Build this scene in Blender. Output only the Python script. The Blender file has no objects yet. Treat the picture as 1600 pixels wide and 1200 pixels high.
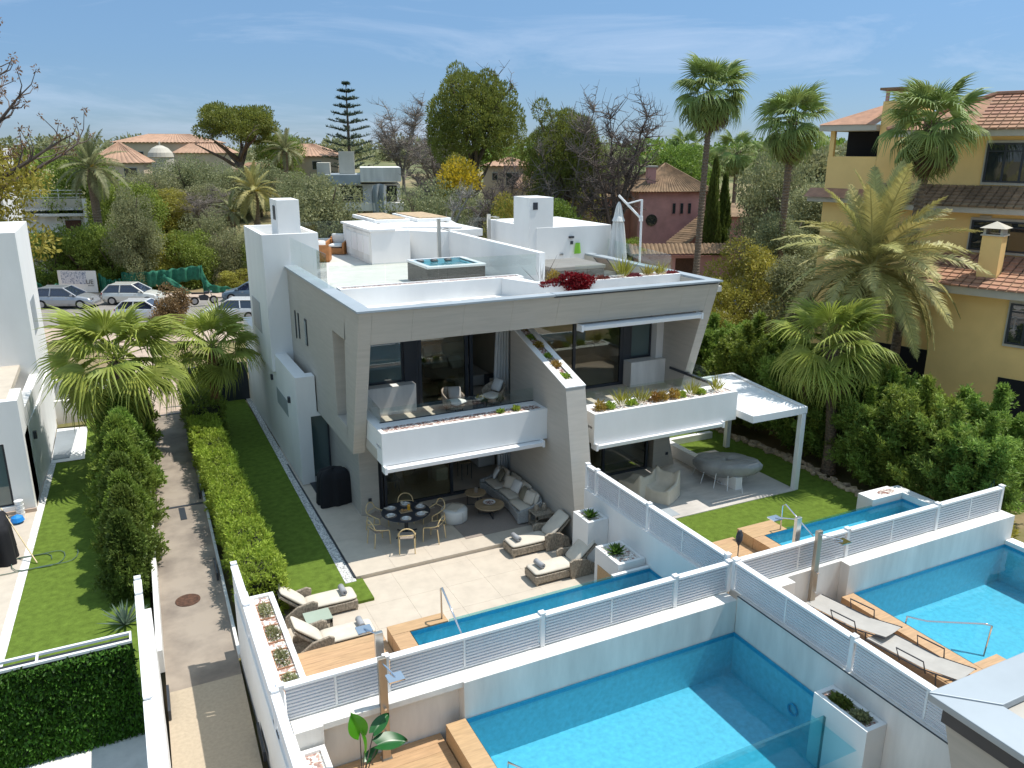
import bpy, bmesh, math, random
import numpy as np
from mathutils import Vector, Matrix, Euler
R = math.radians
random.seed(7); np.random.seed(7)
S = bpy.context.scene
COL = S.collection
# ------------------------------------------------------------------ camera, sky, sun, exposure
cam_d = bpy.data.cameras.new('camera'); cam = bpy.data.objects.new('camera', cam_d); COL.objects.link(cam)
cam.location = (0, 0, 11.0)
cam.rotation_euler = (R(90 - 16.305), R(-0.1), R(-26.21))
cam_d.sensor_width = 36; cam_d.lens = 1255.3 / 1600 * 36
cam_d.clip_start = 0.1; cam_d.clip_end = 6000
S.camera = cam
S.view_settings.view_transform = 'Standard'; S.view_settings.look = 'None'
S.view_settings.exposure = 0.46; S.view_settings.gamma = 1; S.view_settings.use_curve_mapping = False
SUN = Vector((0.46, -0.06, 1.0)).normalized()
sun_el = math.asin(SUN.z); sun_az = math.atan2(SUN.x, SUN.y)
W = bpy.data.worlds.new('World'); S.world = W; W.use_nodes = True
nt = W.node_tree; nt.nodes.clear()
wo = nt.nodes.new('ShaderNodeOutputWorld'); bg = nt.nodes.new('ShaderNodeBackground')
sky = nt.nodes.new('ShaderNodeTexSky'); sky.sky_type = 'NISHITA'; sky.sun_disc = False
sky.sun_elevation = sun_el; sky.sun_rotation = sun_az; sky.altitude = 20
sky.air_density = 1.0; sky.dust_density = 0.0; sky.ozone_density = 3.0
# thin cirrus high up
tc = nt.nodes.new('ShaderNodeTexCoord'); mp = nt.nodes.new('ShaderNodeMapping')
mp.inputs['Scale'].default_value = (1.0, 1.6, 7.0); mp.inputs['Rotation'].default_value = (0.05, 0.12, 0.5)
nz = nt.nodes.new('ShaderNodeTexNoise'); nz.inputs['Scale'].default_value = 2.0; nz.inputs['Detail'].default_value = 9; nz.inputs['Roughness'].default_value = 0.62
nz.inputs['Distortion'].default_value = 0.6
cr = nt.nodes.new('ShaderNodeValToRGB'); cr.color_ramp.elements[0].position = 0.50; cr.color_ramp.elements[1].position = 0.85
cr.color_ramp.elements[0].color = (0, 0, 0, 1); cr.color_ramp.elements[1].color = (0.75, 0.75, 0.75, 1)
mx = nt.nodes.new('ShaderNodeMix'); mx.data_type = 'RGBA'; mx.inputs['B'].default_value = (3.4, 4.0, 5.0, 1)
nt.links.new(tc.outputs['Generated'], mp.inputs['Vector']); nt.links.new(mp.outputs['Vector'], nz.inputs['Vector'])
nt.links.new(nz.outputs['Fac'], cr.inputs['Fac']); nt.links.new(cr.outputs['Color'], mx.inputs['Factor'])
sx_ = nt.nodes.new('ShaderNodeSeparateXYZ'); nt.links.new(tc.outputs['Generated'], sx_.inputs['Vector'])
tr_ = nt.nodes.new('ShaderNodeValToRGB'); e_ = tr_.color_ramp.elements; e_[0].position = 0.0; e_[0].color = (.225, .305, .50, 1); e_[1].position = .62; e_[1].color = (2.35, 1.92, 1.30, 1)  # tint by elevation; zenith stop lifted above the view to add fill light
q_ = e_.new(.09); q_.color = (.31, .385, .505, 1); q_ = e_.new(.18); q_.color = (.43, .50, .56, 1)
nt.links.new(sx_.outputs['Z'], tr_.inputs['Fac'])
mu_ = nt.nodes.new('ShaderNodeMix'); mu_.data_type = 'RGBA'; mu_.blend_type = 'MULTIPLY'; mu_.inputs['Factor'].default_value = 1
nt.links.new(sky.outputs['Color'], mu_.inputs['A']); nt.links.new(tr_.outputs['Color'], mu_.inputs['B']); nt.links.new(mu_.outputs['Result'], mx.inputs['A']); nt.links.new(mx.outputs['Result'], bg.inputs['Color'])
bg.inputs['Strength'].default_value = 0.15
nt.links.new(bg.outputs['Background'], wo.inputs['Surface'])
sd = bpy.data.lights.new('sun', 'SUN'); sd.energy = 3.7; sd.angle = R(0.55); sd.color = (1.0, 0.955, 0.88)
so = bpy.data.objects.new('sun', sd); COL.objects.link(so); so.location = (30, -5, 60)
so.rotation_euler = SUN.to_track_quat('Z', 'Y').to_euler()
try:
    S.cycles.max_bounces = 10; S.cycles.transparent_max_bounces = 24; S.cycles.glossy_bounces = 4; S.cycles.transmission_bounces = 6
    S.cycles.caustics_reflective = False; S.cycles.caustics_refractive = False; S.cycles.use_denoising = True
except Exception: pass
# ------------------------------------------------------------------ materials
def N(nt, t, **k):
    n = nt.nodes.new(t)
    for a, b in k.items(): setattr(n, a, b)
    return n
def mat(name, col, rough=0.7, metal=0.0, var=0.12, vs=1.2, stretch=(1, 1, 1), bump=0.0, bs=40, col2=None, spec=0.5, isl=0.0, transl=0.0, ramp=None, emit=0):
    m = bpy.data.materials.new(name); m.use_nodes = True; t = m.node_tree; L = t.links
    b = t.nodes['Principled BSDF']; b.inputs['Roughness'].default_value = rough; b.inputs['Metallic'].default_value = metal
    b.inputs['Specular IOR Level'].default_value = spec
    g = N(t, 'ShaderNodeNewGeometry'); mpg = N(t, 'ShaderNodeMapping'); mpg.inputs['Scale'].default_value = stretch
    L.new(g.outputs['Position'], mpg.inputs['Vector'])
    n = N(t, 'ShaderNodeTexNoise'); n.inputs['Scale'].default_value = vs; n.inputs['Detail'].default_value = 6; n.inputs['Roughness'].default_value = 0.6
    L.new(mpg.outputs['Vector'], n.inputs['Vector'])
    c2 = col2 or tuple(max(0, c * (1 - 2.2 * var)) for c in col)
    c1 = col if col2 else tuple(min(1, c * (1 + var)) for c in col)
    rp = N(t, 'ShaderNodeValToRGB'); lo, hi = ramp or (0.3, 0.7)
    rp.color_ramp.elements[0].position = lo; rp.color_ramp.elements[1].position = hi
    rp.color_ramp.elements[0].color = (*c2, 1); rp.color_ramp.elements[1].color = (*c1, 1)
    L.new(n.outputs['Fac'], rp.inputs['Fac']); out = rp.outputs['Color']
    if isl:
        h = N(t, 'ShaderNodeHueSaturation'); mr = N(t, 'ShaderNodeMapRange'); mr.inputs['To Min'].default_value = 1 - isl; mr.inputs['To Max'].default_value = 1 + isl
        L.new(g.outputs['Random Per Island'], mr.inputs['Value']); L.new(mr.outputs['Result'], h.inputs['Value'])
        mr2 = N(t, 'ShaderNodeMapRange'); mr2.inputs['To Min'].default_value = 0.5 - isl * 0.06; mr2.inputs['To Max'].default_value = 0.5 + isl * 0.06
        oi = N(t, 'ShaderNodeObjectInfo'); L.new(oi.outputs['Random'], mr2.inputs['Value']); L.new(mr2.outputs['Result'], h.inputs['Hue'])
        L.new(out, h.inputs['Color']); out = h.outputs['Color']
    L.new(out, b.inputs['Base Color'])
    if bump:
        n2 = N(t, 'ShaderNodeTexNoise'); n2.inputs['Scale'].default_value = bs; n2.inputs['Detail'].default_value = 4
        L.new(mpg.outputs['Vector'], n2.inputs['Vector'])
        bp = N(t, 'ShaderNodeBump'); bp.inputs['Strength'].default_value = bump; bp.inputs['Distance'].default_value = 0.02
        L.new(n2.outputs['Fac'], bp.inputs['Height']); L.new(bp.outputs['Normal'], b.inputs['Normal'])
    if transl:
        tr = N(t, 'ShaderNodeBsdfTranslucent'); mixs = N(t, 'ShaderNodeMixShader'); mixs.inputs['Fac'].default_value = transl
        o = t.nodes['Material Output']; L.new(out, tr.inputs['Color'])
        L.new(b.outputs['BSDF'], mixs.inputs[1]); L.new(tr.outputs['BSDF'], mixs.inputs[2]); L.new(mixs.outputs['Shader'], o.inputs['Surface'])
    if emit:
        b.inputs['Emission Color'].default_value = (*col, 1); b.inputs['Emission Strength'].default_value = emit
    return m
def glassmat(name, tint=(0.8, 0.88, 0.88), refl=1.0, rough=0.0, ior=1.5, bump=0, bs=3, tone=None, toneamt=0.0):
    """thin clear sheet: fresnel mirror over a tinted see-through; optional own tone (a film or coating)"""
    m = bpy.data.materials.new(name); m.use_nodes = True; t = m.node_tree; t.nodes.clear(); L = t.links
    o = N(t, 'ShaderNodeOutputMaterial'); tr = N(t, 'ShaderNodeBsdfTransparent'); tr.inputs['Color'].default_value = (*tint, 1)
    gl = N(t, 'ShaderNodeBsdfGlossy'); gl.inputs['Roughness'].default_value = rough; gl.inputs['Color'].default_value = (refl, refl, refl, 1)
    lw = N(t, 'ShaderNodeLayerWeight'); lw.inputs['Blend'].default_value = 0.5
    pw_ = N(t, 'ShaderNodeMath', operation='POWER'); pw_.inputs[1].default_value = 4.5; L.new(lw.outputs['Facing'], pw_.inputs[0])
    f0 = ((ior - 1) / (ior + 1)) ** 2; mrf = N(t, 'ShaderNodeMapRange'); mrf.inputs['To Min'].default_value = f0; mrf.inputs['To Max'].default_value = 1.0
    L.new(pw_.outputs['Value'], mrf.inputs['Value'])
    mxx = N(t, 'ShaderNodeMixShader'); L.new(mrf.outputs['Result'], mxx.inputs['Fac'])
    base = tr.outputs['BSDF']
    if tone:
        d = N(t, 'ShaderNodeBsdfDiffuse'); d.inputs['Color'].default_value = (*tone, 1); m2 = N(t, 'ShaderNodeMixShader'); m2.inputs['Fac'].default_value = toneamt
        L.new(base, m2.inputs[1]); L.new(d.outputs['BSDF'], m2.inputs[2]); base = m2.outputs['Shader']
    L.new(base, mxx.inputs[1]); L.new(gl.outputs['BSDF'], mxx.inputs[2])
    if bump:
        g = N(t, 'ShaderNodeNewGeometry'); n2 = N(t, 'ShaderNodeTexNoise'); n2.inputs['Scale'].default_value = bs; n2.inputs['Detail'].default_value = 3
        L.new(g.outputs['Position'], n2.inputs['Vector']); bp = N(t, 'ShaderNodeBump'); bp.inputs['Strength'].default_value = bump; bp.inputs['Distance'].default_value = 0.05
        L.new(n2.outputs['Fac'], bp.inputs['Height']); L.new(bp.outputs['Normal'], gl.inputs['Normal']); L.new(bp.outputs['Normal'], lw.inputs['Normal'])
    L.new(mxx.outputs['Shader'], o.inputs['Surface']); return m
def speckmat(name, cols, scale=30, rough=0.85, bump=0.5):
    """loose stones: each voronoi cell its own tone, with relief"""
    m = bpy.data.materials.new(name); m.use_nodes = True; t = m.node_tree; L = t.links; b = t.nodes['Principled BSDF']; b.inputs['Roughness'].default_value = rough
    g = N(t, 'ShaderNodeNewGeometry'); v = N(t, 'ShaderNodeTexVoronoi'); v.inputs['Scale'].default_value = scale; L.new(g.outputs['Position'], v.inputs['Vector'])
    sx = N(t, 'ShaderNodeSeparateColor'); L.new(v.outputs['Color'], sx.inputs['Color'])
    rp = N(t, 'ShaderNodeValToRGB'); rp.color_ramp.interpolation = 'CONSTANT'
    e = rp.color_ramp.elements; e[0].color = (*cols[0], 1); e[0].position = 0; e[1].position = 1 / len(cols); e[1].color = (*cols[1], 1)
    for i in range(2, len(cols)):
        q = e.new(i / len(cols)); q.color = (*cols[i], 1)
    L.new(sx.outputs['Red'], rp.inputs['Fac']); L.new(rp.outputs['Color'], b.inputs['Base Color'])
    bp = N(t, 'ShaderNodeBump'); bp.inputs['Strength'].default_value = bump; bp.inputs['Distance'].default_value = 0.03; bp.invert = True
    L.new(v.outputs['Distance'], bp.inputs['Height']); L.new(bp.outputs['Normal'], b.inputs['Normal']); return m
M = {}
M['white'] = mat('white_render', (0.81, 0.80, 0.78), 0.8, var=0.035, vs=0.8, stretch=(1, 1, .4), bump=0.05, bs=60)
M['white2'] = mat('weathered_white_render', (0.75, 0.73, 0.69), 0.85, var=0.09, vs=1.8, stretch=(1, 1, 0.2), bump=0.05, bs=50)
M['wmetal'] = mat('white_metal', (0.80, 0.80, 0.80), 0.4, var=0.02)
M['slat'] = mat('pale_metal_slat', (0.64, 0.65, 0.68), 0.42, var=0.03)
M['stone'] = mat('veined_limestone', (0.47, 0.435, 0.385), 0.6, var=0.0, vs=2.2, stretch=(0.5, 0.5, 6.0), bump=0.04, bs=20, col2=(0.42, 0.39, 0.345), ramp=(0.35, 0.65))
M['coping'] = mat('grey_coping_metal', (0.37, 0.41, 0.44), 0.5, metal=0.15, var=0.06, vs=0.9)
M['dark'] = mat('anthracite_metal', (0.030, 0.035, 0.045), 0.45, var=0.05)
M['black'] = mat('black_fabric', (0.008, 0.008, 0.011), 0.85, var=0.1)
M['tile'] = mat('cream_porcelain_tile', (0.56, 0.485, 0.395), 0.55, var=0.05, vs=2.5, isl=0.012)
M['rtile'] = mat('pale_roof_terrace_tile', (0.60, 0.57, 0.52), 0.6, var=0.05, vs=2.0)
M['wash'] = mat('veined_patio_stone', (0.55, 0.51, 0.47), 0.5, var=0.10, vs=1.8, stretch=(0.6, 1.6, 1))
M['grass'] = mat('artificial_turf', (0.13, 0.195, 0.03), 0.95, var=0.14, vs=5.0, bump=0.6, bs=220, spec=0.1)
M['dgravel'] = speckmat('grey_white_gravel', [(0.5, 0.5, 0.48), (0.7, 0.69, 0.66), (0.3, 0.3, 0.3), (0.6, 0.58, 0.55)], 28)
M['wgravel'] = speckmat('white_pebbles', [(0.75, 0.73, 0.68), (0.62, 0.58, 0.52), (0.45, 0.30, 0.25), (0.8, 0.78, 0.75), (0.32, 0.2, 0.17)], 22)
M['pebw'] = speckmat('clean_white_pebbles', [(0.78, 0.77, 0.74), (0.68, 0.66, 0.62), (0.55, 0.53, 0.5), (0.8, 0.79, 0.77)], 20)
M['rgravel'] = speckmat('red_brown_bark_gravel', [(0.2, 0.1, 0.08), (0.5, 0.42, 0.38), (0.30, 0.16, 0.13), (0.7, 0.65, 0.6)], 22)
M['wood'] = mat('oak_look_plank', (0.50, 0.32, 0.17), 0.55, var=0.10, vs=2.5, stretch=(1.0, 9, 9), isl=0.06)
M['teak'] = mat('orange_woven_rattan', (0.42, 0.17, 0.05), 0.6, var=0.12, vs=6, bump=0.3, bs=80)
M['rattan'] = mat('grey_beige_wicker', (0.36, 0.30, 0.23), 0.7, var=0.3, vs=26, stretch=(1, 1, 0.5), bump=0.7, bs=60)
M['sofaw'] = mat('grey_wicker', (0.42, 0.42, 0.41), 0.7, var=0.25, vs=26, stretch=(0.5, 0.5, 3), bump=0.6, bs=60)
M['cush'] = mat('cream_cushion', (0.62, 0.56, 0.47), 0.9, var=0.05, vs=3, bump=0.15, bs=14)
M['cushg'] = mat('grey_cushion', (0.42, 0.40, 0.37), 0.9, var=0.05, vs=3, bump=0.15, bs=14)
M['olive'] = mat('olive_cushion', (0.20, 0.18, 0.13), 0.9, var=0.08)
M['towel'] = mat('grey_towel', (0.38, 0.39, 0.41), 0.95, var=0.1, bump=0.5, bs=90)
M['cfab'] = mat('white_fabric', (0.72, 0.71, 0.68), 0.9, var=0.05, bump=0.1, bs=12)
M['steel'] = mat('brushed_steel', (0.62, 0.60, 0.56), 0.28, metal=1.0, var=0.08, stretch=(1, 1, 0.1), vs=6)
M['chrome'] = mat('polished_steel', (0.75, 0.75, 0.78), 0.1, metal=1.0, var=0.02)
M['cwood'] = mat('pale_ash_wood', (0.66, 0.50, 0.26), 0.5, var=0.08, vs=6)
M['twood'] = mat('oak_table_top', (0.42, 0.31, 0.19), 0.5, var=0.1, vs=4, stretch=(1, 6, 1))
M['plate'] = mat('glazed_china', (0.75, 0.75, 0.74), 0.2, var=0.02)
M['dplate'] = mat('taupe_placemat', (0.28, 0.23, 0.19), 0.7, var=0.1, vs=12)
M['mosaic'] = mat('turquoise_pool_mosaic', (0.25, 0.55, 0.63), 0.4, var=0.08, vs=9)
M['mosaicd'] = mat('blue_waterline_mosaic', (0.04, 0.34, 0.52), 0.35, var=0.1, vs=14)
M['water'] = glassmat('pool_water', (0.55, 0.87, 0.96), refl=0.9, ior=1.33, bump=0.10, bs=2.2)
M['acryl'] = glassmat('acrylic_pool_wall', (0.62, 0.86, 0.88), refl=0.9, ior=1.4, tone=(0.25, 0.6, 0.65), toneamt=0.06)
M['rail'] = glassmat('clear_railing_glass', (0.93, 0.965, 0.955), ior=1.45)
M['pane'] = glassmat('dark_window_glass', (0.78, 0.78, 0.68), ior=1.75)
M['paneb'] = glassmat('teal_window_glass', (0.22, 0.30, 0.30), ior=1.9, tone=(0.16, 0.24, 0.24), toneamt=0.55)
M['inwall'] = mat('taupe_interior_wall', (0.50, 0.42, 0.32), 0.8, var=0.06)
M['infloor'] = mat('interior_floor', (0.56, 0.51, 0.45), 0.5, var=0.05)
M['asphalt'] = mat('street_asphalt', (0.27, 0.245, 0.22), 0.9, var=0.12, vs=0.8, bump=0.2, bs=30)
M['drive'] = mat('stained_driveway_asphalt', (0.33, 0.275, 0.22), 0.9, var=0.0, vs=0.75, bump=0.25, bs=160, col2=(0.20, 0.165, 0.135), ramp=(0.36, 0.6))
M['drive2'] = mat('tan_aggregate_driveway', (0.45, 0.37, 0.27), 0.9, var=0.06, vs=14, bump=0.2, bs=160)
M['pave'] = mat('pinkish_pavement', (0.48, 0.37, 0.29), 0.85, var=0.1, vs=2)
M['soil'] = mat('dry_grass_ground', (0.16, 0.145, 0.05), 0.95, var=0.0, vs=0.35, bump=0.6, bs=12, col2=(0.27, 0.20, 0.11), ramp=(0.4, 0.6))
M['dirt'] = mat('bare_earth', (0.30, 0.20, 0.11), 0.95, var=0.15, vs=0.7)
M['tan'] = mat('tan_gravel_roof', (0.50, 0.36, 0.22), 0.9, var=0.15, vs=6)
M['rust'] = mat('rusty_iron', (0.10, 0.045, 0.025), 0.8, var=0.3, vs=14)
def leafm(name, c, isl=0.24, tr=0.38, var=0.15, vs=0.9): return mat(name, c, 0.55, var=var, vs=vs, isl=isl, transl=tr, spec=0.35)
M['l_dark'] = leafm('dark_conifer_leaf', (0.151, 0.202, 0.041))
M['l_cyp'] = leafm('cypress_spray', (0.267, 0.381, 0.073))
M['l_lime'] = leafm('bright_hedge_spray', (0.354, 0.481, 0.064))
M['l_oliv'] = leafm('olive_grey_leaf', (0.296, 0.304, 0.145))
M['l_green'] = leafm('broad_green_leaf', (0.235, 0.316, 0.054))
M['l_yell'] = leafm('yellow_green_leaf', (0.358, 0.329, 0.056))
M['l_brown'] = leafm('dry_brown_leaf', (0.253, 0.156, 0.078))
M['l_pine'] = leafm('pine_needle_tuft', (0.203, 0.239, 0.045))
M['l_mim'] = leafm('mimosa_flower', (0.55, 0.40, 0.03))
M['l_palm'] = leafm('fan_palm_leaf', (0.373, 0.429, 0.085), isl=0.14, tr=0.32)
M['l_palmd'] = leafm('tall_palm_leaf', (0.276, 0.355, 0.099), isl=0.2, tr=0.25)
M['l_date'] = leafm('date_palm_leaflet', (0.459, 0.417, 0.153), isl=0.22, tr=0.2)
M['l_dry'] = leafm('dead_palm_leaf', (0.240, 0.168, 0.084), isl=0.25)
M['l_twig'] = mat('grey_twig', (0.24, 0.20, 0.17), 0.9, var=0.2)
M['l_twigd'] = mat('dark_twig', (0.13, 0.10, 0.085), 0.9, var=0.2)
M['bark'] = mat('rough_bark', (0.16, 0.12, 0.09), 0.9, var=0.25, vs=5, bump=0.8, bs=12)
M['pbark'] = mat('palm_bark', (0.22, 0.16, 0.11), 0.9, var=0.3, vs=7, stretch=(1, 1, 3), bump=0.8, bs=12)
M['pbarko'] = mat('orange_palm_trunk', (0.30, 0.14, 0.06), 0.9, var=0.3, vs=7, stretch=(1, 1, 3), bump=0.8, bs=12)
M['mag'] = leafm('magenta_bract', (0.22, 0.008, 0.035), isl=0.3)
M['red'] = leafm('reddish_succulent', (0.25, 0.06, 0.06), isl=0.3)
M['terra'] = mat('terracotta_tile', (0.40, 0.21, 0.13), 0.85, var=0.14, vs=3, isl=0.1)
M['terraf'] = mat('far_terracotta_roof', (0.46, 0.28, 0.185), 0.85, var=0.12, vs=0.8)
M['terrab'] = mat('brown_mossy_tile', (0.27, 0.17, 0.10), 0.9, var=0.25, vs=1.2, isl=0.12)
M['ochre'] = mat('ochre_render', (0.92, 0.63, 0.25), 0.85, var=0.05, vs=0.6)
M['ochref'] = mat('pale_ochre_render', (0.56, 0.44, 0.32), 0.85, var=0.06, vs=0.5)
M['pink'] = mat('pink_render', (0.60, 0.31, 0.28), 0.85, var=0.10, vs=0.8)
M['eave'] = mat('cream_eave', (0.52, 0.48, 0.40), 0.7, var=0.05)
# ------------------------------------------------------------------ builders
def link(o, parent=None):
    COL.objects.link(o)
    if parent: o.parent = parent
    return o
def T(name, label, cat, loc=(0, 0, 0), rz=0.0, group=None, kind=None):
    o = bpy.data.objects.new(name, None); COL.objects.link(o); o.empty_display_size = 0.2
    o.location = loc; o.rotation_euler = (0, 0, rz); o['label'] = label; o['category'] = cat
    if group: o['group'] = group
    if kind: o['kind'] = kind
    return o
def tag(o, label, cat, group=None, kind=None):
    o['label'] = label; o['category'] = cat
    if group: o['group'] = group
    if kind: o['kind'] = kind
    return o
class MB:
    def __init__(s): s.v = []; s.f = []
    def add(s, vs, fs):
        n = len(s.v); s.v += [tuple(v) for v in vs]; s.f += [tuple(i + n for i in f) for f in fs]; return s
    def box(s, x0, y0, z0, x1, y1, z1):
        if x0 > x1: x0, x1 = x1, x0
        if y0 > y1: y0, y1 = y1, y0
        if z0 > z1: z0, z1 = z1, z0
        return s.add([(x0, y0, z0), (x1, y0, z0), (x1, y1, z0), (x0, y1, z0), (x0, y0, z1), (x1, y0, z1), (x1, y1, z1), (x0, y1, z1)],
                     [(0, 3, 2, 1), (4, 5, 6, 7), (0, 1, 5, 4), (1, 2, 6, 5), (2, 3, 7, 6), (3, 0, 4, 7)])
    def cbox(s, cx, cy, z0, w, d, h, rz=0):
        c, n = math.cos(rz), math.sin(rz); P = []
        for z in (z0, z0 + h):
            for a, b in ((-1, -1), (1, -1), (1, 1), (-1, 1)):
                x, y = a * w / 2, b * d / 2; P.append((cx + x * c - y * n, cy + x * n + y * c, z))
        return s.add(P, [(0, 3, 2, 1), (4, 5, 6, 7), (0, 1, 5, 4), (1, 2, 6, 5), (2, 3, 7, 6), (3, 0, 4, 7)])
    def prism(s, pts, axis, a, b):
        """closed outline pts in the two other axes, swept along axis from a to b"""
        def m(p, t): return {'x': (t, p[0], p[1]), 'y': (p[0], t, p[1]), 'z': (p[0], p[1], t)}[axis]
        n = len(pts); vs = [m(p, a) for p in pts] + [m(p, b) for p in pts]
        fs = [tuple(range(n))[::-1], tuple(range(n, 2 * n))] + [(i, (i + 1) % n, n + (i + 1) % n, n + i) for i in range(n)]
        return s.add(vs, fs)
    def quad(s, a, b, c, d): return s.add([a, b, c, d], [(0, 1, 2, 3)])
    def tube(s, pts, r, n=8, cap=True):
        pts = [Vector(p) for p in pts]; k = len(pts); rs = r if isinstance(r, (list, tuple)) else [r] * k
        vs = []; up = None
        for i, p in enumerate(pts):
            d = (pts[min(i + 1, k - 1)] - pts[max(i - 1, 0)])
            if d.length < 1e-9: d = Vector((0, 0, 1))
            d.normalize()
            if up is None: up = Vector((0, 0, 1)) if abs(d.z) < 0.9 else Vector((1, 0, 0))
            a = d.cross(up)
            if a.length < 1e-4: a = d.cross(Vector((1, 0.3, 0)))
            a.normalize(); b = a.cross(d).normalized(); up = b
            for j in range(n):
                t = 2 * math.pi * j / n; vs.append(p + (a * math.cos(t) + b * math.sin(t)) * rs[i])
        fs = [(i * n + j, i * n + (j + 1) % n, (i + 1) * n + (j + 1) % n, (i + 1) * n + j) for i in range(k - 1) for j in range(n)]
        if cap: fs += [tuple(range(n))[::-1], tuple(range((k - 1) * n, k * n))]
        return s.add(vs, fs)
    def lathe(s, prof, n=20, c=(0, 0, 0), cap=True, sx=1, sy=1):
        vs = [(c[0] + r * sx * math.cos(2 * math.pi * j / n), c[1] + r * sy * math.sin(2 * math.pi * j / n), c[2] + z) for r, z in prof for j in range(n)]
        fs = [(i * n + j, i * n + (j + 1) % n, (i + 1) * n + (j + 1) % n, (i + 1) * n + j) for i in range(len(prof) - 1) for j in range(n)]
        if cap: fs += [tuple(range(n))[::-1], tuple(range((len(prof) - 1) * n, len(prof) * n))]
        return s.add(vs, fs)
    def grid(s, fn, nu, nv):
        vs = [fn(i / nu, j / nv) for j in range(nv + 1) for i in range(nu + 1)]
        return s.add(vs, [(j * (nu + 1) + i, j * (nu + 1) + i + 1, (j + 1) * (nu + 1) + i + 1, (j + 1) * (nu + 1) + i) for j in range(nv) for i in range(nu)])
    def mesh(s, name, m, smooth=False):
        me = bpy.data.meshes.new(name); me.from_pydata(s.v, [], s.f); me.update()
        if m: me.materials.append(m)
        if smooth:
            for p in me.polygons: p.use_smooth = True
        return me
    def build(s, name, m, parent=None, world=False, bevel=0, smooth=False, sub=0, solid=0):
        o = bpy.data.objects.new(name, s.mesh(name, m, smooth)); link(o, parent)
        if world and parent: o.location = -Vector(parent.location)
        if solid:
            q = o.modifiers.new('solid', 'SOLIDIFY'); q.thickness = solid
        if bevel:
            q = o.modifiers.new('bevel', 'BEVEL'); q.width = bevel; q.segments = 2; q.limit_method = 'ANGLE'
        if sub:
            q = o.modifiers.new('sub', 'SUBSURF'); q.levels = sub; q.render_levels = sub
        return o
def box(name, m, parent, x0, y0, z0, x1, y1, z1, bevel=0, world=True, label=None):
    o = MB().box(x0, y0, z0, x1, y1, z1).build(name, m, parent, world=world, bevel=bevel)
    if label: o['label'] = label
    return o
def struct(name, mb, m, bevel=0, kind='structure'):
    o = mb.build(name, m, None, bevel=bevel); o['kind'] = kind; return o
def share(name, me, parent, loc=(0, 0, 0), rot=(0, 0, 0), sc=(1, 1, 1)):
    o = bpy.data.objects.new(name, me); link(o, parent); o.location = loc; o.rotation_euler = rot; o.scale = sc; return o
KIDS = {}
def copy_tree(o, loc=None, rz=None, label=None, group=None, _p=None):
    if not KIDS.get('ok') is True:
        pass
    c = o.copy(); COL.objects.link(c)
    if _p is not None: c.parent = _p
    if loc is not None: c.location = loc
    if rz is not None: c.rotation_euler = (0, 0, rz)
    if label: c['label'] = label
    if group: c['group'] = group
    for ch in o.children: copy_tree(ch, _p=c)
    return c
def hole_wall(mb, axis, t0, t1, a0, z0, a1, z1, holes):
    """wall slab with rectangular openings; axis 'y' = slab thickness t0..t1 along y, running along x"""
    xs = sorted({a0, a1, *[h[0] for h in holes], *[h[2] for h in holes]}); zs = sorted({z0, z1, *[h[1] for h in holes], *[h[3] for h in holes]})
    for i in range(len(xs) - 1):
        run = None
        for j in range(len(zs) - 1):
            cx, cz = (xs[i] + xs[i + 1]) / 2, (zs[j] + zs[j + 1]) / 2
            solid = a0 <= cx <= a1 and z0 <= cz <= z1 and not any(h[0] < cx < h[2] and h[1] < cz < h[3] for h in holes)
            if solid:
                if axis == 'y': mb.box(xs[i], t0, zs[j], xs[i + 1], t1, zs[j + 1])
                else: mb.box(t0, xs[i], zs[j], t1, xs[i + 1], zs[j + 1])
    bmerge(mb); return mb
def bmerge(mb):
    """weld shared verts and drop the doubled inner faces between neighbouring boxes"""
    key = {}; idx = []; vs = []
    for v in mb.v:
        k = tuple(round(c, 4) for c in v)
        if k not in key: key[k] = len(vs); vs.append(v)
        idx.append(key[k])
    cnt = {}; fs = [tuple(idx[i] for i in f) for f in mb.f]
    for f in fs: cnt[frozenset(f)] = cnt.get(frozenset(f), 0) + 1
    mb.v = vs; mb.f = [f for f in fs if cnt[frozenset(f)] == 1]
def np_mesh(name, V, F, m, smooth=False):
    """V (n,3) floats, F (k,3|4) ints, fast"""
    me = bpy.data.meshes.new(name); V = np.asarray(V, dtype=np.float32); F = np.asarray(F, dtype=np.int32); k = F.shape[1]
    me.vertices.add(len(V)); me.vertices.foreach_set('co', V.ravel()); me.loops.add(F.size); me.loops.foreach_set('vertex_index', F.ravel())
    me.polygons.add(len(F)); me.polygons.foreach_set('loop_start', np.arange(0, F.size, k, dtype=np.int32)); me.polygons.foreach_set('loop_total', np.full(len(F), k, dtype=np.int32))
    me.update(calc_edges=True); me.materials.append(m)
    return me
rng = np.random.default_rng(5)
def leaves(P, Nrm, L, Wd, jit=0.7, droop=0.0, fold=False):
    """one rhombic leaf per point P, growing along its normal with jitter; returns V,F (quads)"""
    n = len(P); d = Nrm + rng.normal(0, jit, (n, 3)); d[:, 2] -= droop; d /= np.linalg.norm(d, axis=1, keepdims=True) + 1e-9
    s = np.cross(d, rng.normal(0, 1, (n, 3))); s /= np.linalg.norm(s, axis=1, keepdims=True) + 1e-9
    l = (L * rng.uniform(0.6, 1.3, n))[:, None]; w = (Wd * rng.uniform(0.6, 1.3, n))[:, None]
    V = np.stack([P, P + d * l * 0.5 + s * w * 0.5, P + d * l, P + d * l * 0.5 - s * w * 0.5], 1).reshape(-1, 3)
    F = np.arange(4 * n).reshape(n, 4); return V, F
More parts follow.
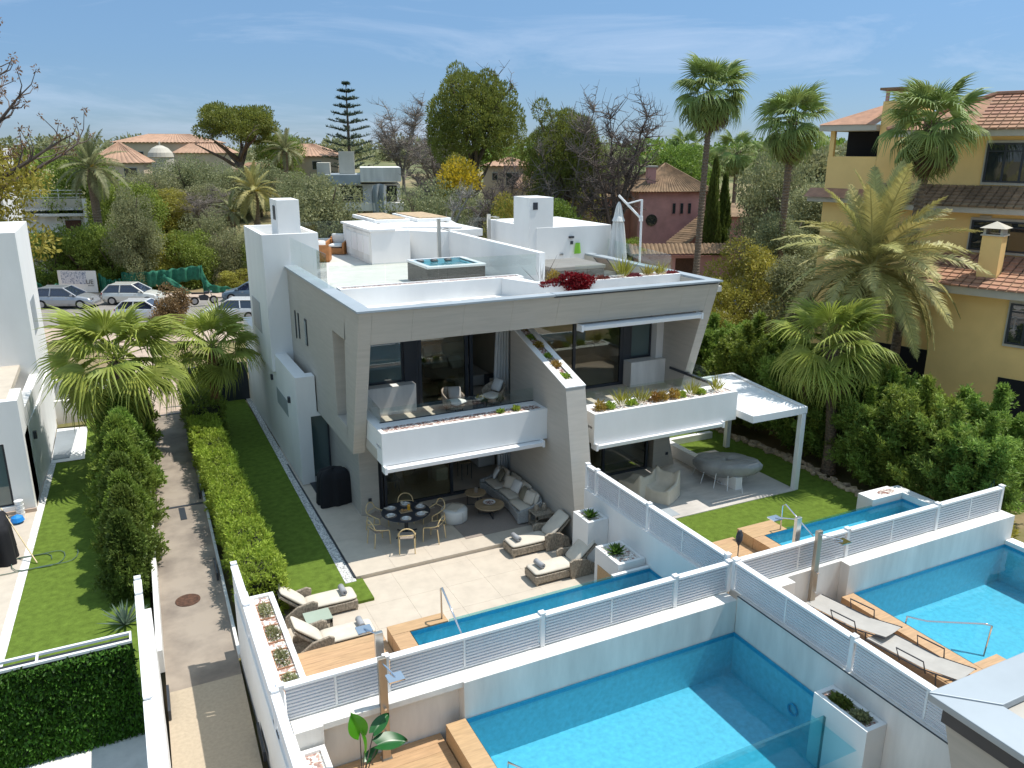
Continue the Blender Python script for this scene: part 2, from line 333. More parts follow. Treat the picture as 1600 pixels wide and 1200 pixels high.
def blob_points(blobs, n, shell=0.55):
    """points spread in the outer part of many ellipsoids (cx,cy,cz,rx,ry,rz); returns P, outward normal"""
    B = np.array(blobs, float); w = (B[:, 3] * B[:, 4] + B[:, 3] * B[:, 5] + B[:, 4] * B[:, 5]); w /= w.sum()
    k = rng.choice(len(B), n, p=w); d = rng.normal(0, 1, (n, 3)); d /= np.linalg.norm(d, axis=1, keepdims=True)
    r = rng.uniform(shell, 1.0, n)[:, None]; P = B[k, :3] + d * r * B[k, 3:6]; nn = d / B[k, 3:6]; nn /= np.linalg.norm(nn, axis=1, keepdims=True); return P, nn
# ================================================================== ground, street, plots
GX = [-900, 4.7, 20.6, 1500]; GY = [-300, 7.8, 11.7, 2200]; gm_ = MB()
for i in range(3):
    for j in range(3):
        if i == 1 and j == 1: continue   # excavated for the two front pools
        gm_.quad((GX[i], GY[j], -.32), (GX[i + 1], GY[j], -.32), (GX[i + 1], GY[j + 1], -.32), (GX[i], GY[j + 1], -.32))
struct('ground', gm_, M['soil'])
def slab(mb, z0, z1, x0, y0, x1, y1, holes):
    xs = sorted({x0, x1, *[h[0] for h in holes], *[h[2] for h in holes]}); ys = sorted({y0, y1, *[h[1] for h in holes], *[h[3] for h in holes]})
    for i in range(len(xs) - 1):
        for j in range(len(ys) - 1):
            cx, cy = (xs[i] + xs[i + 1]) / 2, (ys[j] + ys[j + 1]) / 2
            if not any(h[0] < cx < h[2] and h[1] < cy < h[3] for h in holes): mb.box(xs[i], ys[j], z0, xs[i + 1], ys[j + 1], z1)
    bmerge(mb); return mb
sdir = Vector((math.cos(R(-24)), math.sin(R(-24)), 0)); snrm = Vector((-sdir.y, sdir.x, 0)); sc0 = Vector((2.5, 61.5, 0))
def strip(name, m, d0, d1, z, a=-70, b=48, kerb=0):
    P = [sc0 + sdir * s + snrm * d for s, d in ((a, d0), (b, d0), (b, d1), (a, d1))]
    mb = MB()
    if kerb: mb.add([(p.x, p.y, z - kerb) for p in P] + [(p.x, p.y, z) for p in P], [(0, 3, 2, 1), (4, 5, 6, 7), (0, 1, 5, 4), (1, 2, 6, 5), (2, 3, 7, 6), (3, 0, 4, 7)])
    else: mb.quad(*[(p.x, p.y, z) for p in P])
    return struct(name, mb, m)
strip('street', M['asphalt'], -5.2, 6.2, -0.31)
strip('pavement', M['pave'], -9.0, -5.2, -0.19, kerb=0.13)
strip('far_pavement', M['pave'], 6.2, 8.3, -0.19, kerb=0.13)
wl = strip('road_marking', M['white2'], -1.2, -1.08, -0.306)
strip('verge', M['soil'], 8.3, 9.0, -0.2, kerb=0.1)
# driveway between the two plots, slightly askew to the house grid
def dl(y): return -0.22 + (y - 13) * 0.0262   # left edge x
def dr(y): return 1.30 + (y - 13) * 0.0247
def dquad(y0, y1, z0, z1): return MB().quad((dl(y0), y0, z0), (dr(y0), y0, z0), (dr(y1), y1, z1), (dl(y1), y1, z1))
struct('driveway', dquad(16.1, 36.0, 0.0, 0.0), M['drive'])
struct('driveway_front', dquad(4.0, 16.1, 0.004, 0.004), M['drive2'])
struct('driveway_entrance', MB().quad((0.3, 36.0, 0.0), (2.1, 36.0, 0.0), (1.6, 53.5, -0.3), (-1.4, 54.5, -0.3)), M['pave'])
g = T('drain_channel', 'dark slotted drain channel crossing the driveway beside a small dark square grate', 'drain', (0.95, 25.8, 0.0))
MB().box(0.2, 25.76, 0.004, 1.72, 25.88, 0.012).build('channel_cover', M['dark'], g, world=True)
MB().box(0.84, 24.75, 0.004, 1.02, 25.7, 0.012).build('grate', M['dark'], g, world=True)
MB().box(0.2, 35.9, 0.004, 2.0, 36.02, 0.02).build('threshold', M['dark'], g, world=True)
mc = MB().lathe([(0.30, 0.0), (0.30, 0.012), (0.24, 0.016), (0.05, 0.012)], 24).build('manhole_cover', M['rust']); mc.location = (0.60, 19.78, 0.003)
tag(mc, 'round rusty manhole cover in the stained driveway', 'manhole cover')
# left plot
struct('left_lawn', MB().add([(-3.7, 15.4, 0), (-0.45, 15.4, 0), (0.4, 37, 0), (-1.9, 37, 0), (-1.95, 31.75, 0), (-2.85, 31.75, 0), (-3.3, 19.6, 0)], [(0, 1, 2, 3, 4, 5, 6)]), M['grass'])
struct('left_gravel_strip', MB().add([(-3.74, 15.2, 0.01), (-3.5, 15.2, 0.01), (-3.3, 19.3, 0.01), (-2.83, 31.8, 0.01), (-3.02, 31.8, 0.01), (-3.52, 19.3, 0.01)], [(0, 1, 2, 5), (5, 2, 3, 4)]), M['pebw'])
struct('left_patio', MB().add([(-9, 15, 0.004), (-3.72, 15.0, 0.004), (-3.5, 19.0, 0.004), (-2.95, 31.9, 0.004), (-9, 31.9, 0.004)], [(0, 1, 2, 3, 4)]), M['tile'])
gg = T('floor_grille', 'grey slatted floor grille set in a pale frame beside the left house', 'grille', (-2.6, 33.8, 0))
MB().add([(-3.0, 31.75, 0.02), (-1.9, 31.75, 0.02), (-1.85, 35.7, 0.02), (-2.95, 35.9, 0.02)], [(0, 1, 2, 3)]).build('surround', M['white'], gg, world=True)
for i in range(34):
    y = 32.1 + i * 0.1; x1 = -2.4 + (y - 32.1) * 0.055
    box('bar', M['coping'], gg, -2.96, y, 0.025, x1, y + 0.055, 0.05)
# main plot ground
struct('lawn', MB().box(1.9, 19.0, -0.2, 4.55, 37.0, -0.04), M['grass'])
struct('front_lawn_strip', MB().box(2.4, 17.9, -0.2, 4.9, 19.0, -0.042), M['grass'])
struct('gravel_strip', MB().add([(4.42, 18.9, -0.034), (4.72, 18.9, -0.034), (4.82, 37, -0.034), (4.62, 37, -0.034)], [(0, 1, 2, 3)]), M['dgravel'])
struct('kerb_edging', MB().box(4.70, 19.05, -0.2, 4.735, 28.0, 0.004), M['dark'])
# lower terrace of big tiles with recessed joints; upper covered terrace one step higher
struct('terrace_bed', slab(MB(), -.3, -.128, 2.3, 12.1, 11.25, 19.1, [(4.78, 12.18, 11.21, 14.83)]), M['dirt'])
lt = T('terrace_paving', 'sunlit cream porcelain terrace between the step and the lap pool', 'paving', (2.3, 12.2, -0.12), kind='structure')
tm = MB().box(0.002, 0.002, -0.05, 1.098, 1.098, 0).mesh('tile', M['tile'])
for i in range(8):
    for j in range(6):
        x = 2.42 + i * 1.1; y = 15.5 + j * 1.1 - (0.0)
        if x > 10.9: continue
        if y > 18.2 and x < 4.6: continue
        t = share('tile', tm, lt, (x - 2.3, y - 12.2, 0), (0, 0, 0), (1 if x + 1.1 < 11.2 else (11.2 - x) / 1.1, 1 if y + 1.1 < 19.1 else (19.08 - y) / 1.1, 1))
up = T('upper_terrace_paving', 'shaded cream porcelain terrace under the balcony with one step down', 'paving', (4.75, 19.1, 0), kind='structure')
struct('upper_terrace_base', MB().box(4.74, 19.08, -0.3, 11.2, 30, -0.052), M['tile'])
for i in range(6):
    for j in range(6):
        x = 4.75 + i * 1.1; y = 19.06 + j * 1.1
        share('tile', tm, up, (x - 4.75, y - 19.1, 0), (0, 0, 0), ((1 if x + 1.1 < 11.1 else max(0.1, (11.0 - x) / 1.1)), 1, 1))
# ================================================================== the twin villa
V = T('twin_villa', 'modern twin villa with stone clad frame, white balconies and roof terraces', 'villa', (11.4, 26.0, 0))
GF = 22.8   # glass line
def sl(z): return 20.15 + (6.92 - z) * 0.32    # raked front edge
def stone(mb, nm='stone_wall', bevel=0.008): return mb.build(nm, M['stone'], V, world=True, bevel=bevel)
# left flank, with the raked slot in it
def pr(mb, y0, z0, y1, z1, y2, z2, y3, z3, a=5.5, b=5.86): mb.prism([(y0, z0), (y1, z1), (y2, z2), (y3, z3)], 'x', a, b)
mb = MB(); pr(mb, sl(2.5), 2.5, sl(2.5) + 0.62, 2.5, sl(6.9) + 0.62 + 0.9, 6.9, sl(6.9), 6.9)
stone(mb)
mb = MB(); pr(mb, 23.2, 2.5, 29.5, 2.5, 29.5, 6.9, 23.2, 6.9); stone(mb)
mb = MB(); pr(mb, sl(2.5) + 0.625, 2.5, 23.198, 2.5, 23.198, 3.2, sl(3.2) + 0.69, 3.2); stone(mb)
mb = MB(); pr(mb, sl(5.85) + 1.21, 5.85, 23.198, 5.85, 23.198, 6.9, sl(6.9) + 1.525, 6.9); stone(mb)
box('slot_back', M['stone'], V, 5.862, 21.6, 3.0, 5.92, 23.3, 5.95)
# narrow windows on the flank
for y0, y1, z0, z1 in ((28.48, 28.6, 4.5, 5.5), (27.95, 28.08, 4.6, 5.5), (26.72, 27.0, 4.6, 5.5)):
    w = box('window', M['dark'], V, 5.47, y0, z0, 5.52, y1, z1)
    a = MB().box(5.46, y0 + 0.03, z0 + 0.04, 5.468, y1 - 0.03, z1 - 0.04).build('pane', M['paneb'], w); a.location = (0, 0, 0)
# fascia of stone panels, joints open by 3 mm
px = 5.5
fx = [5.5, 7.0, 8.5, 10.0, 11.5, 13.0, 14.5, 16.0, 17.4]
for i in range(8):
    a, b = fx[i], fx[i + 1] - 0.004
    if i == 0: a = 5.862
    if i == 7: b = 17.045
    MB().prism([(sl(6.9), 6.9), (sl(5.95), 5.95), (sl(5.95) + 0.3, 5.95), (sl(5.95) + 0.3, 6.9)], 'x', a, b).build('fascia_panel', M['stone'], V, world=True)
box('fascia_core', M['white'], V, 5.87, sl(5.95) + 0.305, 5.96, 17.04, 21.0, 6.39)
SL = [(8.15, 22.0, 8.6, 23.25), (8.9, 22.0, 9.35, 23.25), (9.65, 22.0, 10.1, 23.25), (10.4, 22.0, 10.85, 23.25), (13.35, 21.05, 13.8, 21.7), (14.1, 21.05, 14.55, 21.7), (14.85, 21.05, 15.3, 21.7), (15.6, 21.05, 16.05, 21.7)]
slab(MB(), 5.90, 5.955, 5.87, sl(5.95) + 0.31, 17.04, 23.7, SL).build('soffit', M['stone'], V, world=True)
# right fin
MB().prism([(sl(6.9), 6.9), (sl(2.9), 2.9), (22.0, 2.9), (22.9, 3.2), (23.6, 6.9)], 'x', 17.05, 17.4).build('stone_wall', M['stone'], V, world=True, bevel=0.008)
MB().prism([(21.8, 0), (22.9, 0), (30.0, 0), (30.0, 6.9), (22.9, 6.9), (22.9, 3.0)], 'x', 17.06, 17.3).build('stone_wall', M['stone'], V, world=True)
# copings
def cop(pts, nm='coping', z0=6.9, z1=6.96): return MB().prism(pts, 'z', z0, z1).build(nm, M['coping'], V, world=True, bevel=0.006)
cop([(5.42, 20.07), (11.3, 20.07), (11.3, 20.42), (5.86, 20.42)])
cop([(11.304, 20.07), (17.46, 20.07), (17.08, 20.42), (11.304, 20.42)], z0=6.91, z1=6.97)
cop([(5.42, 20.074), (5.858, 20.424), (5.858, 23.9), (5.42, 24.2)])
cop([(5.42, 24.204), (5.858, 23.904), (5.858, 29.5), (5.42, 29.5)], z0=6.895, z1=6.955)
cop([(17.46, 20.074), (17.46, 30.0), (17.08, 30.0), (17.08, 20.424)])
box('dark_coping_strip', M['dark'], V, 11.3, 20.11, 6.86, 17.3, 20.2, 6.905)  # solid dark strip drawn for the shade in the gap under the coping
box('dark_coping_strip', M['dark'], V, 17.402, 20.2, 6.79, 17.45, 30.0, 6.895)  # dark fascia strip below the side coping
# trough behind the fascia
slab(MB(), 6.395, 6.42, 5.862, 20.44, 17.07, 24.0, SL).build('trough_floor', M['white'], V, world=True)
box('parapet_wall', M['white'], V, 5.862, 20.424, 6.4, 17.07, 20.49, 6.895)
# roof planters
def planter_roof(x0, x1, y0, y1, gm):
    w = MB(); w.box(x0, y0, 6.4, x1, y0 + 0.1, 6.98).box(x0, y1 - 0.07, 6.4, x1, y1, 6.98).box(x0, y0 + 0.1, 6.4, x0 + 0.08, y1 - 0.07, 6.98).box(x1 - 0.08, y0 + 0.1, 6.4, x1, y1 - 0.07, 6.98)
    o = w.build('roof_planter', M['white'], V, world=True)
    MB().box(x0 + 0.081, y0 + 0.101, 6.8, x1 - 0.081, y1 - 0.071, 6.95).build('planter_fill', gm, o)
planter_roof(5.9, 12.0, 23.5, 24.0, M['rgravel'])
planter_roof(11.9, 17.05, 21.75, 22.35, M['rgravel'])
MB().prism([(11.75, 23.49), (11.2, 23.49), (11.9, 21.76), (12.0, 21.76)], 'z', 6.4, 6.97).build('roof_planter', M['white'], V, world=True)
# roof terrace floors
box('roof_terrace_floor', M['rtile'], V, 5.862, 24.01, 6.1, 13.0, 41.0, 6.3)
box('roof_terrace_floor', M['rtile'], V, 13.0, 22.36, 6.1, 19.4, 36.5, 6.3)
box('roof_terrace_floor', M['rtile'], V, 12.01, 22.4, 6.1, 13.0, 24.0, 6.299)
# main body (what lies behind the glass)
box('rear_wall', M['white'], V, 5.87, 30.2, 0, 17.05, 30.4, 6.1)
box('party_wall_rear', M['inwall'], V, 11.5, 22.905, 0, 11.6, 30.2, 6.1); box('party_wall_rear', M['stone'], V, 11.5, 22.41, 0, 11.62, 22.9, 5.85)
box('floor_slab', M['infloor'], V, 5.87, 20.4, 2.72, 10.975, 22.39, 2.99); box('floor_slab', M['infloor'], V, 5.87, 22.4, 2.72, 11.49, 30.2, 2.991)
box('floor_slab', M['infloor'], V, 11.6, 20.0, 2.72, 17.05, 30.2, 2.99)
box('ground_slab', M['infloor'], V, 5.9, GF + 0.06, -0.05, 17.0, 30.2, 0.012)
box('interior_wall', M['inwall'], V, 5.87, 27.6, 3.0, 11.49, 27.7, 5.85)
box('interior_wall', M['inwall'], V, 11.5, 27.0, 3.0, 17.0, 27.1, 6.05)
box('interior_wall', M['inwall'], V, 5.95, 28.5, 0.013, 17.0, 28.6, 2.7)
box('ceiling', M['white'], V, 5.9, 23.71, 5.86, 17.0, 30.1, 6.05)
# ---------------- ground floor front, left
stone(MB().box(5.92, 22.6, 0, 6.52, 23.2, 2.72), 'stone_pier')
stone(MB().box(5.92, 23.2, 0, 6.2, 29.4, 2.72), 'stone_wall')
box('wall_socket', M['dark'], V, 6.16, 22.575, 0.45, 6.26, 22.6, 0.55)
stone(MB().box(5.87, 20.45, 2.66, 10.975, 22.9, 2.718), 'stone_soffit')
def slider(x0, x1, z0, z1, y, divs, gm=M['pane'], open_=(), fw=0.06, nm='sliding_window'):
    f = MB(); f.box(x0, y, z0, x1, y + 0.1, z0 + fw).box(x0, y, z1 - fw, x1, y + 0.1, z1)
    for d in [x0] + list(divs) + [x1 - fw]: f.box(d, y + 0.002, z0 + fw, d + fw, y + 0.098, z1 - fw)
    o = f.build(nm, M['dark'], V, world=True)
    e = [x0] + list(divs) + [x1]
    for i in range(len(e) - 1):
        if i in open_: continue
        MB().box(e[i] + fw, y + 0.04, z0 + fw, e[i + 1], y + 0.05, z1 - fw).build('pane', gm, o)
    return o
slider(6.55, 11.49, 0.0, 2.66, GF, (6.62, 6.75, 9.0), open_=(0, 1, 3), fw=0.09)
# white service volume with door at the left end
box('white_volume', M['white'], V, 4.82, 25.92, -0.04, 5.25, 37.0, 3.76, bevel=0.006)
MB().box(5.25, 25.92, 2.36, 5.46, 26.4, 3.76).box(5.46, 25.92, 2.36, 6.0, 26.4, 2.499).build('white_volume', M['white'], V, world=True)
d = box('door', M['dark'], V, 5.28, 26.3, 0.03, 5.92, 26.36, 2.36)
MB().box(5.34, 26.29, 0.1, 5.86, 26.298, 2.28).build('pane', M['paneb'], d)
box('door_mat', M['dark'], V, 5.05, 23.9, 0.002, 5.9, 25.9, 0.012)
box('door_sill', M['white'], V, 5.26, 25.9, 0.0, 5.9, 26.28, 0.06)
for y, z in ((27.0, 2.6), (30.2, 2.6)):
    l = box('wall_lamp', M['dark'], V, 4.74, y, z, 4.82, y + 0.14, z + 0.2)
box('niche', M['coping'], V, 4.812, 27.6, 1.9, 4.822, 29.6, 2.5)
# ---------------- tower at the left back
tw = MB()
tw.box(4.72, 29.5, 3.1, 6.7, 29.68, 8.08).box(4.72, 29.68, 3.1, 4.9, 33.6, 8.08).box(6.52, 29.68, 6.2, 6.7, 33.6, 8.08).box(4.9, 33.42, 3.1, 6.52, 33.6, 8.08)
o = tw.build('tower', M['white'], V, world=True)
MB().box(4.9, 29.68, 7.6, 6.52, 33.42, 7.7).build('tower_roof', M['white2'], o)
MB().box(4.705, 31.2, 4.2, 4.719, 33.0, 5.4).build('tower_recess', M['coping'], o)
ch = box('chimney', M['white'], V, 5.45, 30.25, 7.7, 6.25, 31.6, 9.22, bevel=0.006)
MB().box(5.43, 30.6, 8.5, 5.445, 31.0, 9.0).build('vent', M['dark'], ch)
# ---------------- first floor front, left
box('pony_wall', M['white2'], V, 5.9, 23.05, 3.012, 8.0, 23.44, 3.92, bevel=0.006)
slider(5.88, 7.75, 3.93, 5.9, 23.45, (), gm=M['paneb']); box('frame_post', M['dark'], V, 7.751, 23.4, 3.92, 8.01, 23.56, 5.9)
slider(8.02, 11.49, 3.0, 5.9, 23.45, (8.12, 8.24, 9.85, 10.02), open_=(0, 1, 3, 4), fw=0.11); MB().box(8.35, 23.49, 3.11, 9.85, 23.5, 5.79).build('pane', M['pane'], V, world=True)
# ---------------- first floor front, right
slider(11.62, 15.55, 3.0, 5.9, GF, (13.55,), fw=0.1)
box('frame_post', M['dark'], V, 15.55, GF - 0.01, 3.0, 15.85, GF + 0.12, 5.9)
box('pony_wall', M['white2'], V, 15.6, 22.3, 3.0, 17.05, 22.78, 3.9, bevel=0.006)
slider(15.86, 16.75, 3.91, 5.9, GF, (), gm=M['paneb'])
box('white_reveal', M['white'], V, 16.76, 22.5, 3.9, 17.05, 22.9, 5.9)
# ---------------- ground floor front, right
slider(11.62, 16.2, 0.0, 2.66, 21.9, (14.3,), gm=M['pane'], fw=0.09)
stone(MB().box(16.36, 21.8, 0, 17.05, 22.3, 2.72), 'stone_pier')
box('wall_socket', M['dark'], V, 16.9, 21.775, 0.45, 17.0, 21.8, 0.55)
stone(MB().box(11.6, 20.0, 2.66, 17.05, 21.95, 2.718), 'stone_soffit')
# ---------------- party wall with its raked planter
pw = MB()
pw.prism([(18.0, 0), (18.84, 4.5), (22.35, 5.60), (22.4, 5.62), (22.4, 0)], 'x', 10.98, 11.16)
pw.prism([(18.0, 0), (18.84, 4.5), (22.35, 5.60), (22.4, 5.62), (22.4, 0)], 'x', 11.44, 11.62)
pw.prism([(18.0, 0), (18.84, 4.5), (19.2, 4.61), (19.2, 4.3), (22.35, 5.35), (22.4, 5.35), (22.4, 0)], 'x', 11.16, 11.44)
bmerge(pw)
pwo = pw.build('party_wall', M['stone'], V, world=True)
MB().prism([(18.82, 4.505), (18.82, 4.535), (22.35, 5.635), (22.35, 5.605)], 'x', 10.97, 11.165).prism([(18.82, 4.505), (18.82, 4.535), (22.35, 5.635), (22.35, 5.605)], 'x', 11.435, 11.63).prism([(18.82, 4.505), (18.82, 4.535), (19.2, 4.65), (19.2, 4.62)], 'x', 11.165, 11.435).build('white_capping', M['white'], pwo)
MB().prism([(19.2, 4.595), (22.35, 5.58), (22.35, 5.3), (19.2, 4.3)], 'x', 11.166, 11.434).build('planter_fill', M['rgravel'], pwo)
# ---------------- balconies
def balcony(x0, x1, yf, yb, soil, lab):
    b = MB()
    b.box(x0, yf, 2.66, x1, yf + 0.12, 3.6)                         # front
    b.box(x0, yf + 0.12, 3.18, x0 + 0.12, yf + 0.55, 3.6).box(x1 - 0.12, yf + 0.12, 3.18, x1, yf + 0.55, 3.6)
    b.box(x0, yf + 0.55, 3.1, x1, yf + 0.9, 3.6)
    b.box(x0, yf + 0.12, 2.66, x1, yf + 0.9, 3.1)
    b.box(x0, yf + 0.9, 2.66, x0 + 0.28, yb, 3.6)
    o = b.build('balcony', M['white'], V, world=True); o['label'] = lab
    MB().box(x0 + 0.121, yf + 0.121, 3.1, x1 - 0.121, yf + 0.549, 3.575).build('planter_fill', soil, o)
    return o
bl = balcony(5.88, 11.0, 19.9, 22.3, M['rgravel'], 'left white balcony')
br = balcony(11.95, 17.3, 18.8, 19.75, M['wgravel'], 'right white balcony')
box('balcony_floor', M['tile'], V, 5.9, 20.8, 2.992, 10.98, 23.44, 3.01)
box('balcony_floor', M['tile'], V, 11.62, 19.7, 2.99, 17.28, 22.8, 3.01)
box('balcony_side', M['white'], V, 17.06, 19.752, 2.7, 17.3, 22.0, 3.6)
box('dark_sill', M['dark'], V, 17.0, 19.75, 3.602, 17.12, 22.0, 3.68)
box('balcony', M['white2'], V, 11.62, 19.3, 2.66, 11.95, 19.76, 3.3)
def railg(x0, y0, x1, y1, z0, z1, edge=True):
    dx, dy = x1 - x0, y1 - y0; L = math.hypot(dx, dy); n = max(1, round(L / 1.6))
    for i in range(n):
        a = (i + 0.004) / n; b = (i + 0.996) / n
        ax, ay, bx, by = x0 + dx * a, y0 + dy * a, x0 + dx * b, y0 + dy * b; nx, ny = -dy / L * 0.006, dx / L * 0.006
        g_ = MB().add([(ax - nx, ay - ny, z0), (bx - nx, by - ny, z0), (bx + nx, by + ny, z0), (ax + nx, ay + ny, z0), (ax - nx, ay - ny, z1), (bx - nx, by - ny, z1), (bx + nx, by + ny, z1), (ax + nx, ay + ny, z1)],
                 [(0, 3, 2, 1), (4, 5, 6, 7), (0, 1, 5, 4), (1, 2, 6, 5), (2, 3, 7, 6), (3, 0, 4, 7)]).build('glass_panel', M['rail'], V, world=True)
railg(6.13, 20.8, 6.2, 22.25, 3.6, 4.02); railg(6.13, 20.78, 10.96, 20.78, 3.6, 4.02)
railg(11.98, 19.72, 17.1, 19.72, 3.6, 4.0); railg(17.14, 19.72, 17.2, 22.0, 3.6, 4.05)
box('rail_shoe', M['dark'], V, 6.1, 20.765, 3.6, 10.96, 20.795, 3.625)
railg(5.66, 24.05, 5.66, 29.4, 6.95, 7.98); railg(5.7, 24.03, 12.75, 24.03, 6.9, 7.62)
railg(13.3, 22.4, 17.2, 22.4, 6.95, 7.4); railg(17.2, 22.5, 19.2, 34.0, 6.5, 7.5)
railg(6.75, 40.9, 12.4, 40.9, 6.6, 7.5); box('rail_shoe', M['coping'], V, 5.9, 40.86, 6.3, 13.0, 41.0, 6.66)
railg(18.6, 36.2, 13.2, 39.8, 6.6, 7.7); MB().tube([(18.6, 36.2, 6.5), (13.2, 39.8, 6.5)], 0.12, 4).build('rail_shoe', M['coping'], V, world=True)
# awnings under the balcony and under the fascia
def awning(x0, x1, y, z):
    b = MB().prism([(y, z), (y + 0.02, z - 0.12), (y + 0.22, z - 0.14), (y + 0.24, z + 0.02)], 'x', x0, x1).build('awning', M['wmetal'], V, world=True, bevel=0.01)
    MB().box(x0 + 0.05, y + 0.24, z - 0.05, x1 - 0.05, y + 0.42, z + 0.02).box(x0 - 0.07, y - 0.01, z - 0.15, x0, y + 0.3, z + 0.05).box(x1, y - 0.01, z - 0.15, x1 + 0.07, y + 0.3, z + 0.05).build('awning_bracket', M['wmetal'], b)
awning(5.95, 10.75, 19.72, 2.62); awning(12.05, 16.7, 18.7, 2.64); awning(12.4, 16.85, 20.28, 5.86)
# ---------------- rooftop volumes, left villa
box('stair_volume', M['white'], V, 9.7, 33.0, 6.301, 11.4, 37.5, 7.68, bevel=0.006)
cab = box('louvred_cabinet', M['white2'], V, 9.66, 33.08, 6.4, 9.70, 36.9, 7.6)
for k in range(4): MB().box(9.64, 33.2 + k * 0.93, 6.7, 9.662, 34.0 + k * 0.93, 7.45).build('louvre', M['wmetal'], cab)
MB().box(9.62, 32.95, 7.68, 10.75, 37.6, 7.76).build('volume_roof', M['white'], V, world=True)
MB().prism([(11.4, 33.6), (12.4, 32.4), (13.1, 32.4), (13.1, 38.5), (11.4, 38.5)], 'z', 6.301, 7.62).build('stair_volume', M['white'], V, world=True, bevel=0.006)
box('stair_volume', M['white'], V, 12.95, 24.2, 6.3, 13.18, 36.0, 7.62, bevel=0.006)
MB().prism([(11.0, 34.6), (14.0, 33.4), (15.2, 38.5), (11.3, 38.5)], 'z', 7.621, 7.70).build('volume_roof', M['white'], V, world=True)
for x0, y0, x1, y1 in ((10.9, 36.4, 12.6, 40.2), (12.9, 36.2, 14.6, 40.0)):
    s_ = MB().box(x0, y0, 7.7, x1, y1, 7.86).build('skylight_box', M['white'], V, world=True, bevel=0.02)
    MB().box(x0 + 0.15, y0 + 0.15, 7.861, x1 - 0.15, y1 - 0.15, 7.9).build('tan_cover', M['tan'], s_)
box('roof_box', M['white'], V, 13.4, 33.0, 7.3, 14.8, 36.0, 7.6)
box('roof_vent', M['coping'], V, 11.55, 33.58, 6.4, 11.9, 33.6, 6.75)
# right villa rooftop volume
rt = MB().box(14.85, 28.0, 6.3, 18.3, 32.5, 8.05).build('roof_room', M['white'], V, world=True, bevel=0.006)
box('chimney', M['white'], V, 14.55, 28.02, 6.3, 15.6, 29.4, 9.2, bevel=0.006)
MB().box(14.7, 28.0, 8.75, 14.9, 28.018, 9.02).build('vent', M['dark'], V, world=True)
w1 = box('wall_lamp', M['dark'], V, 16.3, 27.9, 7.6, 16.5, 28.0, 7.68); box('wall_socket', M['dark'], V, 16.38, 27.97, 7.35, 16.5, 28.0, 7.48)
box('wall_tap', M['steel'], V, 15.9, 27.94, 6.95, 16.05, 28.0, 7.0)
box('roof_room_fill', M['white2'], V, 15.1, 29.6, 8.051, 18.1, 32.3, 8.07)
# opposite twin villa: the same house turned round, its roof corner shows at bottom right and its face in the glass
OV = copy_tree(V, (11.3, -2.6, 0), math.pi, 'grey metal roof edge and stone wall of the opposite villa at the bottom right corner')
OV['category'] = 'villa'
# ================================================================== slatted fences
SLAT = {}
def fence(name, label, p0, p1, z0, z1, posts, stiles=(), group='white slatted fences', solid=False, ns=8, end0=True, end1=True):
    """posts / stiles: distances along from p0; louvre slats between"""
    p0 = Vector((*p0, 0)); p1 = Vector((*p1, 0)); d = p1 - p0; Lh = d.length; rz = math.atan2(d.y, d.x)
    t = T(name, label, 'fence', (p0.x, p0.y, z0), rz, group)
    h = z1 - z0
    pm = MB().box(-0.045, -0.05, -0.02, 0.045, 0.05, h + 0.02).box(-0.06, -0.065, h + 0.02, 0.06, 0.065, h + 0.05).mesh('post', M['wmetal'])
    st = MB().box(-0.02, -0.03, 0.02, 0.02, 0.03, h - 0.05).mesh('stile', M['wmetal'])
    for x in posts: share('post', pm, t, (x, 0, 0))
    for x in stiles: share('stile', st, t, (x, 0, 0))
    ed = sorted(set(list(posts) + ([0] if not end0 else []) + ([Lh] if not end1 else [])))
    for a, b in zip(ed[:-1], ed[1:]):
        a_, b_ = a + 0.05, b - 0.05
        MB().box(a_, -0.075, h - 0.045, b_, 0.075, h).build('cap_rail', M['wmetal'], t)
        MB().box(a_, -0.03, 0.0, b_, 0.03, 0.03).build('bottom_rail', M['wmetal'], t)
        cuts = [a_] + [s for s in stiles if a_ < s < b_] + [b_]
        for c0, c1 in zip(cuts[:-1], cuts[1:]):
            Ls = round(c1 - c0 - 0.05, 3)
            if solid:
                MB().box(c0 + 0.02, -0.02, 0.03, c1 - 0.02, 0.02, h - 0.05).build('panel', M['wmetal'], t); continue
            if Ls not in SLAT:
                SLAT[Ls] = MB().prism([(-0.022, -0.022), (0.020, -0.022), (0.024, 0.016), (-0.026, 0.020)], 'x', 0, Ls).mesh('slat', M['slat'])
            for k in range(ns):
                share('slat', SLAT[Ls], t, (c0 + 0.025, 0, 0.065 + k * (h - 0.14) / (ns - 1)))
    return t
def wall(name, label, parts, m='white', cat='wall', bevel=0.006, group=None):
    mb = MB()
    for p in parts: mb.box(*p)
    o = mb.build(name, M[m], None, bevel=bevel); tag(o, label, cat, group); return o
FW = 12.05
wall('garden_wall', 'long white wall carrying the slatted fence across the pools left of the crossing', [(1.45, 11.66, -0.3, 2.2, 12.18, 1.62), (4.78, 11.66, 0.3, 11.2, 12.18, 1.62), (2.2, 11.92, -0.3, 4.78, 12.18, 1.62), (2.2, 11.70, 1.5, 4.78, 11.92, 1.62)], 'white2')
wall('garden_wall', 'white wall carrying the slatted fence right of the crossing beside the far pool', [(11.42, 11.66, -0.3, 12.9, 12.18, 1.62), (12.9, 11.92, -0.3, 14.6, 12.18, 1.62), (14.6, 11.66, -0.3, 20.75, 12.18, 1.62)], 'white2')
fence('slatted_fence', 'long white slatted fence in front of the lap pool with the shower posts', (1.55, FW), (11.3, FW), 1.65, 2.33, (0.06, 1.9, 5.05, 8.25, 9.7), (0.98, 3.4, 6.65), ns=9)
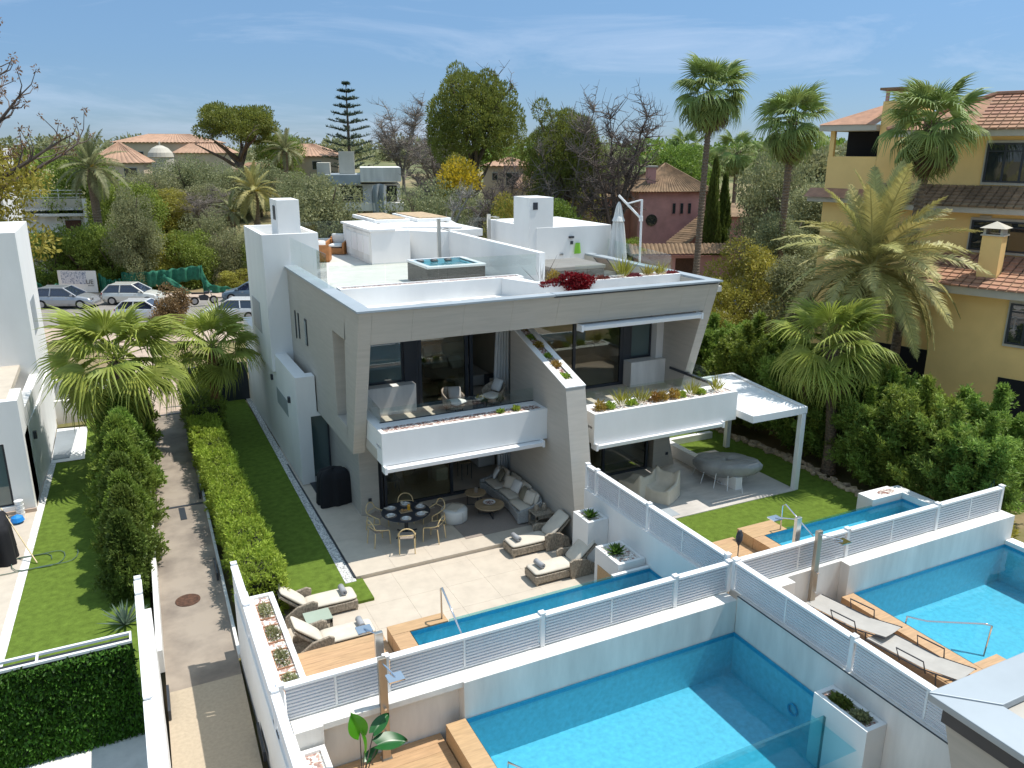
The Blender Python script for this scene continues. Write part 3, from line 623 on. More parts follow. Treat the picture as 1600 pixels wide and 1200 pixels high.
fence('slatted_fence', 'white slatted fence running right past the turf garden to the green netting', (11.4, FW), (20.7, FW), 1.65, 2.33, (0.06, 3.45, 6.65, 9.2), (1.9, 5.0, 7.95), ns=9)
# divider between the two terraces and on towards the camera
wall('garden_wall', 'tall white dividing wall with the two white planters against it', [(11.2, 12.185, -0.3, 11.42, 18.0, 1.72), (11.2, 18.0, -0.3, 11.42, 18.05, 1.72)], 'white')
fence('slatted_fence', 'white slatted fence on the dividing wall running back to the party wall', (11.31, 12.12), (11.31, 18.1), 1.74, 2.42, (0.06, 3.0, 5.45, 5.95), (1.6, 4.3), ns=10)
wall('garden_wall', 'white wall between the two front pools rising to the slatted fence', [(11.2, 2.5, -0.3, 11.42, 11.655, 1.72)], 'white2')
fence('slatted_fence', 'white slatted fence between the two front pools leading to the roof corner', (11.31, 11.98), (11.31, 2.6), 1.74, 2.42, (0.06, 3.25, 6.4, 9.3), (1.6, 4.8), ns=10)
wall('threshold_strip', 'thin dark joint under the slatted fence between the two front pools', [(11.17, 2.6, 1.725, 11.195, 11.64, 1.74)], 'dark', 'joint', bevel=0)
# left boundary wall beside the driveway
wall('boundary_wall', 'white wall right of the driveway with fence panels on top', [(1.44, 4.0, -0.3, 1.72, 16.7, 1.62)], 'white')
fence('solid_fence', 'white solid panel fence on the wall right of the driveway', (1.50, 4.0), (1.50, 16.75), 1.64, 2.33, (0.1, 3.3, 6.0, 7.95, 10.9, 12.7), (), 'solid white panel fences', solid=True)
wall('boundary_wall', 'white wall left of the driveway beside the ivy screen', [(-0.47, 4.0, -1.5, -0.22, 16.9, 1.62)], 'white')
fence('solid_fence', 'white solid panel fence left of the driveway beside the ivy screen', (-0.40, 4.0), (-0.40, 17.0), 1.64, 2.33, (0.1, 4.2, 8.7, 12.3, 12.95), (), 'solid white panel fences', solid=True)
MBk = MB()
for (ya, yb) in ((16.9, 24), (24, 31), (31, 36.4)):
    MBk.add([(dl(ya) - 0.12, ya, 0), (dl(ya), ya, 0), (dl(yb), yb, 0), (dl(yb) - 0.12, yb, 0), (dl(ya) - 0.12, ya, 0.55), (dl(ya), ya, 0.55), (dl(yb), yb, 0.55), (dl(yb) - 0.12, yb, 0.55)], [(4, 5, 6, 7), (0, 1, 5, 4), (1, 2, 6, 5), (2, 3, 7, 6), (3, 0, 4, 7)])
tag(MBk.build('kerb_wall', M['white2']), 'low white kerb wall left of the driveway along the dark hedge', 'kerb wall')
MBk = MB()
for (ya, yb) in ((16.7, 24), (24, 30), (30, 36)):
    MBk.add([(dr(ya), ya, 0), (dr(ya) + 0.07, ya, 0), (dr(yb) + 0.07, yb, 0), (dr(yb), yb, 0), (dr(ya), ya, 0.1), (dr(ya) + 0.07, ya, 0.1), (dr(yb) + 0.07, yb, 0.1), (dr(yb), yb, 0.1)], [(4, 5, 6, 7), (0, 1, 5, 4), (1, 2, 6, 5), (2, 3, 7, 6), (3, 0, 4, 7)])
tag(MBk.build('kerb', M['white2']), 'thin pale kerb right of the driveway along the bright hedge', 'kerb')
for i, (x, y, lab) in enumerate(((0.0, 22.3, 'second from the front on the left of the driveway'), (0.22, 30.3, 'left of the driveway beyond the drain'), (-0.12, 15.6, 'low on the left wall near the white fence'), (1.42, 20.9, 'right of the driveway opposite the manhole'), (1.55, 26.6, 'right of the driveway just before the drain'), (1.66, 31.4, 'right of the driveway under the palm'), (1.38, 13.6, 'low on the right wall in front'))):
    b = MB().box(-0.025, -0.45, 0.02, 0.025, 0.45, 0.24).build('kerb_light', M['dark'], None, bevel=0.004); b.location = (x + 0.0, y, 0.0); b.rotation_euler = (0, 0, R(-1.5))
    tag(b, 'slim dark light bar ' + lab, 'light bar', 'light bars along the driveway')
# ================================================================== pools
def pool(name, label, x0, x1, y0, y1, zw, zb, open_side=None, step=None):
    t = T(name, label, 'pool', ((x0 + x1) / 2, (y0 + y1) / 2, zb))
    b = MB()
    b.quad((x0, y0, zb), (x1, y0, zb), (x1, y1, zb), (x0, y1, zb))
    b.quad((x0, y1, zb), (x1, y1, zb), (x1, y1, zw - 0.07), (x0, y1, zw - 0.07)); b.quad((x0, y0, zb), (x0, y1, zb), (x0, y1, zw - 0.07), (x0, y0, zw - 0.07)); b.quad((x1, y1, zb), (x1, y0, zb), (x1, y0, zw - 0.07), (x1, y1, zw - 0.07))
    b.quad((x1, y0, zb), (x0, y0, zb), (x0, y0, zb + 0.25 if open_side == 'y0' else zw), (x1, y0, zb + 0.25 if open_side == 'y0' else zw))
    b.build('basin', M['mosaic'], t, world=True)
    b = MB(); e = 0.004
    b.quad((x0 + e, y1 - e, zw - 0.07), (x1 - e, y1 - e, zw - 0.07), (x1 - e, y1 - e, zw + 0.04), (x0 + e, y1 - e, zw + 0.04)); b.quad((x1 - e, y1 - e, zw - 0.07), (x1 - e, y0, zw - 0.07), (x1 - e, y0, zw + 0.04), (x1 - e, y1 - e, zw + 0.04))
    b.quad((x0 + e, y0, zw - 0.07), (x0 + e, y1 - e, zw - 0.07), (x0 + e, y1 - e, zw + 0.04), (x0 + e, y0, zw + 0.04))
    b.build('waterline_tiles', M['mosaicd'], t, world=True)
    MB().quad((x0, y0, zw), (x1, y0, zw), (x1, y1, zw), (x0, y1, zw)).build('water', M['water'], t, world=True)
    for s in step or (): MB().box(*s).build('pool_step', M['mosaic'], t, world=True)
    return t
def acrylic(t, x0, y0, x1, y1, z0, z1, th=0.05):
    dx, dy = x1 - x0, y1 - y0; L = math.hypot(dx, dy); nx, ny = -dy / L * th, dx / L * th
    MB().add([(x0, y0, z0), (x1, y1, z0), (x1 + nx, y1 + ny, z0), (x0 + nx, y0 + ny, z0), (x0, y0, z1), (x1, y1, z1), (x1 + nx, y1 + ny, z1), (x0 + nx, y0 + ny, z1)],
             [(0, 3, 2, 1), (4, 5, 6, 7), (0, 1, 5, 4), (1, 2, 6, 5), (2, 3, 7, 6), (3, 0, 4, 7)]).build('acrylic_wall', M['acryl'], t, world=True)
def planks(t, x0, y0, x1, y1, z0, z1, w=0.18, along='x', m='wood', nm='plank'):
    a, b = (y0, y1) if along == 'x' else (x0, x1); n = max(1, round((b - a) / w)); w = (b - a) / n
    for i in range(n):
        if along == 'x': MB().box(x0, a + i * w + 0.002, z0, x1, a + (i + 1) * w - 0.002, z1).build(nm, M[m], t, world=True)
        else: MB().box(a + i * w + 0.002, y0, z0, a + (i + 1) * w - 0.002, y1, z1).build(nm, M[m], t, world=True)
# left lap pool: acrylic wall on the terrace side
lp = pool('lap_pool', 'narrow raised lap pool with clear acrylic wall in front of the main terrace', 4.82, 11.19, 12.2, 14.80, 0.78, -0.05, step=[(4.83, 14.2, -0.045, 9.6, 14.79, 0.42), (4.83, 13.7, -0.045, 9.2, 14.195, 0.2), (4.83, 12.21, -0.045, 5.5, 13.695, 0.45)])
acrylic(lp, 5.75, 14.81, 10.1, 14.81, -0.12, 0.84); MB().box(5.7, 14.815, -0.13, 10.1, 14.9, -0.1).build('steel_track', M['steel'], lp, world=True)
MB().box(10.1, 14.81, -0.12, 11.19, 14.9, 0.86).build('coping', M['white'], lp, world=True)
dk = T('timber_deck', 'oak look plank deck behind the left shower in front of the loungers', 'deck', (3.5, 14, -0.1))
planks(dk, 2.32, 12.2, 4.38, 15.55, -0.3, 0.5, 0.24)
st_ = T('raised_step', 'raised oak look corner bench wrapping the near end of the lap pool', 'step', (4.8, 14.5, 0.0))
planks(st_, 4.4, 12.2, 4.8, 14.80, -0.1, 0.84, 0.4, 'y'); planks(st_, 4.4, 14.81, 5.72, 15.18, -0.1, 0.84, 0.37, 'x')
# right lap pool
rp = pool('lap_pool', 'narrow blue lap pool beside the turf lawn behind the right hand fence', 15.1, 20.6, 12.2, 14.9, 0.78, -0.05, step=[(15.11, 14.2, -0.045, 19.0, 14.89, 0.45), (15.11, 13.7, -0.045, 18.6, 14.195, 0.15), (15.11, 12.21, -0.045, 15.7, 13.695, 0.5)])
acrylic(rp, 15.95, 14.91, 19.3, 14.91, -0.1, 0.84)
MB().box(20.61, 12.2, 0, 20.95, 15.4, 1.0).box(19.35, 14.95, 0, 20.61, 15.5, 1.0).build('coping', M['white'], rp, world=True)
MB().lathe([(0.22, 0.0), (0.2, 0.02)], 14, (20.2, 15.2, 1.001), sx=1.6, sy=0.7).build('pebble_tray', M['rgravel'], rp, world=True)
dk = T('timber_deck', 'oak look plank deck beside the right lap pool past the fence crossing', 'deck', (13.2, 14, -0.06))
planks(dk, 11.45, 12.2, 14.68, 15.68, -0.3, 0.5, 0.24)
st2 = T('raised_step', 'raised oak look corner bench wrapping the near end of the right lap pool', 'step', (15, 14.5, 0.0))
planks(st2, 14.7, 12.2, 15.08, 14.9, -0.1, 0.82, 0.4, 'y'); planks(st2, 14.7, 14.91, 15.93, 15.55, -0.1, 0.82, 0.32, 'x')
# front pools
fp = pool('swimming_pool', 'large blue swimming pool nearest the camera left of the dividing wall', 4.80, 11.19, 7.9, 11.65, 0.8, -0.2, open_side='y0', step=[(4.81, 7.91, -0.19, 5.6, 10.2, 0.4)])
acrylic(fp, 5.7, 8.62, 10.7, 8.62, -0.3, 0.98, 0.06)
ring = MB().lathe([(0.13, 0), (0.13, 0.03), (0.10, 0.03), (0.10, 0)], 20, cap=False).build('pool_light', M['mosaicd'], fp); ring.rotation_euler = (0, R(-90), 0); ring.location = Vector((11.17, 9.8, 0.15)) - fp.location
dk = T('timber_deck', 'oak look plank deck in front of the shower at the bottom edge of the view', 'deck', (3.5, 11.0, 0.3))
planks(dk, 1.95, 6.0, 4.38, 11.90, 0.0, 0.5, 0.24)
st3 = T('raised_step', 'raised oak look bench along the left end of the nearest pool', 'step', (4.6, 10, 0.3)); planks(st3, 4.4, 6.0, 4.79, 11.65, 0.0, 0.86, 0.4, 'y')
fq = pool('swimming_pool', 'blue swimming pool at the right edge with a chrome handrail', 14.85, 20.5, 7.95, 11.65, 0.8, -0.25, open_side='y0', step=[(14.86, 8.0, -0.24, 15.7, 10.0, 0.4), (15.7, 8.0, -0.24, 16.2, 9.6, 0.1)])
acrylic(fq, 15.6, 7.9, 20.5, 7.9, -0.3, 0.9); MB().box(15.5, 7.3, 0.1, 21, 7.7, 0.3).build('coping', M['white'], fq, world=True)
MB().box(20.51, 7.9, -0.2, 20.8, 11.65, 0.95).build('coping', M['white'], fq, world=True)
dk = T('timber_deck', 'oak look plank deck with the two sling loungers behind the right fence', 'deck', (13, 10.0, 0.1))
planks(dk, 11.43, 5.0, 14.43, 11.90, -0.2, 0.55, 0.25)
planks(dk, 14.45, 5.0, 16.6, 7.88, -0.2, 0.55, 0.25)
st4 = T('raised_step', 'raised oak look bench with a wide corner beside the right edge pool', 'step', (14.6, 10, 0.1))
planks(st4, 14.45, 7.9, 14.84, 11.65, 0.1, 0.84, 0.4, 'y'); planks(st4, 14.85, 7.9, 15.6, 8.6, 0.1, 0.84, 0.35, 'x')
struct('paving_in_front', slab(MB(), -.3, -.02, 1.7, -1, 24, 12.0, [(4.78, 7.88, 11.21, 11.67), (14.83, 7.93, 20.52, 11.67)]), M['tile'])
# ================================================================== planters
def planter(name, label, x0, y0, x1, y1, z0, z1, fill, w=0.1, m='white', drop=0.05):
    t = T(name, label, 'planter', ((x0 + x1) / 2, (y0 + y1) / 2, z0))
    b = MB(); b.box(x0, y0, z0, x1, y0 + w, z1).box(x0, y1 - w, z0, x1, y1, z1).box(x0, y0 + w, z0, x0 + w, y1 - w, z1).box(x1 - w, y0 + w, z0, x1, y1 - w, z1); bmerge(b)
    b.build('planter_wall', M[m], t, world=True)
    MB().box(x0 + w, y0 + w, z0 + 0.05, x1 - w, y1 - w, z1 - drop).build('fill', M[fill], t, world=True); return t
planter('wall_planter', 'white planter wall with white pebbles and succulents beside the left loungers', 1.73, 12.4, 2.30, 17.0, -0.2, 1.3, 'wgravel', 0.11)
planter('wall_planter', 'white planter wall filled with red brown gravel at the bottom edge', 1.73, 6.0, 2.18, 11.6, -0.2, 1.3, 'wgravel', 0.09)
planter('wall_planter', 'white planter with golden dry plants behind the fence on the right deck', 11.43, 5.0, 11.86, 11.5, 0.4, 1.72, 'rgravel', 0.07)
planter('tall_planter', 'tall white planter with a small agave against the dividing wall', 10.55, 16.75, 11.19, 17.55, -0.12, 1.35, 'wgravel', 0.09)
p2 = planter('tall_planter', 'lower white planter with an agave over the end of the lap pool', 10.38, 15.0, 11.19, 16.1, -0.12, 1.0, 'wgravel', 0.09)
MB().box(10.37, 15.3, -0.12, 10.378, 15.95, 0.55).build('wood_panel', M['wood'], p2, world=True)
planter('tall_planter', 'white planter with dark green plants at the end of the nearest pool', 10.70, 7.75, 11.19, 8.95, -0.2, 1.3, 'rgravel', 0.09)
# ================================================================== right hand garden
struct('right_lawn', MB().box(11.45, 15.95, -0.2, 21.35, 40, -0.004), M['grass'])
rpv = struct('right_patio', MB().box(11.6, 18.15, -0.1, 19.6, 22.3, 0.02), M['wash'])
struct('right_patio_rug', MB().box(13.2, 18.3, 0.021, 14.9, 20.9, 0.03), M['coping'])
wall('low_wall', 'low white wall running from the stone pier along the right patio', [(17.72, 19.0, 0.0, 18.0, 23.4, 0.45), (17.6, 23.4, 0.0, 20.4, 23.6, 0.25)], 'white')
struct('white_path', MB().box(16.4, 22.31, -0.02, 17.7, 27.0, 0.022), M['white'])
# rocks along the hedge
RK = []
for k in range(3):
    bm = bmesh.new(); bmesh.ops.create_icosphere(bm, subdivisions=1, radius=1)
    for v in bm.verts: v.co *= random.uniform(0.7, 1.15)
    me = bpy.data.meshes.new('rock'); bm.to_mesh(me); bm.free(); me.materials.append(mat('tan_rock_%d' % k, (0.40 + k * 0.04, 0.30 + k * 0.03, 0.19 + k * 0.03), 0.9, var=0.2, vs=4)); RK.append(me)
rb = T('rock_border', 'row of rough tan rocks edging the turf in front of the cypress screen', 'rock border', (21.3, 20, 0))
for i in range(110):
    y = 16.5 + i * 0.085; x = 21.33 + 0.12 * math.sin(y) + random.uniform(-0.13, 0.22)
    s = random.uniform(0.07, 0.17); share('rock', RK[i % 3], rb, (x - 21.3, y - 20, 0.03), (random.random() * 3, 0, random.random() * 6), (s * 1.4, s, s * 0.8))
# pergola
PG = T('pergola', 'white louvred aluminium pergola over the right patio', 'pergola', (18.6, 20.4, 0))
for x, y in ((19.62, 18.25), (20.25, 22.4)):
    MB().box(x - 0.09, y - 0.09, 0, x + 0.09, y + 0.09, 2.72).build('post', M['wmetal'], PG, world=True, bevel=0.008)
PB = [(17.42, 18.16), (19.74, 18.16), (20.36, 22.5), (17.45, 22.5)]
for (a, b) in ((0, 1), (1, 2), (2, 3), (3, 0)):
    (x0, y0), (x1, y1) = PB[a], PB[b]; d = Vector((x1 - x0, y1 - y0, 0)); L = d.length; d.normalize(); n = Vector((-d.y, d.x, 0)) * 0.14
    P = [Vector((x0, y0, 0)), Vector((x1, y1, 0)), Vector((x1, y1, 0)) + n, Vector((x0, y0, 0)) + n]
    zt = 2.925 + a * 0.003
    MB().add([(p.x, p.y, 2.7) for p in P] + [(p.x, p.y, zt) for p in P], [(0, 3, 2, 1), (4, 5, 6, 7), (0, 1, 5, 4), (1, 2, 6, 5), (2, 3, 7, 6), (3, 0, 4, 7)]).build('beam', M['wmetal'], PG, world=True)
for i in range(24):
    y = 18.34 + i * 0.172; x1 = 19.6 + (y - 18.16) * 0.143
    MB().prism([(y, 2.83), (y + 0.16, 2.86), (y + 0.165, 2.89), (y + 0.003, 2.86)], 'x', 17.56, x1 - 0.02).build('louvre', M['wmetal'], PG, world=True)
# ivy screen on the left plot
iv = T('ivy_screen', 'dense green artificial ivy screen with a pale metal trough on top', 'ivy screen', (-1.8, 15.1, 0))
box('screen_panel', M['dark'], iv, -3.6, 15.1, 0.02, -0.6, 15.14, 1.98)
MB().box(-3.6, 15.06, 2.0, -0.6, 15.12, 2.05).box(-3.6, 15.36, 2.0, -0.6, 15.42, 2.05).box(-0.64, 15.12, 2.0, -0.6, 15.36, 2.05).box(-2.2, 15.12, 2.0, -2.16, 15.36, 2.05).build('trough_frame', M['wmetal'], iv, world=True)
box('trough', M['dark'], iv, -3.6, 15.15, 1.7, -0.61, 15.35, 1.96)
n = 15000; P = np.stack([rng.uniform(-3.6, -0.6, n), rng.uniform(14.98, 15.1, n), rng.uniform(0.0, 2.0, n)], 1); Nn = np.tile([0, -0.75, -0.35], (n, 1))
Vv, Ff = leaves(P, Nn, 0.085, 0.05, 0.55); o = bpy.data.objects.new('ivy_leaves', np_mesh('ivy_leaves', Vv, Ff, leafm('glossy_ivy_leaf', (0.085, 0.19, 0.02), isl=0.5))); link(o, iv); o.location = -Vector(iv.location); o['kind'] = 'stuff'
wall('pool_wall', 'pale sloping pool wall under the ivy screen', [(-9.0, 13.2, -1.0, -0.48, 15.05, 0.0)], 'white2')
# ================================================================== left neighbour house
LH = T('neighbour_house', 'white modern neighbouring house cut off by the left edge', 'house', (-6, 30, 0))
def lhb(nm, m, *a, bevel=0.006): return box(nm, M[m], LH, *a, bevel=bevel)
w = MB(); hole_wall(w, 'y', 27.5, 27.8, -10, 0, -3.2, 3.65, [(-6.5, 0.25, -3.75, 2.32)]); w.build('front_wall', M['white'], LH, world=True)
lhb('side_wall', 'white', -3.5, 27.805, 0, -3.2, 29.0, 3.65)
MB().prism([(-3.2, 27.9), (-3.2, 29.0), (-3.02, 31.8), (-2.98, 36.4), (-4.5, 36.4), (-4.5, 27.9)], 'z', 0.0, 2.4).build('side_wall', M['white'], LH, world=True)
MB().prism([(-3.45, 28.9), (-3.2, 28.9), (-3.03, 33.4), (-3.35, 33.4)], 'z', 2.401, 3.0).build('side_wall', M['white'], LH, world=True)
lhb('terrace_floor', 'tile', -10, 27.81, 3.2, -3.6, 33.4, 3.4)
lhb('tower', 'white', -10, 33.4, 0.0, -3.05, 38.6, 8.15)
lhb('tower_cap', 'white2', -9.9, 33.6, 8.151, -3.3, 38.4, 8.16, bevel=0)
lhb('tower_recess', 'coping', -3.048, 34.6, 4.2, -3.04, 36.4, 5.5, bevel=0)
w_ = lhb('window', 'dark', -6.5, 27.62, 0.25, -3.75, 27.68, 2.32, bevel=0); MB().box(-6.4, 27.60, 0.32, -3.82, 27.615, 2.25).build('pane', M['paneb'], w_)
lhb('wall_lamp', 'dark', -3.2, 29.6, 1.7, -3.05, 29.75, 1.95, bevel=0)
lhb('plinth', 'pave', -10, 27.42, 0, -3.18, 27.49, 0.12, bevel=0)
box('garden_end_wall', M['white2'], LH, -3.0, 36.9, -0.1, 0.45, 37.1, 0.9)
wall('dark_gate', 'dark boundary panel closing the far end of the shaded lawn', [(1.9, 37.0, -0.1, 4.8, 37.1, 1.7)], 'dark', 'gate')
wall('street_wall', 'white street wall with planting behind the palms', [(-9, 39.3, -0.3, -0.6, 39.5, 1.2)], 'white')
# ================================================================== furniture and small things
TR = -0.12   # lower terrace level
def pads(parent, nm, m, w, d, h, loc, rot=(0, 0, 0), puff=0.35):
    """soft cushion: a box bulged by subdivision"""
    b = MB()
    def f(k):
        P = []
        for z in (-h / 2, h / 2): pass
    nx, ny = 4, 4
    b.grid(lambda u, v: ((u - .5) * w, (v - .5) * d, h / 2 + puff * h * (1 - (2 * u - 1) ** 4) * (1 - (2 * v - 1) ** 4) - h * 0.25), nx, ny)
    b.grid(lambda u, v: ((.5 - u) * w, (v - .5) * d, -h / 2 + h * 0.1 - puff * 0.4 * h * (1 - (2 * u - 1) ** 4) * (1 - (2 * v - 1) ** 4)), nx, ny)
    n = (nx + 1) * (ny + 1); o = len(b.v) - 2 * n
    top = [j for j in range(nx)] + [(j + 1) * (nx + 1) - 1 for j in range(ny)] + [n - 1 - j for j in range(nx)] + [(ny - j) * (nx + 1) for j in range(ny)]
    def mir(i): return n + (i // (nx + 1)) * (nx + 1) + (nx - i % (nx + 1))
    for i in range(len(top)):
        a, c = top[i], top[(i + 1) % len(top)]; b.f.append((c, a, mir(a), mir(c)))
    o = b.build(nm, M[m], parent, smooth=True, sub=1); o.location = loc; o.rotation_euler = rot; return o
def leg(parent, m, x, y, z0, z1, r=0.02, nm='leg'): return MB().box(x - r, y - r, z0, x + r, y + r, z1).build(nm, M[m], parent)
# ---------------- loungers
def lounger(label, loc, rz):
    t = T('sun_lounger', label, 'sun lounger', loc, rz, 'wicker sun loungers on the terrace')
    # local: foot end at x=0, head at x=2
    b = MB(); b.box(0.0, -0.33, 0.06, 1.25, 0.33, 0.27).box(1.25, -0.31, 0.06, 1.9, 0.31, 0.16)
    b.build('frame', M['rattan'], t, bevel=0.015)
    for x in (0.05, 1.8):
        for y in (-0.29, 0.29): leg(t, 'rattan', x, y, 0, 0.07, 0.03)
    for s in (-1, 1):
        b = MB(); y = s * 0.33
        b.prism([(1.05, 0.0), (1.0, 0.50), (1.12, 0.56), (1.5, 0.50), (1.8, 0.30), (1.85, 0.0)], 'y', y, y + s * 0.07)
        b.build('arm', M['rattan'], t, bevel=0.02)
    b = MB(); b.prism([(1.22, 0.27), (1.85, 0.83), (1.90, 0.80), (1.28, 0.22)], 'y', -0.3, 0.3); b.build('back_frame', M['rattan'], t, bevel=0.01)
    pads(t, 'seat_cushion', 'cush', 1.27, 0.64, 0.11, (0.62, 0, 0.335))
    pads(t, 'back_cushion', 'cush', 0.88, 0.62, 0.11, (1.53, 0, 0.64), (0, -R(41.5), 0))
    return t
def towel(label, loc, rz):
    b = MB(); L = 0.36; pts = []
    n = 26; 
    vs = []
    for e in (0, L):
        for i in range(n):
            a = i / (n - 1) * 5.2 * math.pi; r = 0.018 + 0.05 * i / (n - 1); vs.append((r * math.cos(a), e - L / 2, 0.07 + r * math.sin(a)))
    b.add(vs, [(i, i + 1, n + i + 1, n + i) for i in range(n - 1)])
    o = b.build('rolled_towel', M['towel'], None, solid=0.016, smooth=True); o.location = loc; o.rotation_euler = (0, 0, rz); return tag(o, label, 'towel', 'rolled grey towels')
lounger('wicker lounger in the right pair nearer the sofa, back raised to the wall', (9.05, 18.62, TR), 0)
lounger('wicker lounger in the right pair nearer the lap pool, back raised', (8.92, 16.98, TR), 0)
lounger('wicker lounger in the left pair next to the small lawn', (4.42, 17.98, TR), math.pi)
lounger('wicker lounger in the left pair next to the timber deck', (4.42, 16.36, TR), math.pi)
towel('rolled grey towel on the right lounger nearer the sofa', (9.32, 18.62, TR + 0.40), 0.1)
towel('rolled grey towel on the right lounger nearer the lap pool', (9.2, 16.98, TR + 0.40), 0.1)
towel('rolled grey towel on the left lounger by the lawn', (4.12, 17.98, TR + 0.40), 0.0)
towel('rolled grey towel on the left lounger by the deck', (4.12, 16.36, TR + 0.40), 0.0)
def wtable(label, loc, w, d, h, top='rattan'):
    t = T('side_table', label, 'side table', loc, 0)
    b = MB().box(-w / 2, -d / 2, h - 0.03, w / 2, d / 2, h).build('table_top', M[top], t, bevel=0.005)
    MB().box(-w / 2 + .01, -d / 2 + .01, h - 0.13, w / 2 - .01, -d / 2 + .03, h - .031).box(-w / 2 + .01, d / 2 - .03, h - 0.13, w / 2 - .01, d / 2 - .01, h - .031).box(-w / 2 + .01, -d / 2 + .03, 0.12, w / 2 - .01, d / 2 - .03, 0.14).build('apron', M['rattan'], t)
    for x in (-w / 2 + .04, w / 2 - .04):
        for y in (-d / 2 + .04, d / 2 - .04): leg(t, 'rattan', x, y, 0, h - 0.031, 0.03)
    return t
M['glasstop'] = mat('pale_green_glass_top', (0.36, 0.42, 0.34), 0.15, var=0.03)
wtable('small wicker side table with pale green glass between the left loungers', (3.3, 17.17, TR), 0.62, 0.5, 0.42, 'glasstop')
wtable('wicker side table beside the sofa end with lanterns on it', (10.62, 19.55, 0), 0.6, 0.55, 0.5)
for k, (x, y, lab) in enumerate(((10.5, 19.62, 'short lantern on the wicker table, left one'), (10.74, 19.58, 'short lantern on the wicker table, next to the wall'))):
    t = T('lantern', lab, 'lantern', (x, y, 0.5)); MB().lathe([(0.07, 0), (0.08, 0.1), (0.06, 0.2)], 12).build('body', M['rattan'], t); MB().lathe([(0.03, 0.201), (0.03, 0.23)], 8).build('candle', M['cush'], t)
# ---------------- dining set
cx, cy = 6.78, 20.82
t = T('dining_table', 'round dark dining table laid for six', 'table', (cx, cy, 0))
MB().lathe([(0.0, 0.715), (0.70, 0.715), (0.72, 0.735), (0.70, 0.745), (0.0, 0.745)], 40, cap=False).build('table_top', M['dark'], t)
MB().tube([(0, 0, 0.03), (0, 0, 0.714)], 0.06, 12).build('pedestal', M['dark'], t)
for k in range(4): MB().tube([(0, 0, 0.06), (0.4 * math.cos(k * math.pi / 2 + .4), 0.4 * math.sin(k * math.pi / 2 + .4), 0.02)], 0.02, 6).build('foot', M['dark'], t)
def dchair(label, loc, rz):
    t = T('dining_chair', label, 'chair', loc, rz, 'ash wood chairs round the dining table')   # local: faces +x (to table), back at x=-0.24
    r = 0.016
    for s in (-1, 1):
        MB().tube([(0.24, s * 0.24, 0), (0.22, s * 0.235, 0.42), (0.2, s * 0.235, 0.45)], r, 8).build('leg', M['cwood'], t)
        MB().tube([(-0.27, s * 0.22, 0), (-0.22, s * 0.21, 0.44)], r, 8).build('leg', M['cwood'], t)
    MB().box(-0.2, -0.2, 0.44, 0.2, 0.2, 0.465).build('seat', M['dplate'], t, bevel=0.008)
    P = [(0.2, -0.235, 0.45), (0.0, -0.25, 0.5), (-0.2, -0.235, 0.56)] + [(-0.24 - 0.05 * math.sin(a), -0.22 * math.cos(a), 0.60 + 0.2 * math.sin(a)) for a in [i * math.pi / 10 for i in range(11)]] + [(-0.2, 0.235, 0.56), (0.0, 0.25, 0.5), (0.2, 0.235, 0.45)]
    MB().tube(P, r, 8).build('back_hoop', M['cwood'], t)
    MB().tube([(-0.235, -0.215, 0.56), (-0.25, 0, 0.57), (-0.235, 0.215, 0.56)], 0.012, 6).build('back_rail', M['cwood'], t)
    return t
lab6 = ['ash chair nearest the lawn with its back to the camera side', 'ash chair in front of the table, its back straight to the camera', 'ash chair front right of the dining table towards the pouf', 'ash chair back right by the glass, towards the pouf', 'ash chair behind the dining table against the dark glass', 'ash chair at back left beside the stone pier']
for k in range(6):
    a = R(-108 - 60 + 60 * k); d = 0.98 if k % 2 else 0.92
    dchair(lab6[k], (cx + d * math.cos(a), cy + d * math.sin(a), 0), a + math.pi)
for k in range(6):
    a = R(-108 - 60 + 60 * k); x, y = cx + 0.5 * math.cos(a), cy + 0.5 * math.sin(a)
    t = T('place_setting', 'place setting with bowl and napkin, ' + ['lawn side', 'nearest the camera side', 'front right', 'back right', 'by the dark glass', 'by the stone pier'][k] + ' of the table', 'place setting', (x, y, 0.746), a, 'place settings on the dining table')
    MB().lathe([(0.0, 0.0), (0.17, 0.0), (0.17, 0.006), (0, 0.006)], 20, cap=False).build('placemat', M['dplate'], t)
    MB().lathe([(0.05, 0.007), (0.125, 0.02), (0.125, 0.026), (0.0, 0.014)], 18, cap=False).build('plate', M['plate'], t)
    MB().lathe([(0.03, 0.02), (0.07, 0.055), (0.065, 0.055), (0.0, 0.03)], 16, cap=False).build('bowl', M['plate'], t)
    MB().prism([(-0.11, 0.0), (0.0, 0.05), (0.12, 0.02), (0.02, -0.05)], 'z', 0.03, 0.045).build('napkin', M['cush'], t).location = (0.06, 0.1, 0)
t = T('fruit_tray', 'bread and orange juice standing in the middle of the dining table', 'tray', (cx, cy, 0.746))
MB().box(-0.18, -0.1, 0, 0.18, 0.1, 0.02).build('board', M['twood'], t)
MB().lathe([(0.045, 0.021), (0.05, 0.16), (0.03, 0.2)], 12, (0.1, 0.02, 0)).build('juice_jug', mat('orange_juice', (0.6, 0.3, 0.03), 0.2, var=0.03), t)
for k, (x, y) in enumerate(((-0.1, 0.03), (-0.02, -0.03), (-0.12, -0.05))): MB().lathe([(0.0, 0.02), (0.045, 0.04), (0.04, 0.07), (0.0, 0.085)], 10, (x, y, 0), cap=False).build('bread_roll', mat('bread_crust_%d' % k, (0.42, 0.24, 0.1), 0.8), t)
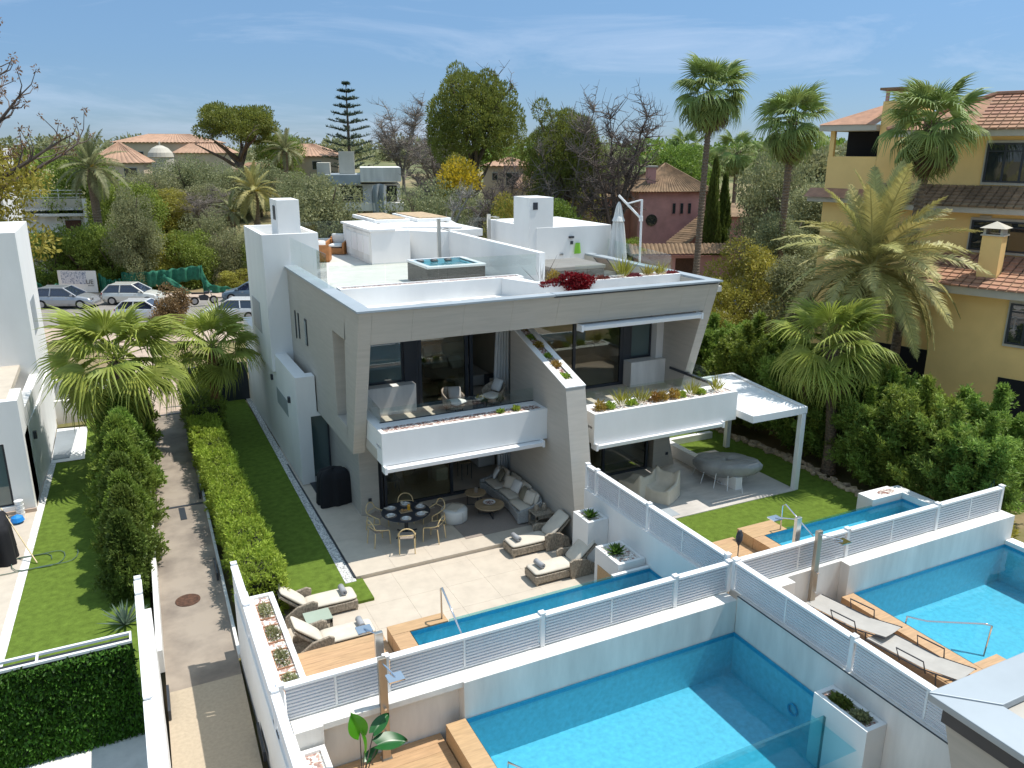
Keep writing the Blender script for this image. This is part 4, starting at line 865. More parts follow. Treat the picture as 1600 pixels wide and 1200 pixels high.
# ---------------- pouf, coffee tables, sofa
t = T('pouf', 'round white pouf with a folded blanket on top', 'pouf', (8.42, 21.1, 0))
MB().lathe([(0.37, 0.0), (0.41, 0.04), (0.41, 0.36), (0.37, 0.41), (0.0, 0.42)], 32, cap=False).build('body', M['cfab'], t, smooth=True)
for k in range(4): MB().tube([(0.415 * math.cos(k * 1.57 + 0.3), 0.415 * math.sin(k * 1.57 + 0.3), 0.03), (0.415 * math.cos(k * 1.57 + 0.3), 0.415 * math.sin(k * 1.57 + 0.3), 0.37)], 0.005, 4).build('seam', M['cushg'], t)
b = MB().grid(lambda u, v: ((u - .5) * 0.55, (v - .5) * 0.42, 0.44 + 0.012 * math.sin(u * 7) * math.cos(v * 5)), 8, 8).build('blanket', M['cush'], None, solid=0.02, smooth=True); b.location = (8.42, 21.1, 0); b.rotation_euler = (0, 0, 0.7); tag(b, 'folded beige blanket lying on the white pouf', 'blanket')
def ctable(label, loc, r, h):
    t = T('coffee_table', label, 'coffee table', loc)
    MB().lathe([(0, h - 0.03), (r, h - 0.03), (r, h), (0, h)], 32, cap=False).build('table_top', M['twood'], t)
    for k in range(3):
        a = k * 2.094 + 0.4; MB().tube([(0, 0, 0.05), (r * 0.8 * math.cos(a), r * 0.8 * math.sin(a), 0.02), (r * 0.75 * math.cos(a), r * 0.75 * math.sin(a), h - 0.031)], 0.016, 6).build('leg', M['dark'], t)
    return t
ctable('taller round oak coffee table nearest the glass doors', (9.42, 21.75, 0), 0.34, 0.47)
ctable('lower round oak coffee table with a dark bowl on it', (9.55, 20.95, 0), 0.46, 0.36)
t = T('bowl', 'white bowl filled with dark pebbles on the lower coffee table', 'bowl', (9.55, 20.97, 0.361)); MB().lathe([(0.08, 0.0), (0.2, 0.07), (0.19, 0.07), (0.0, 0.02)], 24, cap=False).build('shell', M['plate'], t); MB().lathe([(0, 0.055), (0.165, 0.055), (0, 0.075)], 16, cap=False).build('pebbles', M['rgravel'], t)
tag(MB().lathe([(0.06, 0), (0.065, 0.15), (0.05, 0.15), (0.05, 0.02)], 14, cap=False).build('candle_holder', M['dplate'], None), 'brown glass candle holder on the taller coffee table', 'candle holder').location = (9.45, 21.75, 0.471)
rg = MB().prism([(8.25, 19.75), (11.0, 19.75), (11.0, 22.5), (8.2, 22.5)], 'z', 0.004, 0.012).build('outdoor_rug', mat('taupe_rug', (0.30, 0.25, 0.215), 0.95, var=0.06, vs=30, bump=0.3, bs=80)); tag(rg, 'taupe outdoor rug under the sofa and coffee tables', 'rug')
SO = T('sofa', 'long curved grey wicker sofa with cream cushions along the stone wall', 'sofa', (10.55, 21.3, 0.012))
def arc(u, off): # u 0..1 front end to back end
    a = (u - 0.5) * 2.0; y = (u - 0.5) * 2.75; x = 0.16 * (a * a) - 0.0
    return (-x + 0.05 + off, y)
b = MB()
for s0, s1, z0, z1 in ((-0.42, 0.36, 0.04, 0.34),):
    n = 14; vs = []
    for i in range(n + 1):
        for off, z in ((s0, z0), (s1, z0), (s1, z1), (s0, z1)): x, y = arc(i / n, off); vs.append((x, y, z))
    b.add(vs, [(4 * i + j, 4 * i + (j + 1) % 4, 4 * i + 4 + (j + 1) % 4, 4 * i + 4 + j) for i in range(n) for j in range(4)] + [(0, 3, 2, 1), (4 * n, 4 * n + 1, 4 * n + 2, 4 * n + 3)])
b.build('base', M['sofaw'], SO, bevel=0.02)
b = MB(); n = 16; vs = []
for i in range(n + 1):
    u = -0.02 + 1.04 * i / n; hh = 0.72 - 0.12 * abs(2 * u - 1) ** 6
    for off, z in ((0.26, 0.3), (0.38, 0.3), (0.44, hh), (0.34, hh)): x, y = arc(u, off); vs.append((x, y, z))
b.add(vs, [(4 * i + j, 4 * i + (j + 1) % 4, 4 * i + 4 + (j + 1) % 4, 4 * i + 4 + j) for i in range(n) for j in range(4)] + [(0, 3, 2, 1), (4 * n, 4 * n + 1, 4 * n + 2, 4 * n + 3)])
b.build('backrest', M['sofaw'], SO, bevel=0.02)
for u in (-0.03, 1.0):
    b = MB(); vs = []
    for i in range(9):
        off = -0.42 + 0.8 * i / 8; h_ = 0.42 + 0.22 * (i / 8) ** 1.5; x, y = arc(u, off)
        vs += [(x, y, 0.05), (x, y + 0.1, 0.05), (x, y + 0.1, h_), (x, y, h_)]
    b.add(vs, [(4 * i + j, 4 * i + (j + 1) % 4, 4 * i + 4 + (j + 1) % 4, 4 * i + 4 + j) for i in range(8) for j in range(4)] + [(0, 3, 2, 1), (32, 33, 34, 35)]).build('arm', M['sofaw'], SO, bevel=0.015)
for k in range(3): x, y = arc(1 / 6 + k / 3, -0.05); pads(SO, 'seat_cushion', 'cush', 0.7, 0.9, 0.13, (x, y, 0.41))
for k in range(4): x, y = arc(1 / 8 + k / 4, 0.2); pads(SO, 'back_cushion', 'cush', 0.42, 0.66, 0.16, (x, y, 0.64), (0, R(-72), 0.0))
for k, (u, off, m, rz) in enumerate(((0.10, 0.12, 'cush', 0.3), (0.24, 0.04, 'olive', -0.2), (0.45, 0.05, 'cfab', 0.2), (0.58, 0.0, 'cush', 0.5), (0.82, 0.05, 'olive', -0.3), (0.94, 0.10, 'cfab', -0.5))):
    x, y = arc(u, off - 0.05); c = pads(None, 'throw_cushion', m, 0.42, 0.42, 0.13, (x + 10.55, y + 21.3, 0.69), (0, R(-62), rz))
    tag(c, ['cream throw cushion at the front end of the sofa', 'olive throw cushion near the front end of the sofa', 'patterned white throw cushion in the middle of the sofa', 'beige throw cushion leaning in the middle of the sofa', 'olive throw cushion near the back end of the sofa', 'white throw cushion at the back end of the sofa'][k], 'cushion', 'throw cushions on the sofa')
# ---------------- covered barbecue
def draped(name, label, cat, m, loc, w, d, h, rz=0, top=0.75, parent=None, z0=0.0):
    b = MB(); n = 28
    prof = [(1.06, 0.0), (1.02, 0.25), (0.98, 0.55), (0.93, 0.8), (0.75, 0.95), (0.35, 1.0), (0.0, 1.0)]
    random.seed(hash(label) % 1000 if False else len(label))
    ph = [random.uniform(0, 6) for _ in range(4)]
    def fn(u, v):
        k = v * (len(prof) - 1); i = min(int(k), len(prof) - 2); f = k - i; r = prof[i][0] * (1 - f) + prof[i + 1][0] * f; z = prof[i][1] * (1 - f) + prof[i + 1][1] * f
        a = u * 2 * math.pi; ca, sa = math.cos(a), math.sin(a); q = 1 / max(abs(ca), abs(sa)) ** 0.72
        wv = 1 + (0.05 * math.sin(7 * a + ph[0]) + 0.035 * math.sin(13 * a + ph[1])) * (1 - v) ** 0.7
        return (w / 2 * r * q * ca * wv, d / 2 * r * q * sa * wv, z0 + z * h + (0.03 * math.sin(3 * a + ph[2]) if v > 0.55 else 0))
    b.grid(fn, 56, 18); o = b.build(name, M[m], parent, smooth=True); o.location = loc; o.rotation_euler = (0, 0, rz)
    if label: tag(o, label, cat)
    return o
draped('covered_barbecue', 'barbecue under a loose black cover beside the stone pier', 'covered barbecue', 'black', (5.45, 24.05, 0.012), 1.05, 0.8, 1.15, 0.05)
# ---------------- first floor balcony things
def tub_chair(label, loc, rz, m='rattan'):
    t = T('lounge_chair', label, 'chair', loc, rz, 'low woven chairs on the left balcony')
    b = MB(); n = 14
    b.grid(lambda u, v: ((0.36 + 0.05 * v) * math.cos(R(70 + 220 * u)), (0.36 + 0.05 * v) * math.sin(R(70 + 220 * u)), 0.18 + v * (0.25 + 0.28 * math.sin(math.pi * u))), n, 4)
    b.build('shell', M[m], t, solid=0.04, smooth=True)
    MB().lathe([(0.33, 0.14), (0.35, 0.24), (0.0, 0.24)], 20, cap=False).build('base', M[m], t)
    pads(t, 'seat_cushion', 'cfab', 0.6, 0.6, 0.12, (0.05, 0, 0.31))
    for a in (0.8, 2.4, 3.9, 5.5): leg(t, 'dark', 0.26 * math.cos(a), 0.26 * math.sin(a), 0, 0.15, 0.012)
    return t
tub_chair('woven tub chair on the balcony near the parted curtain', (10.5, 22.7, 3.012), R(205))
tub_chair('woven tub chair on the balcony in the middle of the opening', (9.1, 22.6, 3.012), R(-60))
c = pads(None, 'throw_cushion', 'cfab', 0.42, 0.42, 0.14, (10.72, 22.85, 3.6), (0, R(-60), 0.3)); tag(c, 'white patterned cushion on the balcony tub chair', 'cushion')
c = pads(None, 'throw_cushion', 'cushg', 0.42, 0.42, 0.14, (9.2, 22.8, 3.55), (0, R(-50), 1.3)); tag(c, 'pale striped cushion on the middle balcony chair', 'cushion')
t = T('side_table', 'low dark table on the balcony with a yellow flower bowl', 'side table', (9.85, 22.3, 3.012)); MB().lathe([(0.22, 0), (0.25, 0.33), (0.0, 0.34)], 18, cap=False).build('body', M['dark'], t)
def tuft(name, label, cat, loc, n, r, h, L, Wd, m, droop=0.1, jit=0.5, group=None, parent=None, up=0.8):
    d = rng.normal(0, 1, (n, 3)); d[:, 2] = np.abs(d[:, 2]); d /= np.linalg.norm(d, axis=1, keepdims=True); P = d * rng.uniform(0, 1, (n, 1)) ** 0.5 * np.array([r, r, h]); nn = d * [1, 1, 0.5] + [0, 0, up]
    Vv, Ff = leaves(P, nn, L, Wd, jit, droop); o = bpy.data.objects.new(name, np_mesh(name, Vv, Ff, M[m])); link(o, parent); o.location = loc
    if label: tag(o, label, cat, group)
    return o
t = T('flower_bowl', 'bowl of yellow flowers on the low balcony table', 'flower bowl', (9.85, 22.3, 3.352)); MB().lathe([(0.1, 0), (0.16, 0.07)], 14).build('bowl', M['plate'], t); tuft('flowers', None, None, (0, 0, 0.06), 60, 0.14, 0.08, 0.06, 0.04, 'l_mim', parent=t)
t = T('lantern', 'black wire lantern at the right end of the left balcony', 'lantern', (10.7, 21.1, 3.012)); MB().lathe([(0.1, 0), (0.1, 0.2)], 14).build('body', M['dark'], t); MB().tube([(0.09, 0, 0.2), (0.07, 0, 0.38), (0, 0, 0.42), (-0.07, 0, 0.38), (-0.09, 0, 0.2)], 0.008, 6).build('handle', M['dark'], t)
# curtains
def curtain(label, x0, x1, y, z0, z1, amp=0.045, n=60, flare=0.0):
    b = MB().grid(lambda u, v: (x0 + (x1 - x0) * u - flare * (1 - v) * (1 - u), y + amp * math.sin(u * 34) * (0.6 + 0.4 * (1 - v)), z0 + (z1 - z0) * v), n, 8)
    o = b.build('curtain', M['cfab'], None, smooth=True, solid=0.006); return tag(o, label, 'curtain')
curtain('white pleated curtain in the open upper balcony door', 10.95, 11.42, 23.35, 3.02, 5.88, flare=0.15)
curtain('white pleated curtain at the end of the ground floor glass front', 10.85, 11.35, 23.1, 0.02, 2.64)
# bedroom
t = T('bed', 'bed with grey cover and cushions seen through the open balcony door', 'bed', (10.5, 25.7, 3.0))
MB().box(-0.9, -1.0, 0.05, 0.85, 1.0, 0.42).build('mattress', M['cushg'], t, bevel=0.04); MB().box(-0.9, 1.0, 0.0, 0.85, 1.1, 1.2).build('headboard', M['inwall'], t, bevel=0.02)
for x in (-0.45, 0.4): pads(t, 'pillow', 'cush', 0.7, 0.5, 0.2, (x, 0.7, 0.62), (R(50), 0, 0))
pads(t, 'pillow', 'cfab', 0.5, 0.5, 0.18, (0.1, 0.4, 0.62), (R(55), 0, 0.2))
t = T('bedside_table', 'dark bedside table beside the bed', 'bedside table', (11.2, 24.3, 3.0)); MB().box(-0.2, -0.2, 0, 0.2, 0.2, 0.5).build('cabinet', M['dark'], t); MB().box(-0.18, -0.21, 0.28, 0.18, -0.201, 0.46).build('drawer', M['inwall'], t)
t = T('pouf', 'dark round woven pouf inside the upper room', 'pouf', (9.5, 24.5, 3.0)); MB().lathe([(0.3, 0), (0.42, 0.2), (0.36, 0.42), (0, 0.45)], 24, cap=False).build('body', M['olive'], t, smooth=True)
t = T('armchair', 'brown leather armchair inside the upper room', 'armchair', (8.8, 24.4, 3.0)); MB().box(-0.35, -0.35, 0.1, 0.35, 0.35, 0.4).build('seat', M['olive'], t, bevel=0.06); MB().prism([(-0.45, 0.3), (-0.35, 0.3), (-0.45, 0.85), (-0.55, 0.85)], 'y', -0.35, 0.35).build('backrest', M['olive'], t, bevel=0.04)
# living room
t = T('cabinet', 'round brown sideboard inside the ground floor', 'cabinet', (8.1, 25.6, 0.012)); MB().lathe([(0.62, 0), (0.62, 0.75), (0.66, 0.76), (0.66, 0.8), (0, 0.8)], 32, cap=False).build('body', M['twood'], t); MB().lathe([(0.3, 0.801), (0.33, 0.86), (0, 0.82)], 20, cap=False).build('bowl', M['plate'], t)
t = T('stool', 'square white stool behind the ground floor glass', 'stool', (9.2, 24.3, 0.012)); MB().box(-0.22, -0.22, 0, 0.22, 0.22, 0.45).build('body', M['cfab'], t, bevel=0.04)
t = T('sofa', 'white indoor sofa seen through the ground floor glass', 'sofa', (11.15, 25.6, 0.012)); MB().box(-0.4, -1.1, 0.05, 0.25, 1.1, 0.42).build('base', M['cfab'], t, bevel=0.04); MB().box(-0.0, -1.1, 0.42, 0.25, 1.1, 0.85).build('backrest', M['cfab'], t, bevel=0.05)
t = T('side_table', 'black wire side table in the ground floor doorway', 'side table', (10.0, 24.0, 0.012)); MB().box(-0.2, -0.2, 0.6, 0.2, 0.2, 0.62).build('table_top', M['twood'], t)
for x in (-.18, .18):
    for y in (-.18, .18): leg(t, 'dark', x, y, 0, 0.6, 0.01)
t = T('side_chair', 'dark chair behind the left ground floor glass', 'chair', (7.35, 24.0, 0.012)); MB().box(-.22, -.22, .43, .22, .22, .47).build('seat', M['dark'], t); MB().box(-.22, .2, .47, .22, .24, .9).build('backrest', M['dark'], t)
for x in (-.2, .2):
    for y in (-.2, .2): leg(t, 'dark', x, y, 0, 0.43, 0.015)
# ---------------- right patio
EG = T('covered_dining_set', 'egg shaped grey cover draped over a dining set under the pergola', 'covered dining set', (17.95, 19.75, 0.02), R(-62))
b = MB()
def eg(u, v):
    a = u * 2 * math.pi; k = [(0.62, 0.28), (0.86, 0.42), (0.98, 0.58), (1.0, 0.72), (0.9, 0.83), (0.55, 0.86), (0.0, 0.80)]; q = v * 6; i = min(int(q), 5); f = q - i
    r = k[i][0] * (1 - f) + k[i + 1][0] * f; z = k[i][1] * (1 - f) + k[i + 1][1] * f
    w = 1 + 0.02 * math.sin(9 * a + 1) + 0.02 * math.sin(17 * a)
    x = 1.18 * r * math.cos(a) * w; y = 0.72 * r * math.sin(a) * w * (1 - 0.12 * math.cos(a))
    return (x, y, z + 0.13 * math.cos(a) * r + 0.02 * math.sin(5 * a) * v)
b.grid(eg, 48, 18); b.build('cover', mat('grey_blue_cover', (0.33, 0.335, 0.34), 0.55, var=0.12, vs=2, bump=0.3, bs=5), EG, smooth=True, solid=0.01)
MB().lathe([(0.34, 0.0), (0.36, 0.02), (0.16, 0.35), (0.3, 0.6)], 12, cap=False).build('table_base', M['wmetal'], EG).modifiers.new('w', 'WIREFRAME').thickness = 0.03
for k, (x, y) in enumerate(((-0.95, 0.5), (-0.6, -0.65), (-0.1, -0.78), (0.35, -0.75), (0.8, -0.62), (-1.15, 0.0), (0.5, 0.7))):
    MB().tube([(x * 1.04, y * 1.04, 0), (x * 0.9, y * 0.9, 0.5)], 0.014, 6).build('chair_leg', M['wmetal'], EG)
def sling(label, loc, rz, h=0.75):
    """armchair under a loose cover: low front, two raised arms and a raised back"""
    b = MB()
    def ht(x, y): return 0.40 + (h - .48) * max(0, math.exp(-((x + .42) / .16) ** 2)) + .14 * (math.exp(-((y - .40) / .12) ** 2) + math.exp(-((y + .40) / .12) ** 2)) * (1 - .5 * max(0, x))
    def f(u, v):
        a = u * 2 * math.pi; ca, sa = math.cos(a), math.sin(a); q = 1 / max(abs(ca), abs(sa)) ** .8
        if v > .4: k = (1 - v) / .6; x, y = .47 * ca * q * k, .45 * sa * q * k; return (x, y, ht(x, y))
        k = v / .4; fl = 1 + .06 * (1 - k) + .02 * math.sin(11 * a) * (1 - k); x, y = .47 * ca * q, .45 * sa * q
        return (x * fl, y * fl, ht(x, y) * k)
    b.grid(f, 64, 20); o = b.build('covered_chair', M['cush'], None, smooth=True); o.location = loc; o.rotation_euler = (0, 0, rz)
    return tag(o, label, 'covered chair', 'chairs under beige covers on the right patio')
sling('beige covered armchair further back on the right patio', (14.55, 20.2, 0.03), 1.9, 0.85)
sling('beige covered armchair nearer the slatted fence on the right patio', (15.15, 19.6, 0.03), -2.6, 0.85)
# ---------------- hot tubs
def hot_tub(label, x0, y0, x1, y1, z0, z1, cover):
    t = T('hot_tub', label, 'hot tub', ((x0 + x1) / 2, (y0 + y1) / 2, z0))
    n = 3
    for i in range(n):
        a = x0 + (x1 - x0) * i / n; b_ = x0 + (x1 - x0) * (i + 1) / n; MB().box(a + .004, y0, z0, b_ - .004, y0 + .04, z1 - .06).build('side_panel', M['tubp'], t, world=True)
        a = y0 + .05 + (y1 - y0 - .05) * i / n; b_ = y0 + .05 + (y1 - y0 - .05) * (i + 1) / n; MB().box(x0, a + .004, z0, x0 + .04, b_ - .004, z1 - .06).build('side_panel', M['tubp'], t, world=True)
    MB().box(x0 + .05, y0 + .05, z0, x1 - .02, y1 - .02, z1 - 0.4).build('shell', M['tubp'], t, world=True)
    if cover:
        MB().box(x0 - .04, y0 - .04, z1 - .06, x1 + .04, (y0 + y1) / 2 - 0.01, z1 + .07).box(x0 - .04, (y0 + y1) / 2 + 0.01, z1 - .06, x1 + .04, y1 + .04, z1 + .07).build('cover', M['tubc'], t, world=True, bevel=0.03)
    else:
        w = MB(); R_ = 0.17; w.box(x0 - .03, y0 - .03, z1 - .06, x1 + .03, y0 + R_, z1 + .03).box(x0 - .03, y1 - R_, z1 - .06, x1 + .03, y1 + .03, z1 + .03).box(x0 - .03, y0 + R_, z1 - .06, x0 + R_, y1 - R_, z1 + .03).box(x1 - R_, y0 + R_, z1 - .06, x1 + .03, y1 - R_, z1 + .03); bmerge(w)
        w.build('rim', M['plate'], t, world=True, bevel=0.02)
        MB().quad((x0 + R_, y0 + R_, z1 - 0.35), (x1 - R_, y0 + R_, z1 - 0.35), (x1 - R_, y1 - R_, z1 - 0.35), (x0 + R_, y1 - R_, z1 - 0.35)).build('basin', M['tubb'], t, world=True)
        w = MB(); a, b_, c, d = x0 + R_, x1 - R_, y0 + R_, y1 - R_
        w.quad((a, c, z1 - .4), (a, d, z1 - .4), (a, d, z1), (a, c, z1)).quad((b_, c, z1 - .4), (b_, d, z1 - .4), (b_, d, z1), (b_, c, z1)).quad((a, d, z1 - .4), (b_, d, z1 - .4), (b_, d, z1), (a, d, z1)).quad((a, c, z1 - .4), (b_, c, z1 - .4), (b_, c, z1), (a, c, z1)); w.build('basin', M['tubb'], t, world=True)
        MB().quad((a, c, z1 - .07), (b_, c, z1 - .07), (b_, d, z1 - .07), (a, d, z1 - .07)).build('water', M['water'], t, world=True)
        for k in range(3): pads(t, 'headrest', 'dark', 0.3, 0.14, 0.08, (-0.7 + k * 0.55, (y1 - y0) / 2 - 0.3, z1 - z0 - 0.02), (R(30), 0, 0))
M['tubp'] = mat('grey_brown_tub_panel', (0.13, 0.115, 0.10), 0.6, var=0.2, vs=5, stretch=(1, 1, 8)); M['tubc'] = mat('taupe_vinyl_cover', (0.24, 0.22, 0.19), 0.5, var=0.08)
M['tubb'] = mat('pale_tub_shell', (0.72, 0.84, 0.84), 0.3, var=0.1, vs=3)
hot_tub('open hot tub with rippling water on the left roof terrace', 9.75, 26.45, 11.95, 28.6, 6.301, 7.02, False)
hot_tub('hot tub closed with a taupe cover on the right roof terrace', 13.45, 24.15, 15.55, 26.1, 6.301, 7.02, True)
# ---------------- roof furniture
def armchair(label, loc, rz):
    t = T('armchair', label, 'armchair', loc, rz, 'orange rattan armchairs on the roof')
    MB().box(-.4, -.38, 0.02, .4, .38, .3).build('base', M['teak'], t, bevel=.02)
    for s in (-1, 1): MB().prism([(-.42, 0.02), (.42, 0.02), (.42, .55), (-.42, .68)], 'y', s * .38, s * .48).build('arm', M['teak'], t, bevel=.02)
    MB().prism([(-.5, 0.02), (-.4, 0.02), (-.42, .72), (-.52, .75)], 'y', -.48, .48).build('backrest', M['teak'], t, bevel=.02)
    pads(t, 'seat_cushion', 'cfab', .72, .7, .16, (0.02, 0, .4)); pads(t, 'back_cushion', 'cfab', .55, .66, .18, (-.3, 0, .66), (0, R(-70), 0)); return t
armchair('orange rattan armchair standing just behind the tower on the roof', (8.0, 35.2, 6.301), R(70))
armchair('orange rattan armchair with its back to the glass rail on the roof', (9.35, 37.4, 6.301), R(-125))
armchair('orange rattan armchair mostly hidden behind the white tower', (8.3, 37.6, 6.301), R(-60))
t = T('cantilever_umbrella', 'closed white cantilever umbrella on the right roof terrace', 'umbrella', (19.0, 26.9, 6.3))
def tb(nm, pts, r, m='wmetal', n=8): return MB().tube(pts, r, n).build(nm, M[m], t, world=True)
tb('base_pole', [(19.0, 26.9, 6.3), (18.97, 26.9, 9.1)], 0.045); tb('arm', [(18.97, 26.9, 9.08), (18.55, 27.15, 8.95), (18.5, 27.2, 8.93)], 0.03); tb('arm', [(18.97, 26.9, 8.35), (18.2, 27.4, 9.25)], 0.045); tb('hub', [(18.97, 26.9, 8.25), (18.96, 26.9, 8.45)], 0.08)
b = MB(); b.grid(lambda u, v: ((0.03 + 0.30 * (1 - v) ** 0.6 * (1 - 0.0 * v) * (1 + 0.28 * math.sin(u * 2 * math.pi * 8 + v * 2))) * math.cos(u * 2 * math.pi), (0.03 + 0.30 * (1 - v) ** 0.6 * (1 + 0.28 * math.sin(u * 2 * math.pi * 8 + v * 2))) * math.sin(u * 2 * math.pi), 0.25 + v * 2.45), 72, 20)
o = b.build('canopy', M['cfab'], t, smooth=True); o.location = (18.22 - 19.0, 27.38 - 26.9, 0.0)
MB().lathe([(0.06, 2.3), (0.2, 2.1), (0.26, 1.95), (0.1, 2.3)], 16, cap=False).build('valance', M['cfab'], t).location = (18.22 - 19.0, 27.38 - 26.9, 0.0)
t = T('deck_chair', 'folding dark mesh lounge chair on the right roof terrace', 'lounge chair', (16.7, 25.4, 6.3), R(20))
for y in (-.3, .3): MB().tube([(0.75, y, 0.32), (-0.1, y, 0.32), (-0.75, y, 0.85)], 0.018, 6).build('frame_rail', M['dark'], t)
for x in (0.65, -0.15):
    for y in (-.3, .3): MB().tube([(x, y, 0.32), (x + 0.05, y, 0)], 0.015, 6).build('leg', M['dark'], t)
MB().add([(0.75, -.28, .33), (0.75, .28, .33), (-.1, .28, .325), (-.1, -.28, .325), (-.75, .28, .86), (-.75, -.28, .86)], [(0, 1, 2, 3), (3, 2, 4, 5)]).build('mesh_seat', M['dplate'], t)
t = T('table', 'glass garden table at the far edge of the right roof terrace', 'table', (19.0, 25.0, 6.3)) if False else None
for lab, x, y, z0, z1 in (('square steel roof shower post behind the open hot tub', 11.95, 31.0, 6.3, 8.28), ('square steel roof shower post standing behind the sloping wall', 14.6, 31.9, 6.3, 8.32)):
    t = T('roof_shower', lab, 'shower', (x, y, z0)); MB().box(-.07, -.05, 0, .07, .05, z1 - z0).build('column', M['steel'], t, bevel=.005)
    MB().box(-.02, -.02, z1 - z0 - 0.12, .35, .02, z1 - z0 - .09).build('shower_arm', M['steel'], t); MB().box(.25, -.1, z1 - z0 - 0.15, .45, .1, z1 - z0 - .125).build('shower_head', M['steel'], t)
b = MB(); b.grid(lambda u, v: ((0.10 + 0.05 * (1 - v)) * (1 + .2 * math.sin(u * 25)) * math.cos(u * 6.283), 0.05 * (1 + .2 * math.sin(u * 25)) * math.sin(u * 6.283), v * 0.42), 30, 5)
o = b.build('hanging_towel', mat('lime_green_cloth', (0.25, 0.55, 0.05), 0.9, var=0.15)); o.location = (16.68, 27.92, 6.98); tag(o, 'lime green towel hanging on the white roof wall', 'towel')
# ---------------- showers at the pools
def shower(label, x, y, z0, z1, side, dx=0.0, m='steel'):
    t = T('outdoor_shower', label, 'shower', (x, y, z0)); h = z1 - z0
    MB().box(-.075, -.045, 0, .075, .045, h).build('column', M[m], t, bevel=.006)
    MB().tube([(0, side * .04, h - .08), (dx, side * .42, h - .12)], .014, 6).build('shower_arm', M['chrome'], t)
    MB().box(dx - .14, side * .42 - .12, h - .16, dx + .14, side * .42 + .12, h - .135).build('shower_head', M['chrome'], t)
    MB().tube([(0, side * .045, 1.1), (0, side * .11, 1.1)], .025, 10).build('tap', M['chrome'], t); MB().tube([(0.0, side * .045, .6), (0, side * .1, .6)], .018, 8).build('hose_tap', M['chrome'], t)
    MB().box(-.1, -.07, 0, .1, .07, .01).build('base_plate', M['steel'], t)
M['bsteel'] = mat('bronze_toned_steel', (0.42, 0.36, 0.29), 0.35, metal=0.75, var=0.08, stretch=(1, 1, .1), vs=6)  # steel with a bronze tone, for the columns in front of the fences
shower('steel shower column rising behind the left fence on the loungers side', 3.43, 12.38, 0.5, 2.65, 1, -0.15)
shower('bronze toned steel shower column in front of the left fence', 3.28, 11.72, 0.5, 2.58, -1, 0.1, 'bsteel')
shower('steel shower column behind the right fence beside the right lap pool', 13.55, 12.38, 0.5, 2.78, 1, -0.3)
shower('steel shower column in front of the right fence by the sling loungers', 13.62, 11.8, 0.55, 2.68, -1, 0.3, 'bsteel')
# ---------------- handrails
def rail(label, pts, r=.02, grp=None): o = MB().tube(pts, r, 10).build('handrail', M['chrome'], None, smooth=True); return tag(o, label, 'handrail', 'polished pool handrails')
rail('polished handrail standing on the corner of the left lap pool', [(5.62, 14.95, .84), (5.60, 14.93, 1.62), (5.6, 14.85, 1.68), (5.75, 14.0, 0.85), (5.78, 13.9, .45)], .022)
rail('polished handrail standing on the corner of the right lap pool', [(15.75, 14.98, .82), (15.73, 14.97, 1.55), (15.75, 14.88, 1.62), (16.05, 14.0, .9), (16.08, 13.9, .45)], .022)
rail('long bent handrail in the right edge pool', [(14.92, 10.3, .3), (14.92, 10.25, .98), (15.2, 9.95, .95), (15.3, 8.75, 1.55), (15.42, 8.7, 1.5), (15.42, 8.75, .75), (15.0, 9.2, .75)], .022)
rail('low handrail at the bottom edge of the nearest pool', [(4.95, 10.2, .3), (4.95, 10.15, 1.0), (5.4, 9.6, .9)], .02)
# ---------------- sling loungers on the right deck
def sun_sling(label, loc, rz):
    t = T('sling_lounger', label, 'sun lounger', loc, rz, 'white sling loungers on the right deck')
    b = MB(); b.grid(lambda u, v: ((v - .5) * 1.95, (u - .5) * .62, .36 + (0.14 * max(0, v - .62) / .38 if v > .62 else 0) - .02 * math.sin(u * math.pi)), 6, 16); b.build('sling', M['cushg'], t, solid=.008)
    for s in (-1, 1):
        y = s * .35; MB().tube([(-.97, y, .35), (.25, y, .35), (.98, y, .49)], .016, 6).build('frame_rail', M['dark'], t)
        MB().tube([(-.2, y, .29), (-.28, y * 1.12, .56), (.3, y * 1.12, .56), (.35, y, .3)], .016, 6).build('arm', M['dark'], t)
        MB().tube([(-.8, y, .29), (-.85, y, .0)], .016, 6).build('leg', M['dark'], t); MB().tube([(.55, y, .42), (.6, y, .0)], .016, 6).build('leg', M['dark'], t)
sun_sling('white sling lounger nearer the shower on the right deck', (13.85, 10.85, .55), R(-80)); sun_sling('white sling lounger nearer the roof corner on the right deck', (13.95, 9.2, .55), R(-82))
# ---------------- left neighbour things
draped('covered_barbecue', 'black covered barbecue at the left edge in front of the neighbour house', 'covered barbecue', 'black', (-4.0, 24.4, 0.01), 1.0, 1.3, 1.25, 0.1)
t = T('flipper_board', 'yellow board leaning under the black cover at the left edge', 'board', (-3.95, 23.5, 0.0)); MB().prism([(-.1, .02), (.1, .02), (.08, .75), (-.08, .7)], 'y', 0, .04).build('board', mat('yellow_plastic', (.7, .5, .02), .4), t)
def lrp(P, k=6):
    out = []
    for i in range(len(P) - 1):
        for j in range(k):
            f = j / k; out.append(tuple(a * (1 - f) + b * f for a, b in zip(P[i], P[i + 1])))
    return out + [P[-1]]
ho = MB().tube([(-3.5 + .9 * math.cos(a) * (1 - a * .02) + a * .07, 23.7 + .5 * math.sin(a) + .1 * math.sin(3 * a), .02 + .002 * a) for a in [i * .3 for i in range(44)]], .012, 5).build('garden_hose', mat('green_grey_hose', (.1, .16, .12), .5)); tag(ho, 'coiled green garden hose lying across the gravel strip', 'hose')
po = MB().tube([(-3.75, 25.0, 1.25), (-2.95, 23.6, .03)], .018, 6).build('pole', M['cwood']); tag(po, 'thin wooden pole leaning from the black cover onto the lawn', 'pole')
